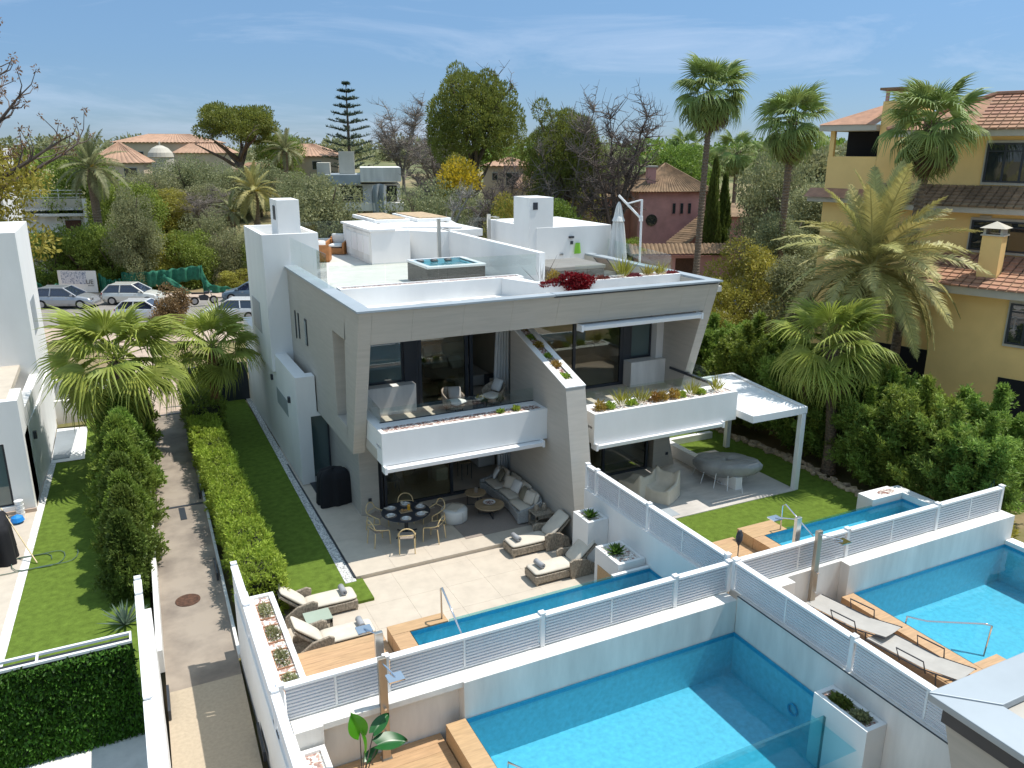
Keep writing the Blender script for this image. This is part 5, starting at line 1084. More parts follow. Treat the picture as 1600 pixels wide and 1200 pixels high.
t = T('paint_pots', 'stack of white cups beside the neighbour glass door', 'stack of cups', (-3.6, 27.25, 0.0))
for k in range(4): MB().lathe([(.11, 0), (.13, .12)], 14, (0, 0, .135 * k)).build('cup', M['plate'], t)
t = T('watering_can', 'bright blue coiled plastic bag on the neighbour patio', 'plastic bag', (-3.65, 26.75, 0.0)); MB().lathe([(.1, 0), (.2, .08), (.16, .2), (.05, .26)], 12).build('bag', mat('bright_blue_plastic', (.02, .25, .7), .4), t)
# mirror on a stalk behind the right fence
t = T('garden_lamp', 'small dark lamp head on a stalk right of the fence crossing', 'lamp', (12.0, 12.6, 0)); MB().tube([(0, 0, 0), (0, 0, 2.35)], .012, 6).build('stalk', M['dark'], t)
MB().lathe([(.02, 2.3), (.09, 2.42), (.1, 2.55), (.05, 2.68), (0, 2.7)], 14, cap=False, sy=.5).build('lamp_head', M['dark'], t)
# ================================================================== terrain behind, haze-free
def fwd(x, y): return x * math.sin(R(26.2)) + y * math.cos(R(26.2))
_gx = [0, 71.5, 78, 90, 105, 125, 160, 300, 3000]; _gy = [-.32, -.32, 0.3, 2.0, 4.0, 6.3, 8.0, 9.0, 9.4]
def gz(x, y): return float(np.interp(fwd(x, y), _gx, _gy))
hb = MB(); ds = [71.6, 75, 80, 86, 93, 100, 110, 120, 132, 145, 165, 200, 300, 600, 1500, 2900]
vs = []
hd = Vector((math.sin(R(26.2)), math.cos(R(26.2)), 0)); rt = Vector((hd.y, -hd.x, 0))
for d in ds:
    for j in range(41):
        s = (j - 20) / 20 * (60 + d * 0.9); p = hd * d + rt * s; vs.append((p.x, p.y, gz(p.x, p.y) + 0.02 + (random.uniform(-.25, .25) if 80 < d < 400 else 0)))
hb.add(vs, [(i * 41 + j, i * 41 + j + 1, (i + 1) * 41 + j + 1, (i + 1) * 41 + j) for i in range(len(ds) - 1) for j in range(40)])
M['hill'] = mat('dry_scrub_slope', (0.13, 0.14, 0.05), 0.95, var=0, vs=0.10, bump=0.5, bs=3, col2=(0.30, 0.23, 0.12), ramp=(0.36, 0.5))
struct('hillside', hb, M['hill'])
# ------------------------------------------------------------------ cars
def car_mesh():
    """side profile loft; x forward, length 4.3"""
    X = [-2.13, -2.05, -1.8, -1.2, -0.5, 0.3, 0.9, 1.4, 1.85, 2.08, 2.15]
    top = [0.55, 0.86, 0.94, 0.93, 0.92, 0.91, 0.90, 0.84, 0.74, 0.60, 0.45]
    hw = [0.62, 0.78, 0.84, 0.87, 0.88, 0.88, 0.87, 0.86, 0.82, 0.70, 0.55]
    bot = [0.35, 0.26, 0.22, 0.20, 0.2, 0.2, 0.2, 0.2, 0.22, 0.24, 0.3]
    b = MB(); vs = []
    for x, t, w, o in zip(X, top, hw, bot):
        for fy, fz in ((-0.92, 0.0), (-1.0, 0.25), (-1.0, 0.6), (-0.94, 0.9), (-0.8, 1.0), (0, 1.03), (0.8, 1.0), (0.94, 0.9), (1.0, 0.6), (1.0, 0.25), (0.92, 0.0)):
            vs.append((x, w * fy, o + (t - o) * fz))
    n = 11; b.add(vs, [(i * n + j, (i + 1) * n + j, (i + 1) * n + j + 1, i * n + j + 1) for i in range(len(X) - 1) for j in range(n - 1)] + [tuple(range(n)), tuple(range((len(X) - 1) * n, len(X) * n))[::-1]])
    return b
def ghouse(x0, x1, x2, x3, w0, w1, z0, z1, ins=0):
    b = MB(); P = [(x0, w0, z0), (x1, w1, z1), (x2, w1, z1), (x3, w0, z0)]
    vs = [(x, y, z) for x, y, z in P] + [(x, -y, z) for x, y, z in P]
    return b.add(vs, [(0, 1, 2, 3), (7, 6, 5, 4), (0, 4, 5, 1), (1, 5, 6, 2), (2, 6, 7, 3)])
CARG = glassmat('car_window_glass', (0.25, 0.3, 0.35), ior=1.9, tone=(0.02, 0.03, 0.07), toneamt=0.7)
TY = mat('tyre_rubber', (0.02, 0.02, 0.02), 0.9); RIM = mat('alloy_rim', (0.5, 0.5, 0.52), 0.3, metal=0.8)
cb = car_mesh()
def car(label, x, y, z, rz, col, s=1.0, tall=1.0, metal=0.3):
    t = T('parked_car', label, 'car', (x, y, z), rz, 'cars parked along the street')
    m = mat('car_paint', col, 0.28, metal=metal, var=0.01)
    m.node_tree.nodes['Principled BSDF'].inputs['Coat Weight'].default_value = 0.5
    o = cb.build('body', m, t, smooth=False, bevel=0.03); o.scale = (s, s, s * tall)
    zr = 1.42
    g = ghouse(-1.98, -1.45, 0.15, 1.05, 0.80, 0.60, 0.90, zr).build('window', CARG, t); g.scale = (s, s, s * tall)
    f = MB()   # pillars and roof skin
    f.prism([(-1.5, zr - .01), (0.2, zr - .01), (0.12, zr + .035), (-1.38, zr + .035)], 'y', -.6, .6)
    for sy in (-1, 1):
        for (xa, xb) in ((-2.0, -1.47), (-0.72, -0.66), (1.06, 0.17)):
            f.tube([(xa, sy * .81, .90), (xb, sy * .61, zr)], .045 if xa < 0.5 and xa > -1 else .05, 5)
        f.tube([(-1.47, sy * .61, zr), (0.17, sy * .61, zr)], .04, 5)
    o = f.build('roof', m, t); o.scale = (s, s, s * tall)
    for sx in (-1.3, 1.32):
        for sy in (-1, 1):
            w = MB().tube([(sx, sy * .70, .32), (sx, sy * .885, .32)], .325, 20).build('wheel', TY, t); w.scale = (s, s, s)
            r_ = MB().tube([(sx, sy * .88, .32), (sx, sy * .895, .32)], .20, 14).build('rim', RIM, w)
    for sy in (-1, 1):
        l = MB().box(1.88, sy * .55 - .14, .62, 2.09, sy * .55 + .14, .72).build('headlight', M['chrome'], t); l.scale = (s, s, s * tall)
        l = MB().box(-2.12, sy * .6 - .12, .70, -2.02, sy * .6 + .14, .84).build('tail_light', CARR, t); l.scale = (s, s, s * tall)
        l = MB().box(.75, sy * .93 - .09, .90, .9, sy * .93 + .06, 1.02).build('mirror', m, t, bevel=.02); l.scale = (s, s, s * tall)
        for xa in (-.62, .35):
            h_ = MB().box(xa, sy * .875 - .012, .74, xa + .16, sy * .875 + .012, .77).build('door_handle', M['chrome'], t); h_.scale = (s, s, s * tall)
    return t
CARR = mat('red_tail_light', (.4, .01, .01), .3)
sa = R(-24)
car('silver grey car by the banner at the left side of the street', -3.6, 67.4, -.31, sa, (.42, .43, .45), 1.06, metal=.5)
car('white car with dark roof windows in the middle of the far parking row', 0.95, 66.9, -.31, sa, (.72, .70, .64), 1.0, 1.06)
car('white hatchback partly behind the brown bush on the near side', 1.55, 60.2, -.31, sa, (.74, .74, .75), .92)
car('white hatchback parked beside the white tower on the near side', 6.9, 57.6, -.31, sa + math.pi, (.76, .76, .76), .98)
car('blue grey car half hidden behind the white tower', 9.2, 64.5, -.31, sa + math.pi, (.16, .22, .28), 1.0)
car('pale car seen through the roof glass rail on the right', 45.5, 61.0, -.31, sa, (.5, .5, .52), 1.0)
car('silver car seen between the trees on the right', 47.0, 48.5, -.2, R(40), (.55, .56, .58), 1.0)
car('bright blue car at the kerb behind the right roof corner', 41.5, 46.5, -.25, R(30), (.03, .12, .45), .9)
# motorcycle
t = T('motorcycle', 'dark motorcycle leaning on its stand by the green netting', 'motorcycle', (5.6, 63.4, -.2), sa + .5)
for x in (-.68, .68):
    w = MB().tube([(x, -.05, .31), (x, .05, .31)], .31, 20).build('wheel', TY, t); MB().tube([(x, -.055, .31), (x, .055, .31)], .19, 14).build('rim', RIM, w)
MB().prism([(-.3, .35), (.25, .3), (.35, .6), (.1, .75), (-.35, .7)], 'y', -.13, .13).build('engine', M['dark'], t, bevel=.03)
MB().prism([(0.0, .78), (.4, .8), (.35, 1.0), (.05, .98)], 'y', -.15, .15).build('tank', mat('motorcycle_paint', (.05, .05, .06), .25), t, bevel=.04)
MB().prism([(-.85, .85), (.05, .8), (.0, .9), (-.85, .97)], 'y', -.12, .12).build('seat', M['black'], t, bevel=.03)
MB().tube([(.68, 0, .31), (.42, 0, 1.05)], .035, 8).build('fork', M['chrome'], t); MB().tube([(.35, -.38, 1.1), (.45, 0, 1.08), (.35, .38, 1.1)], .018, 8).build('handlebar', M['dark'], t)
MB().lathe([(.06, 0), (.1, .06), (.0, .1)], 12, (.55, 0, .9), cap=False).build('headlight', M['chrome'], t)
# banner and green netting
bd = Vector((.86, -.50, 0)).normalized()
t = T('banner', 'white printed banner with large letters hung on the green netting', 'banner', (-2.9, 72.9, -.25), math.atan2(-.50, .86))
bm_ = mat('mottled_banner', (.62, .63, .68), .7, var=0, vs=9, col2=(.22, .26, .36), ramp=(.42, .5))  # blue-grey blotches mottling a paler ground on the banner
MB().grid(lambda u, v: (-1.6 + 3.2 * u, .04 * math.sin(u * 9), .12 + 1.75 * v), 16, 4).build('banner_sheet', M['white'], t)
MB().grid(lambda u, v: (-1.35 + 2.1 * u, .04 * math.sin((u * 2.1 + .25) / 3.2 * 9) - .006, .8 + 1.0 * v), 14, 3).build('banner_mottling', bm_, t)
fc = bpy.data.curves.new('letters', 'FONT'); fc.body = 'UE'; fc.size = .52; fc.extrude = .004; fc.materials.append(M['dark']); _f = bpy.data.objects.new('tmp', fc); fo = bpy.data.objects.new('letters', bpy.data.meshes.new_from_object(_f)); bpy.data.objects.remove(_f); link(fo, t); fo.location = (.72, -.07, .82); fo.rotation_euler = (R(90), 0, 0)
MB().box(.85, -.07, .66, 1.35, -.06, .70).build('printed_line', M['dark'], t)
net = mat('green_debris_net', (.03, .20, .12), .8, var=.2, vs=3, transl=.2)
def netting(label, p0, p1, h0, h1, sag, folds):
    p0 = Vector(p0); p1 = Vector(p1)
    b = MB().grid(lambda u, v: tuple(p0.lerp(p1, u) + Vector((0, .16 * math.sin(u * folds) + .1 * math.sin(u * folds * 2.3), (h0 * (1 - u) + h1 * u) * v - sag * math.sin(math.pi * u) * v + .05 * math.sin(u * folds * 1.7)))), 50, 5)
    o = b.build('netting', net, None, smooth=True, solid=.01); return tag(o, label, 'netting', 'green debris netting along the verge')
netting('draped green netting left of the white banner', (-6.5, 75.2, -.3), (-4.3, 73.9, -.3), 1.7, .9, .7, 22)
netting('crumpled green netting right of the white banner', (-1.35, 72.1, -.3), (.2, 71.3, -.3), 1.7, 1.3, .3, 16)
netting('long green netting with a torn gap in the middle of the verge', (.3, 71.3, -.1), (6.0, 69.0, .9), 1.55, 1.1, .1, 30)
netting('green netting lying low towards the white tower', (6.1, 68.8, -.3), (11.0, 66.4, -.3), .9, .5, .2, 24)
for lab, P in (('green net strip fallen diagonally to the ground', [(3.2, 70.0, 1.2), (4.2, 69.2, .5), (5.0, 68.6, -.2)]), ('green net strip hanging at the netting corner', [(6.0, 69.0, 1.9), (6.15, 68.9, .6), (6.6, 68.5, .3)])):
    a, m_, c = [Vector(p) for p in P]
    o = MB().grid(lambda u, v: tuple((a * (1 - u) ** 2 + m_ * 2 * u * (1 - u) + c * u * u) + Vector((.35 * (v - .5), .1 * math.sin(u * 12 + v * 5), .25 * (v - .5)))), 14, 3).build('netting', net, None, solid=.01, smooth=True); tag(o, lab, 'netting', 'green debris netting along the verge')
# ================================================================== background buildings
def barrel_roof(mb, P, nrow):
    """pitch P = (eaveL, eaveR, ridgeR, ridgeL): rows of half round tiles running up the slope"""
    a, b, c, d = [Vector(p) for p in P]; nn = (b - a).cross(d - a).normalized()
    if nn.z < 0: nn = -nn
    n = nrow * 4
    for i in range(n):
        u0, u1 = i / n, (i + 1) / n
        def h(k): return .09 * abs(math.sin(math.pi * k / 4.0)) 
        p0, p1 = a.lerp(b, u0) + nn * h(i), a.lerp(b, u1) + nn * h(i + 1); q0, q1 = d.lerp(c, u0) + nn * h(i), d.lerp(c, u1) + nn * h(i + 1)
        mb.add([p0, p1, q1, q0], [(0, 1, 2, 3)])
def hip(name, m, parent, x0, y0, x1, y1, z, h, over=.4, rows=None, ridge=None):
    """hipped roof; ridge along the longer side"""
    x0 -= over; y0 -= over; x1 += over; y1 += over; w, d = x1 - x0, y1 - y0; b = MB()
    if ridge == 0 or abs(w - d) < .3: r0 = r1 = ((x0 + x1) / 2, (y0 + y1) / 2, z + h)
    elif w > d: r0, r1 = (x0 + d / 2, (y0 + y1) / 2, z + h), (x1 - d / 2, (y0 + y1) / 2, z + h)
    else: r0, r1 = ((x0 + x1) / 2, y0 + w / 2, z + h), ((x0 + x1) / 2, y1 - w / 2, z + h)
    A, B, C_, D_ = (x0, y0, z), (x1, y0, z), (x1, y1, z), (x0, y1, z)
    if w > d or r0 == r1: F = [(A, B, r1, r0), (B, C_, r1, r1), (C_, D_, r0, r1), (D_, A, r0, r0)]
    else: F = [(A, B, r0, r0), (B, C_, r1, r0), (C_, D_, r1, r1), (D_, A, r0, r1)]
    o = None
    for f in F:
        L = (Vector(f[1]) - Vector(f[0])).length; barrel_roof(b, f, rows or max(4, int(L / .28)))
    b.add([A, B, C_, D_], [(3, 2, 1, 0)])
    o = b.build(name, m, parent)
    rb_ = MB()
    for p, q in ((A, r0), (B, r1 if w > d or r0 == r1 else r0), (C_, r1), (D_, r0 if w > d or r0 == r1 else r1)): rb_.tube([p, q], .10, 6)
    if r0 != r1: rb_.tube([r0, r1], .11, 6)
    rb_.build('ridge_tiles', m, o); return o
def win(parent, x, y, z, w, h, rz=0, m='dark', frame='eave', nm='window', div=1):
    """window at x,y,z (sill centre), facing -y when rz=0"""
    f = MB().box(-w / 2 - .1, -.05, -.1, w / 2 + .1, .02, h + .1).build(nm, M[frame], parent); f.location = Vector((x, y, z)); f.rotation_euler = (0, 0, rz)
    MB().box(-w / 2, -.065, 0, w / 2, -.052, h).build('pane', M['farpane'], f)
    b = MB()
    for k in range(div + 1): b.box(-w / 2 + k * w / div - .04, -.085, 0, -w / 2 + k * w / div + .04, -.066, h)
    b.box(-w / 2 + .041, -.084, h * .78, w / 2 - .041, -.067, h * .78 + .05); b.box(-w / 2 + .041, -.084, -.0, w / 2 - .041, -.067, .06); b.box(-w / 2 + .041, -.084, h - .06, w / 2 - .041, -.067, h)
    b.build('mullion', M[m], f); return f
M['farpane'] = glassmat('old_window_glass', (.3, .3, .3), ior=1.8, tone=(.04, .05, .055), toneamt=.6)
# --- ochre villa at the right
YB = T('ochre_villa', 'large ochre villa with terracotta roofs on the right edge', 'villa', (27.3, 20.0, -.3), R(-71))
# local x runs along the facade towards the camera's right, local -y faces the camera's left
def yb(nm, m, *a, bevel=0): return MB().box(*a).build(nm, M[m], YB, bevel=bevel)
def slope_roof(x0, y0, x1, y1, z0, z1, m='terra', rows=14):
    """stepped rows of tiles rising from y0 to y1"""
    g_ = MB().add([(x0, y0, z0 - .02), (x1, y0, z0 - .02), (x1, y1, z1 - .02), (x0, y1, z1 - .02)], [(0, 1, 2, 3)]).build('roof', M['terrab'], YB)
    for k in range(rows):
        a, b_ = k / rows, (k + 1) / rows; ya, yb_, za, zb = y0 + (y1 - y0) * a, y0 + (y1 - y0) * b_, z0 + (z1 - z0) * a, z0 + (z1 - z0) * b_
        o = MB(); n = int((x1 - x0) / .3)
        for i in range(n):
            xa = x0 + (x1 - x0) * i / n; xb = x0 + (x1 - x0) * (i + 1) / n
            o.add([(xa + .02, ya - .03, za + .05), (xb - .02, ya - .03, za + .05), (xb - .02, yb_, zb + .015), (xa + .02, yb_, zb + .015), (xa + .02, ya - .03, za - .01), (xb - .02, ya - .03, za - .01)], [(0, 1, 2, 3), (4, 5, 1, 0)])
        o.build('tile_row', M[m], g_)
yb('wall', 'ochre', .3, 0.0, 0, 9.0, 2.49, 6.3); yb('eave', 'eave', -.2, -.55, 6.301, 9.4, 2.45, 6.58)
slope_roof(-.3, -.62, 9.4, 2.45, 6.6, 7.45, rows=9)
yb('wall', 'ochre', -3.0, 2.5, 0, 9.0, 3.49, 9.0); yb('eave', 'eave', -3.4, 1.95, 9.001, 9.4, 3.45, 9.22)
slope_roof(-3.5, 1.9, 9.4, 3.45, 9.24, 9.95, 'terrab', rows=6)
yb('wall', 'ochre', -3.0, 3.5, 0, 9.0, 9.0, 11.8); yb('eave', 'eave', -3.3, 2.95, 11.801, 9.4, 9.4, 12.05)
slope_roof(-.2, 2.9, 9.4, 5.4, 12.06, 13.4, rows=10)
MB().add([(-3.35, 2.9, 12.06), (-.2, 2.9, 12.06), (-.2, 5.4, 13.4), (-3.35, 9.4, 12.06)], [(0, 1, 2), (0, 2, 3)]).build('roof', M['terra'], YB)
MB().tube([(-3.35, 2.9, 12.1), (-.2, 5.4, 13.45), (9.4, 5.4, 13.45)], .1, 6).build('ridge_tiles', M['terra'], YB)
yb('pier', 'ochre', -4.45, 5.0, 0, -3.01, 7.0, 13.3); yb('chimney_cap', 'terrab', -4.6, 4.85, 13.75, -2.9, 7.1, 13.85)
for x in (-4.4, -3.3):
    for y in (5.05, 6.8): yb('cap_post', 'pink', x, y, 13.301, x + .12, y + .12, 13.749)
yb('wall', 'ochre', -6.65, 5.0, 0, -4.46, 10.5, 11.0); yb('loggia_back', 'black', -6.5, 6.6, 11.0, -4.46, 6.8, 12.1)
yb('loggia_post', 'ochre', -6.65, 5.05, 11.001, -6.45, 5.25, 12.1); yb('eave', 'eave', -7.0, 4.6, 12.1, -4.46, 10.8, 12.35)
MB().add([(-7.05, 4.55, 12.36), (-4.46, 4.55, 12.36), (-4.46, 7.2, 13.2), (-5.2, 7.4, 13.3), (-7.05, 10.8, 12.36)], [(0, 1, 2, 3), (0, 3, 4)]).build('roof', M['terra'], YB)
yb('eave', 'eave', -7.2, 4.5, 9.0, -4.46, 4.99, 9.2); MB().add([(-7.3, 4.3, 9.22), (-4.46, 4.3, 9.22), (-4.46, 4.98, 9.6), (-7.3, 4.98, 9.6)], [(0, 1, 2, 3)]).build('roof', M['terra'], YB)
for (x, y, z, w, h, dv) in ((1.55, 3.48, 10.1, 2.4, 1.45, 4), (1.95, 2.48, 7.6, 2.9, 1.12, 3), (3.6, -.02, 4.67, 1.5, 1.45, 3)): win(YB, x, y, z, w, h, 0, div=dv)
yb('garage_opening', 'black', 2.8, -.03, 0, 7.5, -.005, 3.4)
c = yb('chimney', 'ochre', 1.45, .3, 6.6, 2.1, .95, 8.35); MB().box(1.4, .25, 8.351, 2.15, 1.0, 8.4).box(1.46, .32, 8.4, 1.54, .93, 8.62).box(2.0, .32, 8.4, 2.08, .93, 8.62).build('chimney_frame', M['eave'], c)
MB().add([(1.35, .2, 8.62), (2.2, .2, 8.62), (2.2, 1.05, 8.62), (1.35, 1.05, 8.62), (1.77, .62, 8.85)], [(0, 1, 4), (1, 2, 4), (2, 3, 4), (3, 0, 4)]).build('chimney_cap', M['eave'], c)
yb('wall_light', 'eave', .75, -.06, 5.4, .88, -.001, 5.5); yb('vent', 'eave', .7, 2.43, 8.8, 1.1, 2.48, 8.9)
yb('dark_passage', 'black', -6.0, 4.93, 0, -4.6, 4.99, 3.2); yb('dark_passage', 'black', -2.9, 2.43, 0, -.4, 2.49, 3.4)
# --- pink house
PK = T('pink_house', 'pink rendered house with mossy tiled roofs behind the palm', 'house', (47, 66, gz(47, 66) - .3), R(-20))
def pk(nm, m, *a): return MB().box(*a).build(nm, M[m], PK)
pk('wall', 'pink', -1.5, -3, 0, 5.3, 4.0, 6.9); hip('roof', M['terrab'], PK, -1.5, -3, 5.3, 4, 6.9, 2.5, .5)
pk('wall', 'pink', -6.5, 0, 0, -1.51, 6, 6.2); hip('roof', M['terrab'], PK, -6.5, 0, -1.2, 6, 6.2, 1.6, .4)
c = pk('chimney', 'pink', -.6, -2.4, 6.9, .2, -1.7, 9.1); MB().box(-.75, -2.5, 9.101, .35, -1.6, 9.25).build('chimney_cap', M['eave'], c)
for k in range(3): win(PK, 1.9 + k * .75, -3.0, 4.9, .2, .95, 0, frame='pink')
w = MB().tube([(-.2, -3.06, 4.3), (-.2, -2.95, 4.3)], .55, 16).build('round_window', M['farpane'], PK)
win(PK, -4.2, 0, 3.6, 1.7, 1.8, 0, frame='pink', div=5)
pk('wall', 'pink', 5.301, -1.5, 0, 9.6, 3.5, 4.6); MB().add([(5.1, -2, 4.5), (10, -2, 4.5), (10, 1, 5.6), (5.1, 1, 5.6)], [(0, 1, 2, 3)]).build('roof', M['terrab'], PK)
lt_ = MB(); barrel_roof(lt_, ((.2, -6.6, 2.6), (4.9, -3.05, 5.1), (5.6, -5.0, 5.1), (1.8, -8.2, 2.6)), 16); lt_.build('stair_roof', M['terrab'], PK); MB().prism([(1.6, 0), (5.4, 0), (5.4, 4.8), (2.2, 2.6)], 'y', -6.2, -3.01).build('wall', M['pink'], PK)
gw = T('tiled_wall', 'pink garden wall with a tiled top and dark gateway in front of the pink house', 'wall', (44.3, 56, gz(44, 56)), R(-22))
MB().box(-4.5, -.2, 0, -.9, .2, 2.5).box(.9, -.2, 0, 9.5, .2, 2.5).box(-.9, -.2, 2.3, .9, .2, 2.5).build('wall', M['pink'], gw); MB().box(-.9, -.05, 0, .9, .05, 2.3).build('gate', M['rust'], gw)
for a, b_ in ((-5.0, 10.0),):
    lt_ = MB(); barrel_roof(lt_, ((a, -1.0, 2.75), (b_, -1.0, 2.75), (b_, .1, 3.5), (a, .1, 3.5)), 42); barrel_roof(lt_, ((a, 1.0, 2.75), (b_, 1.0, 2.75), (b_, .1, 3.5), (a, .1, 3.5)), 42); lt_.build('tile_coping', M['terrab'], gw)
# --- simple far villas
def villa(label, x, y, rz, blocks, wallm='ochref', roofm='terraf', zb=None, wins=(), name='far_villa'):
    t = T(name, label, 'villa', (x, y, (gz(x, y) - .3) if zb is None else zb), rz)
    for (x0, y0, x1, y1, z, h) in blocks:
        MB().box(x0, y0, 0, x1, y1, z).build('wall', M[wallm], t)
        if h > 0: hip('roof', M[roofm], t, x0, y0, x1, y1, z, h, .4, rows=max(6, int((x1 - x0) / .6)))
        else: MB().box(x0 - .1, y0 - .1, z, x1 + .1, y1 + .1, z + .25).build('roof', M[roofm], t)
    for wv in wins: win(t, *wv)
    return t
v = villa('pavilion villa with a pyramid roof at the upper left', 2.3, 121.5, R(-12), [(-3.2, -3.2, 3.2, 3.2, 4.9, 2.6)], wins=((1.6, -3.2, 3.2, 1.4, 1.1), (-1.7, -3.2, 3.2, 1.4, 1.1)))
v = villa('broad low villa with long tiled roof behind the pyramid pavilion', 11, 158, R(-20), [(-8, -4, 8, 5, 4.9, 1.4), (3, -8, 12, -4.01, 3.2, 1.5)], wins=((-4, -4, 2.2, 1.4, 1.2), (0, -4, 2.2, 1.4, 1.2)))
t = T('dome_turret', 'small cream dome on a drum beside the pyramid roof', 'turret', (7.6, 128, gz(7.6, 128))); MB().lathe([(1.7, 0), (1.7, 4.2), (1.8, 4.3)], 20).build('drum', M['eave'], t); MB().lathe([(1.75, 4.31), (1.6, 4.9), (1.1, 5.5), (.4, 5.85), (0, 5.9)], 20, cap=False).build('dome', M['eave'], t); MB().lathe([(.1, 5.9), (.12, 6.3), (0, 6.5)], 8).build('finial', M['eave'], t)
villa('cream villa with orange roofs right of the umbrella pine', 27.5, 125, R(-24), [(-5, -3, 5, 5, 4.0, 1.7), (-9, -6, -2, -3.01, 1.9, 1.2)], wins=((-3, -3, 2.2, 1.2, 1.1), (2, -3, 2.2, 1.2, 1.1), (-7, -6, .5, 1.0, 1.0)))
villa('small orange villa behind the left brown thicket', 18, 111, R(-20), [(-4, -3, 4, 3, 2.6, 1.1), (-2, -6, 3, -3.01, 1.2, .9)], wins=((-2, -3, 1.2, 1, 1), (1.5, -3, 1.2, 1, 1)))
villa('peach villa seen between the big pine and the dead tree', 46, 92, R(-28), [(-4, -3, 2, 3, 5.6, 1.0), (0, -5, 6, -3.01, 3.2, 1.7)], wins=((-2.6, -3, 4.0, .5, .8), (-.5, -3, 3.4, 1.4, 1.4)))
villa('distant white villa on the skyline right of the bare tree', 102, 139, R(-35), [(-4, -3, 4, 3, 1.4, 1.2), (4.2, -2, 10, 3, .8, .8)], wallm='white2', roofm='terra', zb=8.3)
villa('distant cream houses on the skyline between the dead trees', 86, 150, R(-30), [(-7, -2, -1, 2, 1.2, .9), (0, -2, 6, 2, .9, .9)], zb=8.0)
# --- pale modern villa behind the roof terrace
MV = T('modern_villa', 'pale modern white villa with flat roofs and a stone chimney behind the terrace', 'villa', (28, 95, gz(28, 95) - 1.5), R(-16))
def mv(nm, m, *a): return MB().box(*a).build(nm, M[m], MV)
z0 = 9 - (gz(28, 95) - 1.5)
mv('wall', 'white2', -4.5, 0, 0, 3.6, 6, z0 - 2.0); mv('roof_slab', 'white2', -1.0, -1.2, z0 - 1.7, 3.7, 6, z0 - .1); mv('roof_slab', 'coping', -5, -1.0, z0 - 2.0, -1.01, 6, z0 - .9)
mv('balcony', 'white2', -4.0, -1.6, z0 - 5.0, 3.9, 0, z0 - 4.1); mv('stone_chimney', 'eave', -3.4, 1, z0 - 2.0, -1.6, 3, z0 + 1.7); mv('stone_wall', 'eave', -6, 1.5, 0, -4.51, 5, z0 + .4)
mv('window', 'farpane', -3.4, -.05, z0 - 4.0, -.8, -.01, z0 - 2.2); mv('window', 'farpane', 1.6, -.05, z0 - 4.0, 3.2, -.01, z0 - 2.2); mv('window', 'farpane', -1.6, -.05, z0 - 7.0, -.6, -.01, z0 - 5.1)
mv('pier', 'white2', 2.9, -1.4, 0, 3.6, -.9, z0 - 5.01); mv('pier', 'white2', -2.6, -1.4, 0, -2.0, -.9, z0 - 5.01)
for k in range(4): mv('balcony_rail', 'steel', -3.9, -1.55, z0 - 4.0 + k * .22, 3.8, -1.52, z0 - 3.96 + k * .22)
o = MB().grid(lambda u, v: (.3 + u * 1.7 + .1 * math.sin(v * 6), -1.75 + .25 * math.sin(u * 14), z0 - 8.2 + v * (6.0 + .3 * math.sin(u * 3))), 20, 8).build('tarpaulin', M['coping'], MV)
# --- building site at the left
CB = T('building_site', 'pale concrete house under construction at the left behind the shrubs', 'building', (-5.0, 83.5, -1.2), R(-16))
def cbx(nm, m, *a): return MB().box(*a).build(nm, M[m], CB)
cbx('slab', 'dgravel', -5, 0, 6.9, 3.4, 4, 7.2); cbx('wall', 'white2', -5, .3, 4.9, 3.2, 4, 6.4); cbx('parapet', 'eave', -5, -.05, 7.2, 3.4, .1, 7.9); cbx('slab', 'white2', -5.2, -.4, 6.4, 3.5, 4, 6.6); cbx('post', 'white2', 3.2, -.3, 0, 3.5, 0, 7.9); cbx('wall', 'eave', -5, 1, 0, 3, 4, 4.89); cbx('opening', 'rust', 1.4, .2, 5.0, 2.7, .29, 6.0)
cbx('floor_edge', 'eave', -5.2, -.6, 4.3, 3.5, 4, 4.8)
for k in range(9): cbx('scaffold_rail' if k < 3 else 'scaffold_post', 'white2', -4.8 if k < 3 else -4.8 + (k - 3) * 1.5, 0, 8.0 + .3 * k if k < 3 else 7.9, 3.2 if k < 3 else -4.72 + (k - 3) * 1.5, .06, 8.05 + .3 * k if k < 3 else 8.75)
MB().tube([(0, 2, 8.6), (4.3, -1, 6.5), (6.6, -2.5, 3.4)], .05, 5).build('pipe', M['eave'], CB)
wt = T('white_block', 'white blocks of a house glimpsed behind the yellow tree at the left edge', 'house', (-9.5, 68, 2), R(-10)); MB().box(-4, 0, 0, 3.0, 4, 9.0).build('wall', M['white2'], wt); MB().box(-4, -.5, 5.8, 3.3, 0, 6.2).box(-4, -.5, 8.3, 2.4, 0, 8.7).build('slab', M['white2'], wt); MB().box(-3.5, -.06, 6.6, 2.2, -.01, 8.1).build('window', M['farpane'], wt)
# low field walls on the slope
for lab, x0, y0, x1, y1 in (('low dry stone wall along the bare field', 3.5, 88, 14, 82), ('grey fence panel beside the roof tower on the slope', 15.5, 80, 18.5, 78.5)):
    d = Vector((x1 - x0, y1 - y0, 0)); o = MB().box(0, -.1, -1, d.length, .1, .8).build('field_wall', M['eave']); o.location = (x0, y0, gz((x0 + x1) / 2, (y0 + y1) / 2) + .1); o.rotation_euler = (0, 0, math.atan2(d.y, d.x)); tag(o, lab, 'wall')
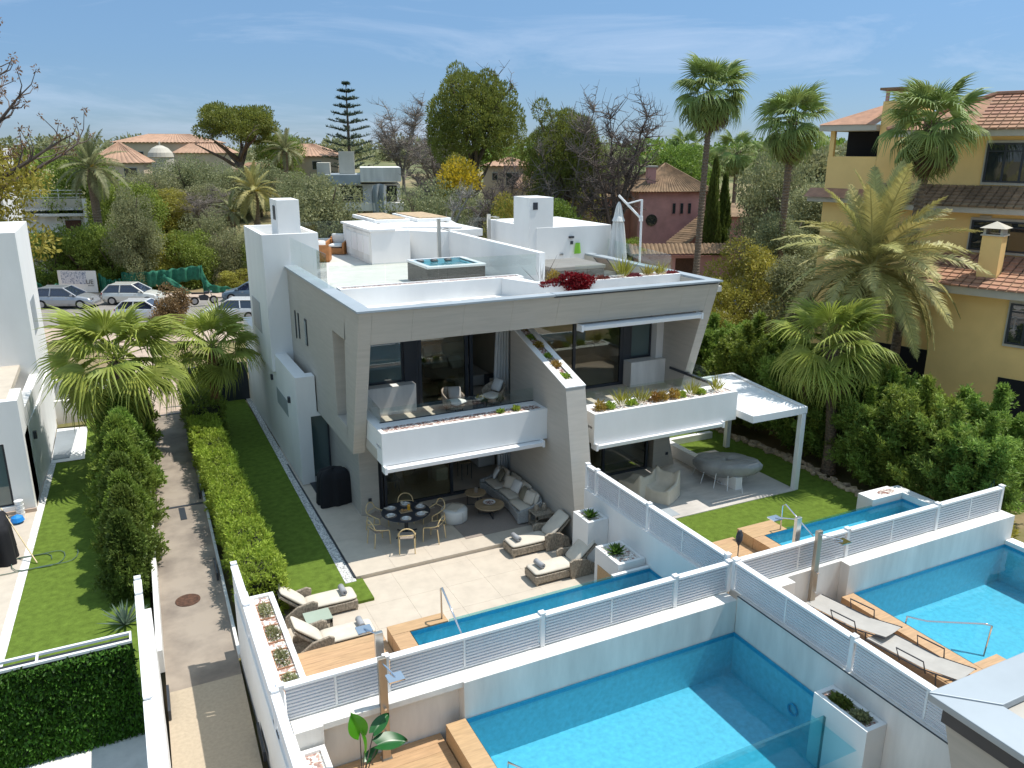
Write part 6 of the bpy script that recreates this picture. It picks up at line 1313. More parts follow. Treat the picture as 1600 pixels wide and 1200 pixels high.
# ================================================================== vegetation
def tree_obj(name, label, cat, loc, parts, rz=0, group=None, s=(1, 1, 1)):
    t = T(name, label, cat, loc, rz, group)
    for nm, me in parts: o = share(nm, me, t, (0, 0, 0), (0, 0, 0), s)
    return t
def limbs(h, r, spread, n, seed, z0=0.35, curve=.3, twigs=0, tr=.03, bare_h=None):
    """trunk and forked limbs; returns MB and limb tips"""
    rd = random.Random(seed); b = MB(); tips = []
    pts = [Vector((rd.uniform(-.1, .1) * i * .3, rd.uniform(-.1, .1) * i * .3, h * z0 * 1.25 * i / 4)) for i in range(5)]
    b.tube(pts, [r * (1.25 - .13 * i) for i in range(5)], 8)
    for k in range(n):
        a = k * 2.4 + rd.uniform(-.4, .4); f = rd.uniform(.6, 1); p0 = pts[2 + k % 3].copy(); P = [p0]
        L = h * (1 - z0) * rd.uniform(.75, 1.1); e = rd.uniform(.35, 1.0)
        for j in range(1, 6):
            q = j / 5; P.append(p0 + Vector((math.cos(a) * spread * f * q * (1 - curve * q * .3), math.sin(a) * spread * f * q, L * q * e * (1 if q < .6 else 1 - .2 * (q - .6)))) + Vector((rd.uniform(-.2, .2), rd.uniform(-.2, .2), rd.uniform(-.1, .2))) * (h * .05))
        b.tube(P, [r * .6 * (1 - j / 6) + tr * .5 for j in range(6)], 6)
        tips += P[2:]
        for _ in range(twigs):
            s_ = P[rd.randint(2, 5)]; dd = Vector((rd.uniform(-1, 1), rd.uniform(-1, 1), rd.uniform(-.1, 1))).normalized() * h * rd.uniform(.06, .18)
            m_ = s_ + dd * .5 + Vector((rd.uniform(-1, 1), rd.uniform(-1, 1), rd.uniform(-.5, 1))) * h * .02
            b.tube([s_, m_, s_ + dd], [tr, tr * .7, tr * .35], 4, cap=False); tips.append(s_ + dd)
            for _2 in range(3):
                d2 = Vector((rd.uniform(-1, 1), rd.uniform(-1, 1), rd.uniform(-.2, 1))).normalized() * h * rd.uniform(.03, .09); b.tube([m_, m_ + d2], [tr * .6, tr * .25], 3, cap=False)
                b.tube([s_ + dd, s_ + dd + d2], [tr * .4, tr * .2], 3, cap=False)
    return b, tips
def crown(name, blobs, n, L, Wd, m, jit=.7, shell=.5, droop=0, up=0.0):
    P, nn = blob_points(blobs, n, shell); nn = nn + np.array([0, 0, up]); Vv, Ff = leaves(P, nn, L, Wd, jit, droop); return np_mesh(name, Vv, Ff, M[m])
def rblobs(rd, n, rx, ry, z0, z1, r0, r1, flat=.75, taper=None):
    B = []
    for _ in range(n):
        a = rd.uniform(0, 6.283); q = rd.uniform(0, 1) ** .5; z = rd.uniform(z0, z1); k = 1.0
        if taper: k = taper((z - z0) / (z1 - z0))
        r = rd.uniform(r0, r1); B.append((math.cos(a) * q * rx * k, math.sin(a) * q * ry * k, z, r, r, r * flat))
    return B
rd = random.Random(11)
# ---- kinds of tree, unit sized (metres), several meshes each
def bushy(h, w, n, L, m, seed, r=.16, nb=26, lo=.30, barkm='bark', flat=.75, shell=.5, jit=.8, twigs=0):
    rr = random.Random(seed); tb_, tips = limbs(h * .9, r, w * .35, 6, seed, z0=.3, twigs=twigs)
    B = rblobs(rr, nb, w * .38, w * .38, h * lo, h * .88, w * .13, w * .22, flat, lambda q: 1 - .55 * abs(q - .35) ** 1.3)
    return [('trunk', tb_.mesh('trunk', M[barkm])), ('crown', crown('crown', B, n, L, L * .55, m, jit, shell))]
K = {}
K['dense'] = bushy(9.5, 8.0, 26000, .21, 'l_oliv', 3, .2, 44, .12, jit=.9)
K['green'] = bushy(7.0, 7.0, 20000, .20, 'l_green', 4, .16, 34, .12)
K['yell'] = bushy(7.0, 6.5, 18000, .20, 'l_yell', 5, .15, 30, .15)
K['brownb'] = bushy(5.5, 7.5, 17000, .18, 'l_oliv', 6, .12, 30, .1, jit=1.1, twigs=10)
K['brush'] = bushy(3.6, 5.0, 16000, .15, 'l_green', 7, .1, 26, .05)
K['brush2'] = bushy(3.4, 5.0, 15000, .15, 'l_yell', 8, .1, 26, .05)
K['dryb'] = bushy(3.0, 3.4, 6000, .16, 'l_brown', 9, .06, 22, .1, jit=1.0)
def put(kind, name, label, x, y, h, w, rz=0.0, cat='tree', group=None, z=None, refh=None, refw=None):
    ref = {'dense': (9.5, 8), 'green': (7, 7), 'yell': (7, 6.5), 'brownb': (5.5, 7.5), 'brush': (3.6, 5), 'brush2': (3.4, 5), 'dryb': (3, 3.4), 'pine': (15, 13), 'umb': (9, 13), 'bare': (14, 9), 'bareb': (12, 9), 'ghost': (5.5, 9), 'cyp': (7, 1.4)}[kind]
    zz = gz(x, y) if z is None else z
    return tree_obj(name, label, cat, (x, y, zz), K[kind], rz, group, (w / ref[1], w / ref[1], h / ref[0]))
# big stone pine
rr = random.Random(21); tb_, tips = limbs(15, .42, 4.5, 9, 21, z0=.42, twigs=3, tr=.06)
B = []
for k in range(46):
    el = math.asin(1 - 1.45 * (k + .5) / 46); az = k * 2.4; q = rr.uniform(.78, 1.02); r_ = rr.uniform(1.1, 1.9)
    B.append((4.5 * q * math.cos(el) * math.cos(az), 4.5 * q * math.cos(el) * math.sin(az), 9.6 + 4.0 * q * math.sin(el), r_, r_, r_ * .78))
B += [(p.x * .7, p.y * .7, max(7, p.z), 1.2, 1.2, .9) for p in tips[::5]]
K['pine'] = [('trunk', tb_.mesh('trunk', M['bark'])), ('crown', crown('crown', B, 52000, .26, .10, 'l_pine', .55, .78, up=.45))]
rr = random.Random(22); tb_, tips = limbs(8.4, .42, 6.0, 10, 22, z0=.3, twigs=2, tr=.06)
B = rblobs(rr, 46, 5.2, 5.2, 5.2, 8.0, 1.1, 1.9, .5, lambda q: 1.05 - .35 * q)
K['umb'] = [('trunk', tb_.mesh('trunk', M['bark'])), ('crown', crown('crown', B, 28000, .3, .13, 'l_pine', .6, .6, up=.4))]
# bare trees
tb_, tips = limbs(14, .24, 3.8, 9, 31, z0=.28, twigs=34, tr=.05); K['bare'] = [('trunk', tb_.mesh('trunk', M['l_twigd']))]
tb_, tips = limbs(12, .2, 4.0, 10, 32, z0=.2, twigs=46, tr=.045); K['bareb'] = [('trunk', tb_.mesh('trunk', M['l_twig']))]
tb_, tips = limbs(5.5, .2, 4.5, 11, 33, z0=.2, twigs=26, tr=.04); K['ghost'] = [('trunk', tb_.mesh('trunk', mat('pale_bleached_branch', (.36, .33, .29), .9, var=.15)))]
K['ghostleaf'] = None
# ---- cypress spray: flattened frond of many scale leaves
def spray_points(P, nn, L, m, name, k=7, wd=.03, spread=.55):
    """each point grows a small fan of k narrow leaves"""
    n = len(P); P2 = np.repeat(P, k, 0); d = np.repeat(nn + rng.normal(0, .45, nn.shape), k, 0); d /= np.linalg.norm(d, axis=1, keepdims=True)
    P2 = P2 + d * (np.tile(np.linspace(0, .6, k), n) * L)[:, None]; d2 = d + rng.normal(0, spread, d.shape)
    Vv, Ff = leaves(P2, d2, L * .6, wd, .12); return np_mesh(name, Vv, Ff, M[m])
# ---- bright hedge right of the driveway
def hedge_mesh(name, x0, y0, x1, y1, z0, z1, n, m, L=.14, k=6, bumps=.07, wd=.035, lean=0.0):
    P = []; Nn = []
    A = [('t', (x1 - x0) * (y1 - y0)), ('xm', (y1 - y0) * (z1 - z0)), ('xp', (y1 - y0) * (z1 - z0)), ('ym', (x1 - x0) * (z1 - z0)), ('yp', (x1 - x0) * (z1 - z0))]; tot = sum(a for _, a in A)
    for f, a in A:
        q = int(n * a / tot); u = rng.uniform(0, 1, q); v = rng.uniform(0, 1, q)
        if f == 't': p = np.stack([x0 + u * (x1 - x0), y0 + v * (y1 - y0), np.full(q, z1)], 1); nn = (0, 0, 1)
        elif f[0] == 'x': p = np.stack([np.full(q, x0 if f == 'xm' else x1), y0 + u * (y1 - y0), z0 + v * (z1 - z0)], 1); nn = (-1 if f == 'xm' else 1, 0, .5)
        else: p = np.stack([x0 + u * (x1 - x0), np.full(q, y0 if f == 'ym' else y1), z0 + v * (z1 - z0)], 1); nn = (0, -1 if f == 'ym' else 1, .5)
        P.append(p); Nn.append(np.tile(nn, (q, 1)))
    P = np.concatenate(P); Nn = np.concatenate(Nn).astype(float)
    ph = np.sin(P[:, 1] * 3.1) * np.cos(P[:, 2] * 4.3 + P[:, 0] * 3) + .6 * np.sin(P[:, 1] * 7.7 + 1) * np.sin(P[:, 0] * 6 + P[:, 2] * 5)
    P = P + Nn * (ph * bumps - rng.uniform(0, .18, len(P)))[:, None]
    return spray_points(P, Nn + [0, 0, .25], L, m, name, k, wd)
def hedge(label, x0, y0, x1, y1, z0, z1, n, m, core='l_dark', **k):
    t = T('hedge', label, 'hedge', ((x0 + x1) / 2, (y0 + y1) / 2, z0))
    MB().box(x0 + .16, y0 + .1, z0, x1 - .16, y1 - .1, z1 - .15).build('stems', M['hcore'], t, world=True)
    o = bpy.data.objects.new('foliage', hedge_mesh('foliage', x0, y0, x1, y1, z0, z1, n, m, **k)); link(o, t); o.location = -Vector(t.location); return t
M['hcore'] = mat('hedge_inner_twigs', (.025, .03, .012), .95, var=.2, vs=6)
hedge('bright yellow green conifer hedge between the driveway and the shaded lawn', 1.78, 18.0, 2.75, 31.4, -.05, 1.15, 9500, 'l_lime', L=.17, k=8)
t = hedge('darker shrub end of the bright hedge beneath the right fan palm', 1.85, 31.5, 3.1, 36.2, -.05, 1.5, 2600, 'l_green', L=.2, k=6)
# ---- dark conifer hedge left of the driveway: separate shaggy conifers
def conif(seed, h, w, n, m, L=.2, k=8, wd=.04):
    rr_ = np.random.default_rng(seed); z = rr_.uniform(0, 1, n) ** .85; a = rr_.uniform(0, 6.283, n); lob = 1 + .28 * np.sin(a * 3 + z * 9 + seed) + .2 * np.sin(a * 7 - z * 14)
    r = w / 2 * (1 - z ** 1.6 * .88) * lob * rr_.uniform(.45, 1, n) ** .4 * np.where(z < .12, .8, 1)
    P = np.stack([r * np.cos(a), r * np.sin(a), z * h], 1); nn = np.stack([np.cos(a), np.sin(a), .55 + z], 1); nn /= np.linalg.norm(nn, axis=1, keepdims=True)
    return spray_points(P, nn, L, m, 'foliage', k, wd, .5)
def stem_mesh(h, r, m='bark'): return MB().tube([(0, 0, 0), (.02, 0, h * .5), (0, 0, h * .9)], [r, r * .7, r * .2], 6).mesh('stem', M[m])
M['l_mix'] = leafm('yellowing_conifer_spray', (.16, .21, .04))
CF = [(conif(1, 2.3, 1.9, 3200, 'l_cyp', .24, 8, .05), stem_mesh(2.3, .05)), (conif(2, 2.3, 1.9, 3200, 'l_green', .24, 8, .05), stem_mesh(2.3, .05)), (conif(3, 2.3, 1.7, 3000, 'l_mix', .24, 8, .05), stem_mesh(2.3, .05))]
spots = [(-.35, 35.2, 0, 1.0), (-.25, 33.9, 1, 1.05), (-.45, 32.6, 0, 1.0), (-.35, 31.3, 1, 1.1), (-.5, 30.1, 0, 1.05), (-.55, 28.9, 1, 1.15), (-.5, 27.7, 0, 1.1), (-.62, 26.5, 1, 1.15), (-.6, 25.3, 1, 1.1), (-.62, 24.1, 2, 1.0), (-.6, 23.0, 1, .95), (-.62, 21.9, 2, .95), (-.68, 20.9, 2, .85)]
ordn = ['first', 'second', 'third', 'fourth', 'fifth', 'sixth', 'seventh', 'eighth', 'ninth', 'tenth', 'eleventh', 'twelfth', 'thirteenth']
for i, (x, y, k, s) in enumerate(spots):
    t = T('hedge_conifer', 'shaggy %s conifer, %s from the far end of the row left of the driveway' % (['dark green', 'deep green', 'yellowish'][k], ordn[i]), 'conifer', (x, y, 0), (i % 2) * 3.14, 'conifers in a row left of the driveway')
    share('foliage', CF[k][0], t, (0, 0, 0), (0, 0, 0), (s * .78, s * .95, s * 1.08)); share('stem', CF[k][1], t, (0, 0, 0), (0, 0, 0), (s, s, s))
# ---- cypress screen at the right
def screen_conif(seed, h, w, n, m):
    """loose conifer: many upswept leaders, each feathered"""
    rr_ = np.random.default_rng(seed); P = []; D_ = []
    nl = 46
    for k in range(nl):
        a = rr_.uniform(0, 6.283); z0 = rr_.uniform(.02, .72) * h; L = w * .62 * (1 - .55 * z0 / h) * rr_.uniform(.7, 1.25); rise = rr_.uniform(.35, 1.0)
        q = rr_.uniform(.1, 1, n // nl); x = L * q * math.cos(a); y = L * q * math.sin(a); z = z0 + L * rise * q ** 1.5 * 1.1
        P.append(np.stack([x, y, z], 1) + rr_.normal(0, .09, (len(q), 3))); D_.append(np.tile([math.cos(a) * .6, math.sin(a) * .6, .75], (len(q), 1)))
    q = rr_.uniform(.3, 1, n // 6); P.append(np.stack([rr_.normal(0, .12, len(q)) * (1.3 - q), rr_.normal(0, .12, len(q)) * (1.3 - q), q * h], 1)); D_.append(np.tile([0, 0, 1.0], (len(q), 1)))
    return spray_points(np.concatenate(P), np.concatenate(D_), .30, m, 'foliage', 9, .055, .6)
CY = [(screen_conif(11 + k, 4.2, 2.6, 3600, m_), stem_mesh(4.2, .07)) for k, m_ in enumerate(('l_cyp', 'l_cyp', 'l_green', 'l_cyp'))]
rowA = [(22.5, 13.9 + k * 1.05) for k in range(13)] + [(23.9, 14.6 + k * 1.15) for k in range(11)] + [(20.9, 28.0), (21.8, 26.6), (20.2, 29.4), (22.2, 28.2), (19.6, 30.6)]
rd = random.Random(4)
ordn += ['fourteenth']
for k, (x, y) in enumerate(rowA):
    x += rd.uniform(-.3, .3); y += rd.uniform(-.3, .3); s = rd.uniform(.72, 1.0) * (1 if x < 23.3 else 1.1)
    ps = 'front row' if k < 13 else ('back row' if k < 24 else 'corner group'); kk = k if k < 13 else (k - 13 if k < 24 else k - 24)
    t = T('cypress_shrub', 'loose green cypress, %s from the right in the %s of the garden screen' % (ordn[kk], ps), 'cypress', (x, y, 0), k * 1.7, 'cypresses screening the right garden')
    share('foliage', CY[k % 4][0], t, (0, 0, 0), (0, 0, 0), (s, s, s)); share('stem', CY[k % 4][1], t, (0, 0, 0), (0, 0, 0), (s, s, s))
# ---- fan palms
def fan_leaf(seed, R_=.95, pet=.9, segs=26, droop=.5, arc_=235):
    """palmate leaf: petiole along +x, pleated blade with split drooping tips"""
    rr = random.Random(seed); V_ = []; F_ = []
    b = MB(); b.tube([(0, 0, 0), (pet * .5, 0, .03), (pet, 0, 0)], [.022, .017, .012], 5)
    o = Vector((pet, 0, 0)); a0 = -arc_ / 2
    for i in range(segs):
        a = R(a0 + arc_ * (i + .5) / segs); da = R(arc_ / segs / 2); Ls = R_ * (1 - .18 * abs(a) / R(arc_ / 2)) * rr.uniform(.92, 1.05)
        def P(r, ang, lift): 
            x, y = math.cos(ang), math.sin(ang); dz = -droop * (max(0, r - .45)) ** 2 * 1.3 - .10 * r * abs(math.sin(ang)) + lift; return (o.x + x * r, o.y + y * r, dz)
        m1, m2 = Ls * .42, Ls * .72
        tw = rr.uniform(-.04, .04); dn = rr.uniform(.02, .26)
        vs = [P(.04, a, 0), P(m1, a - da, .0), P(m1, a, .045), P(m1, a + da, .0), P(m2, a - da * .42 + tw, -dn * .3), P(m2, a + tw, .02 - dn * .3), P(m2, a + da * .42 + tw, -dn * .3), P(Ls, a + tw * 2, -dn)]
        b.add(vs, [(0, 1, 2), (0, 2, 3), (1, 4, 5, 2), (2, 5, 6, 3), (4, 7, 5), (5, 7, 6)])
    return b.mesh('frond', M['l_palm'])
def recol(me, m): c = me.copy(); c.materials.clear(); c.materials.append(M[m]); return c
FN = [fan_leaf(s, droop=dr_, segs=sg) for s, dr_, sg in ((1, .5, 28), (2, .9, 26), (3, 1.35, 28))]
FD = [recol(f, 'l_palmd') for f in FN]; FX = [recol(f, 'l_dry') for f in FN]
def palm(name, label, x, y, zc, n, size, fr, seed, tr=.14, trunkm='pbark', lean=(0, 0), z=0.0, skirt=0, group='fan palms', lo=-48, hi=80, dead=4):
    rr = random.Random(seed); t = T(name, label, 'palm tree', (x, y, z), 0, group); hc = zc - z; top = Vector((lean[0], lean[1], hc))
    P = [Vector((0, 0, -.1))] + [Vector((lean[0] * (q ** 1.5), lean[1] * (q ** 1.5), hc * q)) for q in (.2, .4, .6, .8, .97)]
    b = MB(); b.tube(P, [tr * 1.45, tr * 1.1, tr, tr * .95, tr * .92, tr * 1.1], 10)
    nr = max(4, min(70, int(hc / .16)))
    for i in range(nr):     # ringed leaf scars
        q = i / nr; c = Vector((lean[0] * q ** 1.5, lean[1] * q ** 1.5, hc * q)); r_ = tr * 1.03 * (1.3 - .3 * min(1, q * 4))
        b.lathe([(r_, 0), (r_ * 1.09, .06), (r_ * .98, .11)], 10, tuple(c), cap=False)
    b.build('trunk', M[trunkm], t)
    cr_ = MB()
    for i in range(16):
        a = i * 2.4; cr_.tube([top + Vector((math.cos(a) * tr * .8, math.sin(a) * tr * .8, -.35 + .02 * i)), top + Vector((math.cos(a) * tr * 1.9, math.sin(a) * tr * 1.9, -.1 + .02 * i))], [.035, .02], 4)
    cr_.build('leaf_bases', M['pbark'], t)
    for i in range(n):
        el = hi - (hi - lo) * ((i + .5) / n) ** .9 + rr.uniform(-12, 12); az = i * 2.39996 + rr.uniform(-.35, .35); s = size * rr.uniform(.88, 1.08) * (.8 if el > 65 else 1)
        f = fr[0 if el > 35 else (1 if el > 0 else 2)]
        o = share('frond', f, t, tuple(top + Vector((0, 0, .05))), (rr.uniform(-.5, .5), -R(el), az), (s, s, s)); o.rotation_mode = 'XYZ'
    for i in range(dead):
        az = i * 2.1 + rr.random(); s = size * .85; share('dead_frond', FX[2], t, tuple(top + Vector((0, 0, -.15))), (rr.uniform(-.5, .5), R(62 + rr.uniform(-8, 12)), az), (s, s, s))
    return t
palm('fan_palm', 'broad fan palm left of the driveway overhanging the neighbour lawn', -.55, 30.2, 4.0, 34, 1.5, FN, 1, .15, 'pbark', (.15, -.2), dead=2, lo=-58)
palm('fan_palm', 'fan palm with an orange trunk right of the driveway', 2.85, 32.3, 3.6, 30, 1.13, FN, 2, .16, 'pbarko', (.1, 0), dead=1, lo=-58)
palm('fan_palm', 'fan palm rising from the cypress screen beside the pergola', 21.95, 18.95, 4.45, 34, 1.28, FN, 3, .18, 'pbark', (-.15, .35), dead=3, lo=-55)
palm('tall_fan_palm', 'tallest fan palm left of the other palms with a leaning thin trunk', 39.2, 48.2, 15.0, 46, 1.75, FD, 4, .22, 'pbark', (1.2, 1.0), z=-.3, group='tall fan palms', lo=-78, dead=16)
palm('tall_fan_palm', 'tall fan palm in the middle in front of the dark loggia', 36.6, 37.2, 12.6, 44, 1.45, FD, 5, .2, 'pbark', (.4, .3), z=-.3, group='tall fan palms', lo=-78, dead=16)
palm('tall_fan_palm', 'tall fan palm against the ochre villa roof', 27.45, 21.2, 11.9, 42, 1.15, FD, 6, .17, 'pbark', (.1, -.2), z=-.3, group='tall fan palms', lo=-78, dead=14)
for i, (x, y, zc, s, lab) in enumerate(((63, 80.5, 11.0, 1.6, 'distant fan palm just left of the tallest palm'), (58, 66, 10.8, 1.5, 'distant fan palm right of the tallest palm trunk'), (63.5, 69, 10, 1.5, 'distant fan palm between the two tall palms'), (55, 76, 8.6, 1.5, 'low distant fan palm above the pink house roof'), (67, 84, 9.4, 1.5, 'low distant fan palm left of the tall trunk'), (60.5, 74, 9.0, 1.5, 'distant fan palm half hidden among the others'))):
    palm('distant_fan_palm', lab, x, y, zc, 24, s, FD, 20 + i, .2, z=gz(x, y), group='distant fan palms', lo=-70, dead=3)
# ---- feather palms
def feather(seed, L=3.2, m='l_date', arch=1.0, npin=66, pl=.5):
    rr = random.Random(seed); b = MB(); P = []
    for i in range(9):
        q = i / 8; P.append(Vector((L * q * (1 - .12 * q * arch), 0, L * (.30 * q - .55 * q * q * arch))))
    b.tube(P, [.035 * (1 - .85 * i / 8) + .004 for i in range(9)], 4)
    for i in range(npin):
        q = .14 + .86 * i / npin; k = min(7, int(q * 8)); f = q * 8 - k; p = P[k].lerp(P[k + 1], f); d = (P[k + 1] - P[k]).normalized()
        l = pl * math.sin(math.pi * min(1, q * .9 + .12)) ** .6 * rr.uniform(.85, 1.1)
        for s in (-1, 1):
            dv = (d * .75 + Vector((0, s * .8, .25 + rr.uniform(-.2, .15)))).normalized(); e = p + dv * l + Vector((0, 0, -.22 * l)); mi = p + dv * l * .5; w = d * .017
            b.add([p - w, mi - w * 1.2, e, mi + w * 1.2, p + w], [(0, 1, 3, 4), (1, 2, 3)])
    return b.mesh('frond', M[m])
FE = [feather(1, arch=.55), feather(2, arch=.95), feather(3, arch=1.35)]; FEd = [recol(f, 'l_oliv') for f in FE]
def dpalm(label, x, y, zc, n, size, fr, seed, tr=.25, z=0, group='feather leaved palms', lo=-40):
    rr = random.Random(seed); t = T('date_palm', label, 'palm tree', (x, y, z), 0, group); hc = zc - z; b = MB(); b.tube([(0, 0, -.2), (0, 0, hc * .5), (0, 0, hc)], [tr * 1.1, tr, tr * 1.25], 12)
    for i in range(int(hc / .22)): b.lathe([(tr * 1.02, 0), (tr * 1.16, .1), (tr, .17)], 12, (0, 0, i * .22), cap=False)
    b.build('trunk', M['pbark'], t)
    for i in range(n):
        el = 82 - (82 - lo) * ((i + .5) / n) ** .85 + rr.uniform(-5, 5); az = i * 2.39996; s = size * rr.uniform(.85, 1.08)
        share('frond', fr[0 if el > 45 else (1 if el > 5 else 2)], t, (0, 0, hc + .1), (rr.uniform(-.5, .5), -R(el), az), (s, s, s))
    for i in range(5): share('dead_frond', recol(FE[2], 'l_dry') if i == 0 and 'FEX' not in globals() else globals().setdefault('FEX', recol(FE[2], 'l_dry')), t, (0, 0, hc - .1), (0, R(55), i * 1.3), (size * .4,) * 3)
    o = tuft('flower_cluster', None, None, (.25, -.2, hc + .1), 120, .25, .3, .12, .05, 'l_mim', parent=t)
    return t
dpalm('large silvery date palm in front of the ochre villa', 24.5, 20.3, 6.8, 60, 1.25, FE, 1, .27, z=-.2, lo=-42)
dpalm('date palm with drooping crown above the building site', -.9, 76.6, gz(-.9, 76.6) + 9.6, 40, 1.1, FEd, 2, .3, z=gz(-.9, 72))
dpalm('slim date palm left of the cream villa', 21.4, 110, 10.6, 30, 1.05, FEd, 3, .3, z=gz(21, 110))
dpalm('grey green date palm right of the dry thicket', 13.2, 84.5, 6.8, 34, 1.05, FE, 4, .3, z=gz(13, 84))
dpalm('small date palm low in the dry thicket', 11.0, 86, 4.8, 26, .8, FEd, 5, .3, z=gz(11, 86))
# ---- Norfolk pine: whorls of level boughs
NPB = MB(); rr = random.Random(8); NPB.tube([(0, 0, 0), (0, 0, 7), (0, 0, 13.6)], [.3, .2, .04], 8); npm = NPB.mesh('trunk', M['bark'])
Pn = []; Dn = []; bt = MB()
for w_ in range(13):
    z = 1.2 + 12.1 * (w_ / 12); Lb = (4.4 * (1 - (w_ / 12)) ** .8 + .35) * rr.uniform(.9, 1.1)
    for k in range(6):
        a = k * 1.047 + w_ * .5 + rr.uniform(-.15, .15); q = np.linspace(.12, 1, 26); x = Lb * q * math.cos(a); y = Lb * q * math.sin(a); zz = z + .16 * Lb * q + .05 * Lb * q * q
        bt.tube([(x[0], y[0], zz[0]), (x[13], y[13], zz[13]), (x[-1], y[-1], zz[-1])], [.05, .035, .015], 3, cap=False)
        for _ in range(4): Pn.append(np.stack([x, y, zz], 1)); Dn.append(np.stack([math.cos(a) * .5 + rng.normal(0, .5, 26), math.sin(a) * .5 + rng.normal(0, .5, 26), rng.normal(.35, .2, 26)], 1))
Pn = np.concatenate(Pn); Dn = np.concatenate(Dn); Dn /= np.linalg.norm(Dn, axis=1, keepdims=True); Vv, Ff = leaves(Pn, Dn, .42, .10, .15)
np_ = np_mesh('crown', Vv, Ff, mat('blue_green_norfolk_needles', (.075, .11, .07), .6, var=.2, isl=.3, transl=.2))
t = T('norfolk_pine', 'tall tiered Norfolk pine standing above the pale modern villa', 'tree', (32.2, 118.5, gz(32, 118)), .3); share('trunk', npm, t, (0, 0, 0), (0, 0, 0), (1, 1, 1.05)); share('crown', np_, t, (0, 0, 0), (0, 0, 0), (1, 1, 1.05)); share('boughs', bt.mesh('boughs', M['bark']), t, (0, 0, 0), (0, 0, 0), (1, 1, 1.05))['kind'] = 'stuff'
# ---- individual background trees
put('umb', 'umbrella_pine', 'broad dark umbrella pine on the skyline at the left', 17.0, 118.5, 10.4, 13.5, .4, z=6.6)
put('green', 'dark_tree', 'lower dark tree touching the umbrella pine on its right', 22.6, 119, 7.6, 7.5, 1.0)
put('pine', 'stone_pine', 'huge dark pine with a tall trunk right of centre', 35.3, 80.7, 18.3, 12.2, .9, z=gz(35, 80.7) - .4)
put('dense', 'leafy_tree', 'dense olive green tree behind the left roof terrace', 14.8, 62.5, 9.7, 8.2, 0)
put('pine', 'dying_tree', 'tall greyish tree overgrown with dead branches right of the big pine', 36.0, 62.8, 15.2, 8.6, 2.2)
put('bareb', 'bare_tree', 'mass of dead grey branches wrapped round the greyish tree', 35.3, 61.0, 16.2, 7.0, .3)
put('bare', 'bare_tree', 'bare grey tree right of the overgrown tree against the sky', 37.9, 57.5, 15.2, 7.6, 1.1)
put('bareb', 'bare_tree', 'pale bare tree between the Norfolk pine and the big pine', 37.4, 110, 13.0, 9.5, .5)
put('bareb', 'bare_tree', 'brown bare tree touching the left side of the big pine', 38.6, 100, 10.0, 9.5, 2.5)
put('bareb', 'bare_tree', 'low brown bare tree behind the silvery bush', 32.5, 84, 7.0, 8.0, 1.5)
put('bare', 'bare_tree', 'thin bare tree in front of the peach villa', 26.3, 55.5, 10.3, 4.8, .8)
put('ghost', 'silvery_bush', 'silvery leafless bush behind the roof stair block', 21.4, 57.5, 8.4, 9.0, .2, cat='bush')
put('ghost', 'silvery_bush', 'second silvery leafless bush under the big pine', 24.0, 57.0, 7.4, 7.0, 2.0, cat='bush')
put('brownb', 'olive_tree', 'grey green olive tree among the silvery branches', 22.4, 60.5, 8.6, 8.5, .6)
put('brownb', 'olive_tree', 'olive tree left of the pale trunk of the big pine', 27.5, 63.5, 8.0, 7.5, 1.8)
put('yell', 'mimosa_tree', 'yellow flowering mimosa under the left side of the big pine', 31.0, 75.0, 9.8, 5.5, .2); 
tuft('mimosa_flowers', 'mass of bright yellow mimosa flowers beside the big pine trunk', 'flowers', (30.6, 73.5, 7.2), 1500, 2.4, 3.0, .3, .2, 'l_mim')
put('yell', 'lime_tree', 'bright yellow green tree left of the white roof chimney', 24.9, 50.8, 8.4, 4.2, .9)
put('green', 'green_tree', 'dark green tree just left of the roof chimney', 26.6, 53.5, 8.0, 5.0, 2.0)
put('green', 'green_tree', 'green tree behind the roof chimney', 31.5, 57.5, 7.6, 6.0, .4)
put('yell', 'green_tree', 'yellowish tree below the bare grey tree', 38.5, 66.5, 8.6, 7.5, 1.4)
put('green', 'green_tree', 'round green tree behind the pink house on its left', 46.5, 79, 8.8, 9.0, .3)
put('brownb', 'green_tree', 'olive brown trees above the pink roof', 56, 90, 8.0, 12.0, .3)
put('green', 'green_tree', 'green tree right of the pink roof between palms', 57.0, 73.0, 9.5, 8.0, 2.3)
put('brownb', 'branchy_tree', 'dark branchy tree between the two tall palms', 50.5, 52.5, 11.2, 8.5, 1.2)
put('dense', 'leafy_tree', 'olive green tree behind the acacia on the right', 47.0, 44.5, 9.2, 8.5, 2.2)
put('yell', 'acacia', 'feathery yellow green acacia right of the roof corner', 32.9, 35.6, 6.4, 5.6, .7)
put('yell', 'acacia', 'smaller yellow green acacia against the cypress screen', 29.5, 34.2, 4.6, 4.2, 2.1)
put('dense', 'leafy_tree', 'shadowy tree beneath the large silvery date palm', 33.2, 31.8, 6.0, 5.5, .5)
put('dense', 'leafy_tree', 'loose green tree right of the acacia against the ochre villa', 37.5, 38.0, 7.8, 6.0, 1.7)
for i, (x, y, h, lab) in enumerate(((48.2, 57.5, 9.8, 'thin dark cypress right of the tallest palm trunk'), (50.3, 58.5, 8.3, 'thin dark cypress beside the pink side wing'), (54.5, 58.0, 7.6, 'thin dark cypress behind the acacia'))):
    t = T('italian_cypress', lab, 'cypress', (x, y, gz(x, y)), i, 'thin cypresses by the pink house'); share('foliage', recol(CF[0][0], 'l_dark'), t, (0, 0, 0), (0, 0, 0), (.75, .75, h / 2.3)); share('stem', CF[0][1], t, (0, 0, 0), (0, 0, 0), (1, 1, h / 2.3))
put('brush', 'clipped_bush', 'rounded clipped bush in front of the pink house', 40.6, 59.0, 3.2, 4.0, .3, cat='bush', z=.5)
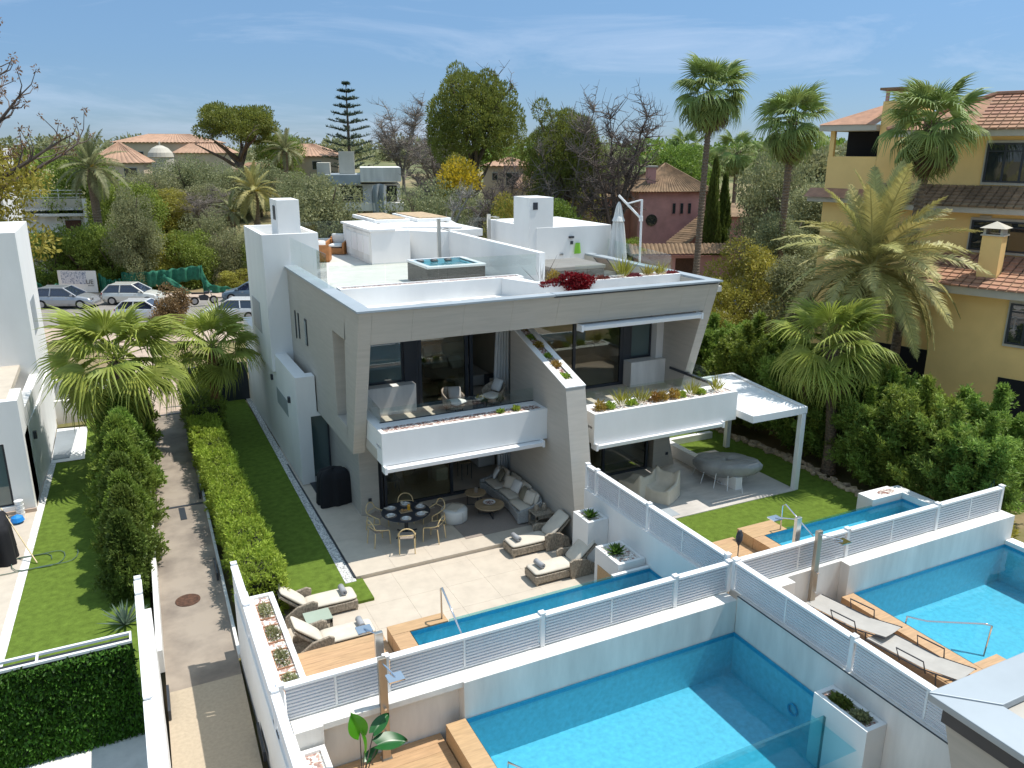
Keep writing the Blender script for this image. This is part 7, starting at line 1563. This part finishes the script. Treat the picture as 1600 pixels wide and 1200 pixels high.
# left side
put('green', 'green_tree', 'dark green tree rising behind the yellow tree at far left', -2.3, 84.5, 11.2, 8.0, .3)
put('green', 'green_tree', 'dark green tree behind the drooping date palm', 1.6, 80, 8.4, 7.6, 1.3)
for i, (x, y, h, w, k, lab) in enumerate(((4.6, 102, 6.2, 9, 'brownb', 'under the pyramid roof'), (8.9, 106, 6.8, 9.5, 'brownb', 'left of the umbrella pine'), (12.8, 102, 6.2, 9, 'brownb', 'below the umbrella pine'), (6.3, 96.5, 5.0, 8.5, 'yell', 'low in front of the field'), (10.4, 98, 5.0, 8.0, 'brownb', 'behind the small date palm'), (16.4, 101, 6.4, 8, 'brownb', 'left of the slim date palm'), (19.2, 92, 6.6, 8, 'dense', 'left of the dense olive tree'), (1.0, 95, 6.0, 8, 'brownb', 'far left of the brown thicket'))):
    put(k, 'thicket_tree', 'brownish scrub tree ' + lab, x, y, h, w, i * 1.1, group='brownish thicket on the slope')
put('bareb', 'bare_tree', 'slim bare tree in the brown thicket below the skyline', 9.5, 93, 5.6, 6, 1.9)
BS = [(-4.5, 77.5, 4.8, 5.6, 'brush', 'behind the building site'), (-2.4, 76.6, 5.4, 5.4, 'brush', 'above the white banner'), (-.3, 75.4, 5.6, 5.6, 'brush', 'above the parked white car'), (1.9, 74.4, 5.2, 5.6, 'brush', 'right of the banner'), (3.6, 74.2, 4.6, 5.4, 'brush2', 'above the torn netting'), (5.6, 73.2, 4.8, 5.4, 'brush', 'at the right end of the big shrub row'), (9.4, 74.3, 4.6, 5.6, 'brownb', 'above the motorcycle'), (11.5, 73.5, 3.8, 4.6, 'brush', 'beside the white tower'), (7.9, 78.5, 5.6, 5.6, 'brownb', 'behind the shrub row'), (4.0, 83, 3.0, 5, 'brush2', 'at the edge of the bare field')]
for i, (x, y, h, w, k, lab) in enumerate(BS): put(k, 'shrub', 'large rounded shrub ' + lab, x, y, h, w, i * .9, cat='shrub', group='shrubs along the verge')
put('dense', 'small_tree', 'slender leafy tree standing over the shrub row', 1.5, 66.2 + 5.8, 8.6, 4.6, .3)
put('dryb', 'dry_bush', 'rust brown bush between the two fan palms', 2.9, 54.6, 3.1, 3.3, .2, cat='bush')
put('brush2', 'weeds', 'yellow grassy bank left of the white tower', 9.2, 70.8, 1.5, 4.2, .2, cat='weeds'); put('dryb', 'weeds', 'reddish weeds above the white banner', -1.9, 74.8, 1.9, 2.8, 1.2, cat='weeds')
# left edge tree with bare twisting boughs and yellow tufts
LT = T('yellow_tree', 'large spreading tree with yellow green tufts and bare boughs at the left edge', 'tree', (-6.3, 51, -.3)); LT.scale = (1.45, 1.45, 1.5)
rr = random.Random(77); b = MB(); b.tube([(-2, 0, 0), (-1.5, 0, 4), (-1.2, 0, 7)], [.4, .33, .28], 8); tp = []
for k in range(24):
    a = rr.uniform(-.9, .9) if k % 4 else rr.uniform(0, 6.28); e = rr.uniform(-.25, 1.25); L = rr.uniform(3.5, 6.0); p = Vector((-1.3, 0, rr.uniform(4.5, 7.2))); P = [p.copy()]; az, el = a, e
    for j in range(8):
        el += rr.uniform(-.05, .17); az += rr.uniform(-.2, .2); p = p + Vector((math.cos(az) * math.cos(el), math.sin(az) * math.cos(el), math.sin(el))) * L / 8; P.append(p.copy())
        if j > 2:
            for _ in range(3):
                dd = Vector((rr.uniform(-.6, 1), rr.uniform(-1, 1), rr.uniform(.2, 1.2))).normalized() * rr.uniform(.5, 1.3); m_ = p + dd * .5 + Vector((.1, 0, -.05)); b.tube([p, m_, p + dd], [.03, .02, .012], 3, cap=False); tp.append(p + dd)
    b.tube(P, [.14 * (1 - j / 9) + .015 for j in range(9)], 5)
b.build('trunk', M['l_twigd'], LT)
B = [(p.x, p.y, p.z, .11, .11, .13) for p in tp]; o = share('bud_tufts', crown('bud_tufts', B, 6000, .12, .05, 'l_brown', .8, .2), LT)
B = [(rr.uniform(-3, 1.9), rr.uniform(-2, 2), rr.uniform(4.2, 8.8), .9, .9, .6) for _ in range(46)]; B = [q for q in B if q[2] < 9.0 - .7 * max(0, q[0])]; share('crown', crown('crown', B, 12000, .2, .1, 'l_yell', .8, .3), LT)
# ---- far wooded skyline that reads as one mass
for nm, lab, d, s0, s1, z0, h, n, m in (('far_woods', None, 190, -150, -6, 7.5, 5.5, 26000, 'l_oliv'), ('far_woods', None, 130, -95, -62, 4.0, 7.0, 9000, 'l_green'), ('far_woods', None, 170, -8, 130, 7.0, 5.6, 30000, 'l_green'), ('far_woods', None, 135, 28, 100, 5.2, 6.2, 22000, 'l_oliv')):
    B = []
    rr = random.Random(int(d))
    for _ in range(int((s1 - s0) / 1.1)):
        s = rr.uniform(s0, s1); dd = d + rr.uniform(-9, 9); p = hd * dd + rt * s; r_ = rr.uniform(1.8, 3.6); B.append((p.x, p.y, z0 + rr.uniform(.1, .75) * h, r_ * 1.2, r_ * 1.2, r_ * .8))
    o = bpy.data.objects.new(nm, crown(nm, B, n, .85, .5, m, .8, .6)); COL.objects.link(o); o['kind'] = 'stuff'; o['label'] = 'distant wooded skyline beyond the houses'
# ================================================================== small plants
def plants(base, pts, kinds, group=None):
    for i, (x, y, z, lab, kind, s) in enumerate(pts):
        if kind == 'grass': tuft(base, lab, 'plant', (x, y, z), int(60 * s), .10 * s, .1 * s, .38 * s, .03, 'l_yell', 0, .35, group, up=1.6)
        elif kind == 'gold': tuft(base, lab, 'plant', (x, y, z), int(240 * s), .14 * s, .24 * s, .12, .035, 'l_gold', 0, .6, group, up=.7)
        elif kind == 'green': tuft(base, lab, 'plant', (x, y, z), int(150 * s), .13 * s, .12 * s, .12, .05, 'l_lime', 0, .6, group, up=.7)
        elif kind == 'red': tuft(base, lab, 'plant', (x, y, z), int(200 * s), .2 * s, .08 * s, .1, .05, 'red', 0, .7, group, up=.5)
M['l_gold'] = leafm('dry_golden_leaf', (.42, .27, .06))
# right balcony planter
xs = [12.35, 12.7, 13.15, 13.45, 13.85, 14.35, 14.6, 15.05, 15.35, 15.7, 16.1, 16.75]; kd = ['gold', 'green', 'grass', 'green', 'grass', 'gold', 'gold', 'gold', 'green', 'grass', 'green', 'grass']
plants('balcony_plant', [(x, 19.13 + .04 * (i % 3), 3.58, '%s plant in the right balcony planter, %s from the left' % ({'gold': 'golden dry', 'green': 'low green', 'grass': 'thin grassy'}[kd[i]], ordn[i]), kd[i], 1.15) for i, x in enumerate(xs)], None, 'plants in the right balcony planter')
plants('planter_plant', [(11.3, 19.45 + k * .55, 4.60 + k * .55 * .312, 'golden dry plant in the sloping party wall planter, %s from the bottom' % ordn[k], 'gold' if k % 2 else 'green', .95) for k in range(6)], None, 'plants in the sloping planter')
plants('balcony_plant', [(9.6, 20.22, 3.58, 'tiny green weed in the left balcony gravel, nearer the middle', 'green', .5), (10.1, 20.22, 3.58, 'tiny green weed in the left balcony gravel near its end', 'green', .6)], None, 'weeds in the left balcony')
plants('roof_plant', [(12.35, 22.1, 6.95, 'golden dry plant at the left end of the right roof planter', 'gold', 1.6), (14.9, 22.0, 6.95, 'yellow green plant in the middle of the right roof planter', 'grass', 1.6), (15.35, 22.0, 6.93, 'reddish succulent in the middle of the right roof planter', 'red', 1.3), (15.9, 22.0, 6.93, 'thin grass in the right roof planter, middle', 'grass', 1.0), (16.4, 22.0, 6.93, 'thin grass near the right end of the roof planter', 'grass', 1.0), (14.1, 22.0, 6.93, 'dark red ground cover right of the magenta bush', 'red', 1.2), (16.9, 22.05, 6.93, 'reddish succulent at the right end of the roof planter', 'red', 1.0)], None, 'plants in the right roof planter')
tuft('reed_plant', 'long thin leafless reeds beside the sloping roof wall', 'plant', (11.85, 22.0, 6.9), 14, .1, .05, .9, .02, 'l_twigd', 0, .45, up=1.4)
# magenta bush
B = [(12.3, 21.85, 6.98, .35, .16, .12), (12.75, 21.75, 7.1, .4, .22, .2), (13.1, 21.66, 7.0, .38, .2, .25), (13.1, 21.58, 6.82, .3, .14, .2), (12.75, 21.62, 6.9, .3, .14, .2), (13.45, 21.8, 7.0, .3, .15, .12), (11.95, 21.85, 6.96, .2, .1, .07)]
bo = share('magenta_bush', crown('magenta_bush', B, 3400, .085, .055, 'mag', .8, .5), None); tag(bo, 'magenta flowering bush spilling over the roof planter edge', 'bush')
# agaves
def agave(label, loc, n, L, m, wd=.09, cat='agave'):
    t = T('agave_plant', label, cat, loc)
    for i in range(n):
        a = i * 2.39996; e = R(78 - 60 * (i / n)); b = MB(); d = Vector((math.cos(e), 0, math.sin(e))); l = L * (.75 + .25 * i / n)
        b.add([(0, -wd * .35, 0), (l * .45 * d.x, -wd * .5, l * .45 * d.z), (l * d.x * 1.02, 0, l * d.z * .94), (l * .45 * d.x, wd * .5, l * .45 * d.z), (0, wd * .35, 0), (l * .45 * d.x + .01, 0, l * .45 * d.z - .03)], [(0, 1, 5), (1, 2, 5), (2, 3, 5), (3, 4, 5), (0, 5, 4)])
        b.build('leaf', M[m], t).rotation_euler = (0, 0, a)
M['l_agave'] = leafm('lime_agave_leaf', (.10, .19, .03), isl=.15); M['l_agaveb'] = leafm('blue_grey_agave_leaf', (.22, .30, .22), isl=.1)
agave('lime green agave in the tall white planter', (10.82, 17.1, 1.3), 22, .34, 'l_agave'); agave('larger lime green agave in the planter over the lap pool', (10.7, 15.6, .95), 26, .38, 'l_agave', .11)
agave('blue grey agave at the front end of the left conifer row', (-.85, 19.3, 0), 30, .75, 'l_agaveb', .07)
for k, (y, lab) in enumerate(((16.3, 'farthest'), (15.35, 'second farthest'), (14.4, 'third farthest'), (13.55, 'nearest'))):
    t = T('terracotta_trough', 'terracotta edged patch of succulents in the left planter wall, ' + lab, 'trough', (2.01, y, 1.23));
    MB().box(-.16, -.34, 0, .16, -.31, .05).box(-.16, .31, 0, .16, .34, .05).box(-.17, -.31, 0, -.145, .31, .05).build('rim', M['terra'], t)
    tuft('succulent', None, None, (0, 0, 0), 420, .22, .12, .07, .03, 'l_oliv', parent=t, up=.4).scale = (.7, 1.5, 1)
# sling deck plants, far planter, ground plants
plants('deck_plant', [(11.64 + .04 * (k % 2), y, 1.7, 'golden dry plant beside the fence on the right deck, %s from the far end' % ordn[k], 'gold', 1.1) for k, y in enumerate((11.2, 10.5, 9.8, 9.0, 8.2, 7.6))], None, 'plants along the deck fence')
tuft('planter_shrub', 'dark green low shrub in the planter at the end of the nearest pool', 'shrub', (10.95, 8.55, 1.22), 500, .17, .14, .08, .05, 'l_dark', up=.5).scale = (.9, 1.3, 1); tuft('planter_shrub', 'olive low shrub at the near side of the pool end planter', 'shrub', (10.95, 8.1, 1.22), 400, .16, .12, .08, .05, 'l_oliv', up=.5)
tuft('shrub', 'green leafed shrub by the green netting at the right edge', 'shrub', (22.2, 13.2, 0), 1500, .7, .9, .2, .08, 'l_yell', up=.5)
nt_ = MB().grid(lambda u, v: (20.95 + 2.2 * u, 12.6 + 1.0 * u, 1.0 + .95 * v + .03 * math.sin(u * 40)), 40, 3).build('netting', mat('dark_teal_net', (.01, .09, .07), .8, transl=.2), None, solid=.01); tag(nt_, 'dark green screen netting past the right end of the slatted fence', 'netting')
tuft('twiggy_shrub', 'small twiggy shrub at the foot of the wall near the roof corner', 'shrub', (10.6, 5.4, .2), 260, .3, .8, .1, .04, 'l_oliv', up=.6)
# big leafed pot plant in front
t = T('pot_plant', 'big leafed green pot plant at the bottom edge beside the shower', 'pot plant', (2.62, 10.9, .5))
MB().lathe([(.12, 0), (.17, .34), (.14, .34), (.13, .3), (0, .3)], 20, cap=False).build('pot', M['plate'], t)
M['bigl'] = leafm('broad_glossy_leaf', (.08, .30, .012), isl=.05, tr=.3); M['bigd'] = leafm('broad_dark_leaf', (.02, .11, .025), isl=.05, tr=.12)
for m_ in ('bigl', 'bigd'): M[m_].node_tree.nodes['Principled BSDF'].inputs['Roughness'].default_value = .3
def bigleaf(base, tip, d, up, L, Wd, m):
    b = MB(); d = Vector(d).normalized(); s = d.cross(Vector(up)).normalized(); n = s.cross(d).normalized(); c = Vector(tip)
    def f(u, v):
        k = math.sin(math.pi * min(1, .08 + u * .92)) ** .7 * (1 - .25 * u); q = (v - .5) * 2
        return tuple(c + d * (u - .12 * (1 - abs(q)) * 0 - .16 * abs(q) * (1 - u) ** 2) * L + s * q * Wd / 2 * k + n * (-.22 * Wd * abs(q) ** 1.3 * 0 + .16 * Wd * abs(q) - .25 * L * u * u))
    b.grid(f, 12, 8); o = b.build('leaf', M[m], t, smooth=True); sm = MB().tube([base, (Vector(base) + Vector(tip)) * .5 + Vector((0, 0, .06)), tip], [.014, .01, .008], 6).build('stalk', M['l_twigd'], t)
bigleaf((0, 0, .32), (.02, .05, 1.35), (-.25, -.1, .9), (0, -1, .2), .42, .36, 'bigl'); bigleaf((0, 0, .32), (.06, 0, 1.0), (.1, -.1, .9), (1, -.5, 0), .38, .2, 'bigl')
bigleaf((0, 0, .32), (.32, .1, .95), (.9, -.1, .05), (0, -.2, 1), .5, .42, 'bigd'); bigleaf((0, 0, .32), (.3, .25, 1.1), (.7, .4, .35), (0, -.5, 1), .42, .26, 'bigd'); bigleaf((0, 0, .32), (-.18, -.1, .62), (-.5, -.5, .1), (0, 0, 1), .45, .26, 'bigl')
bigleaf((0, 0, .32), (.02, -.15, .5), (.1, -.8, .1), (0, 0, 1), .4, .3, 'bigd'); bigleaf((0, 0, .32), (.12, .1, .7), (.5, .4, .2), (0, 0, 1), .35, .22, 'bigd')
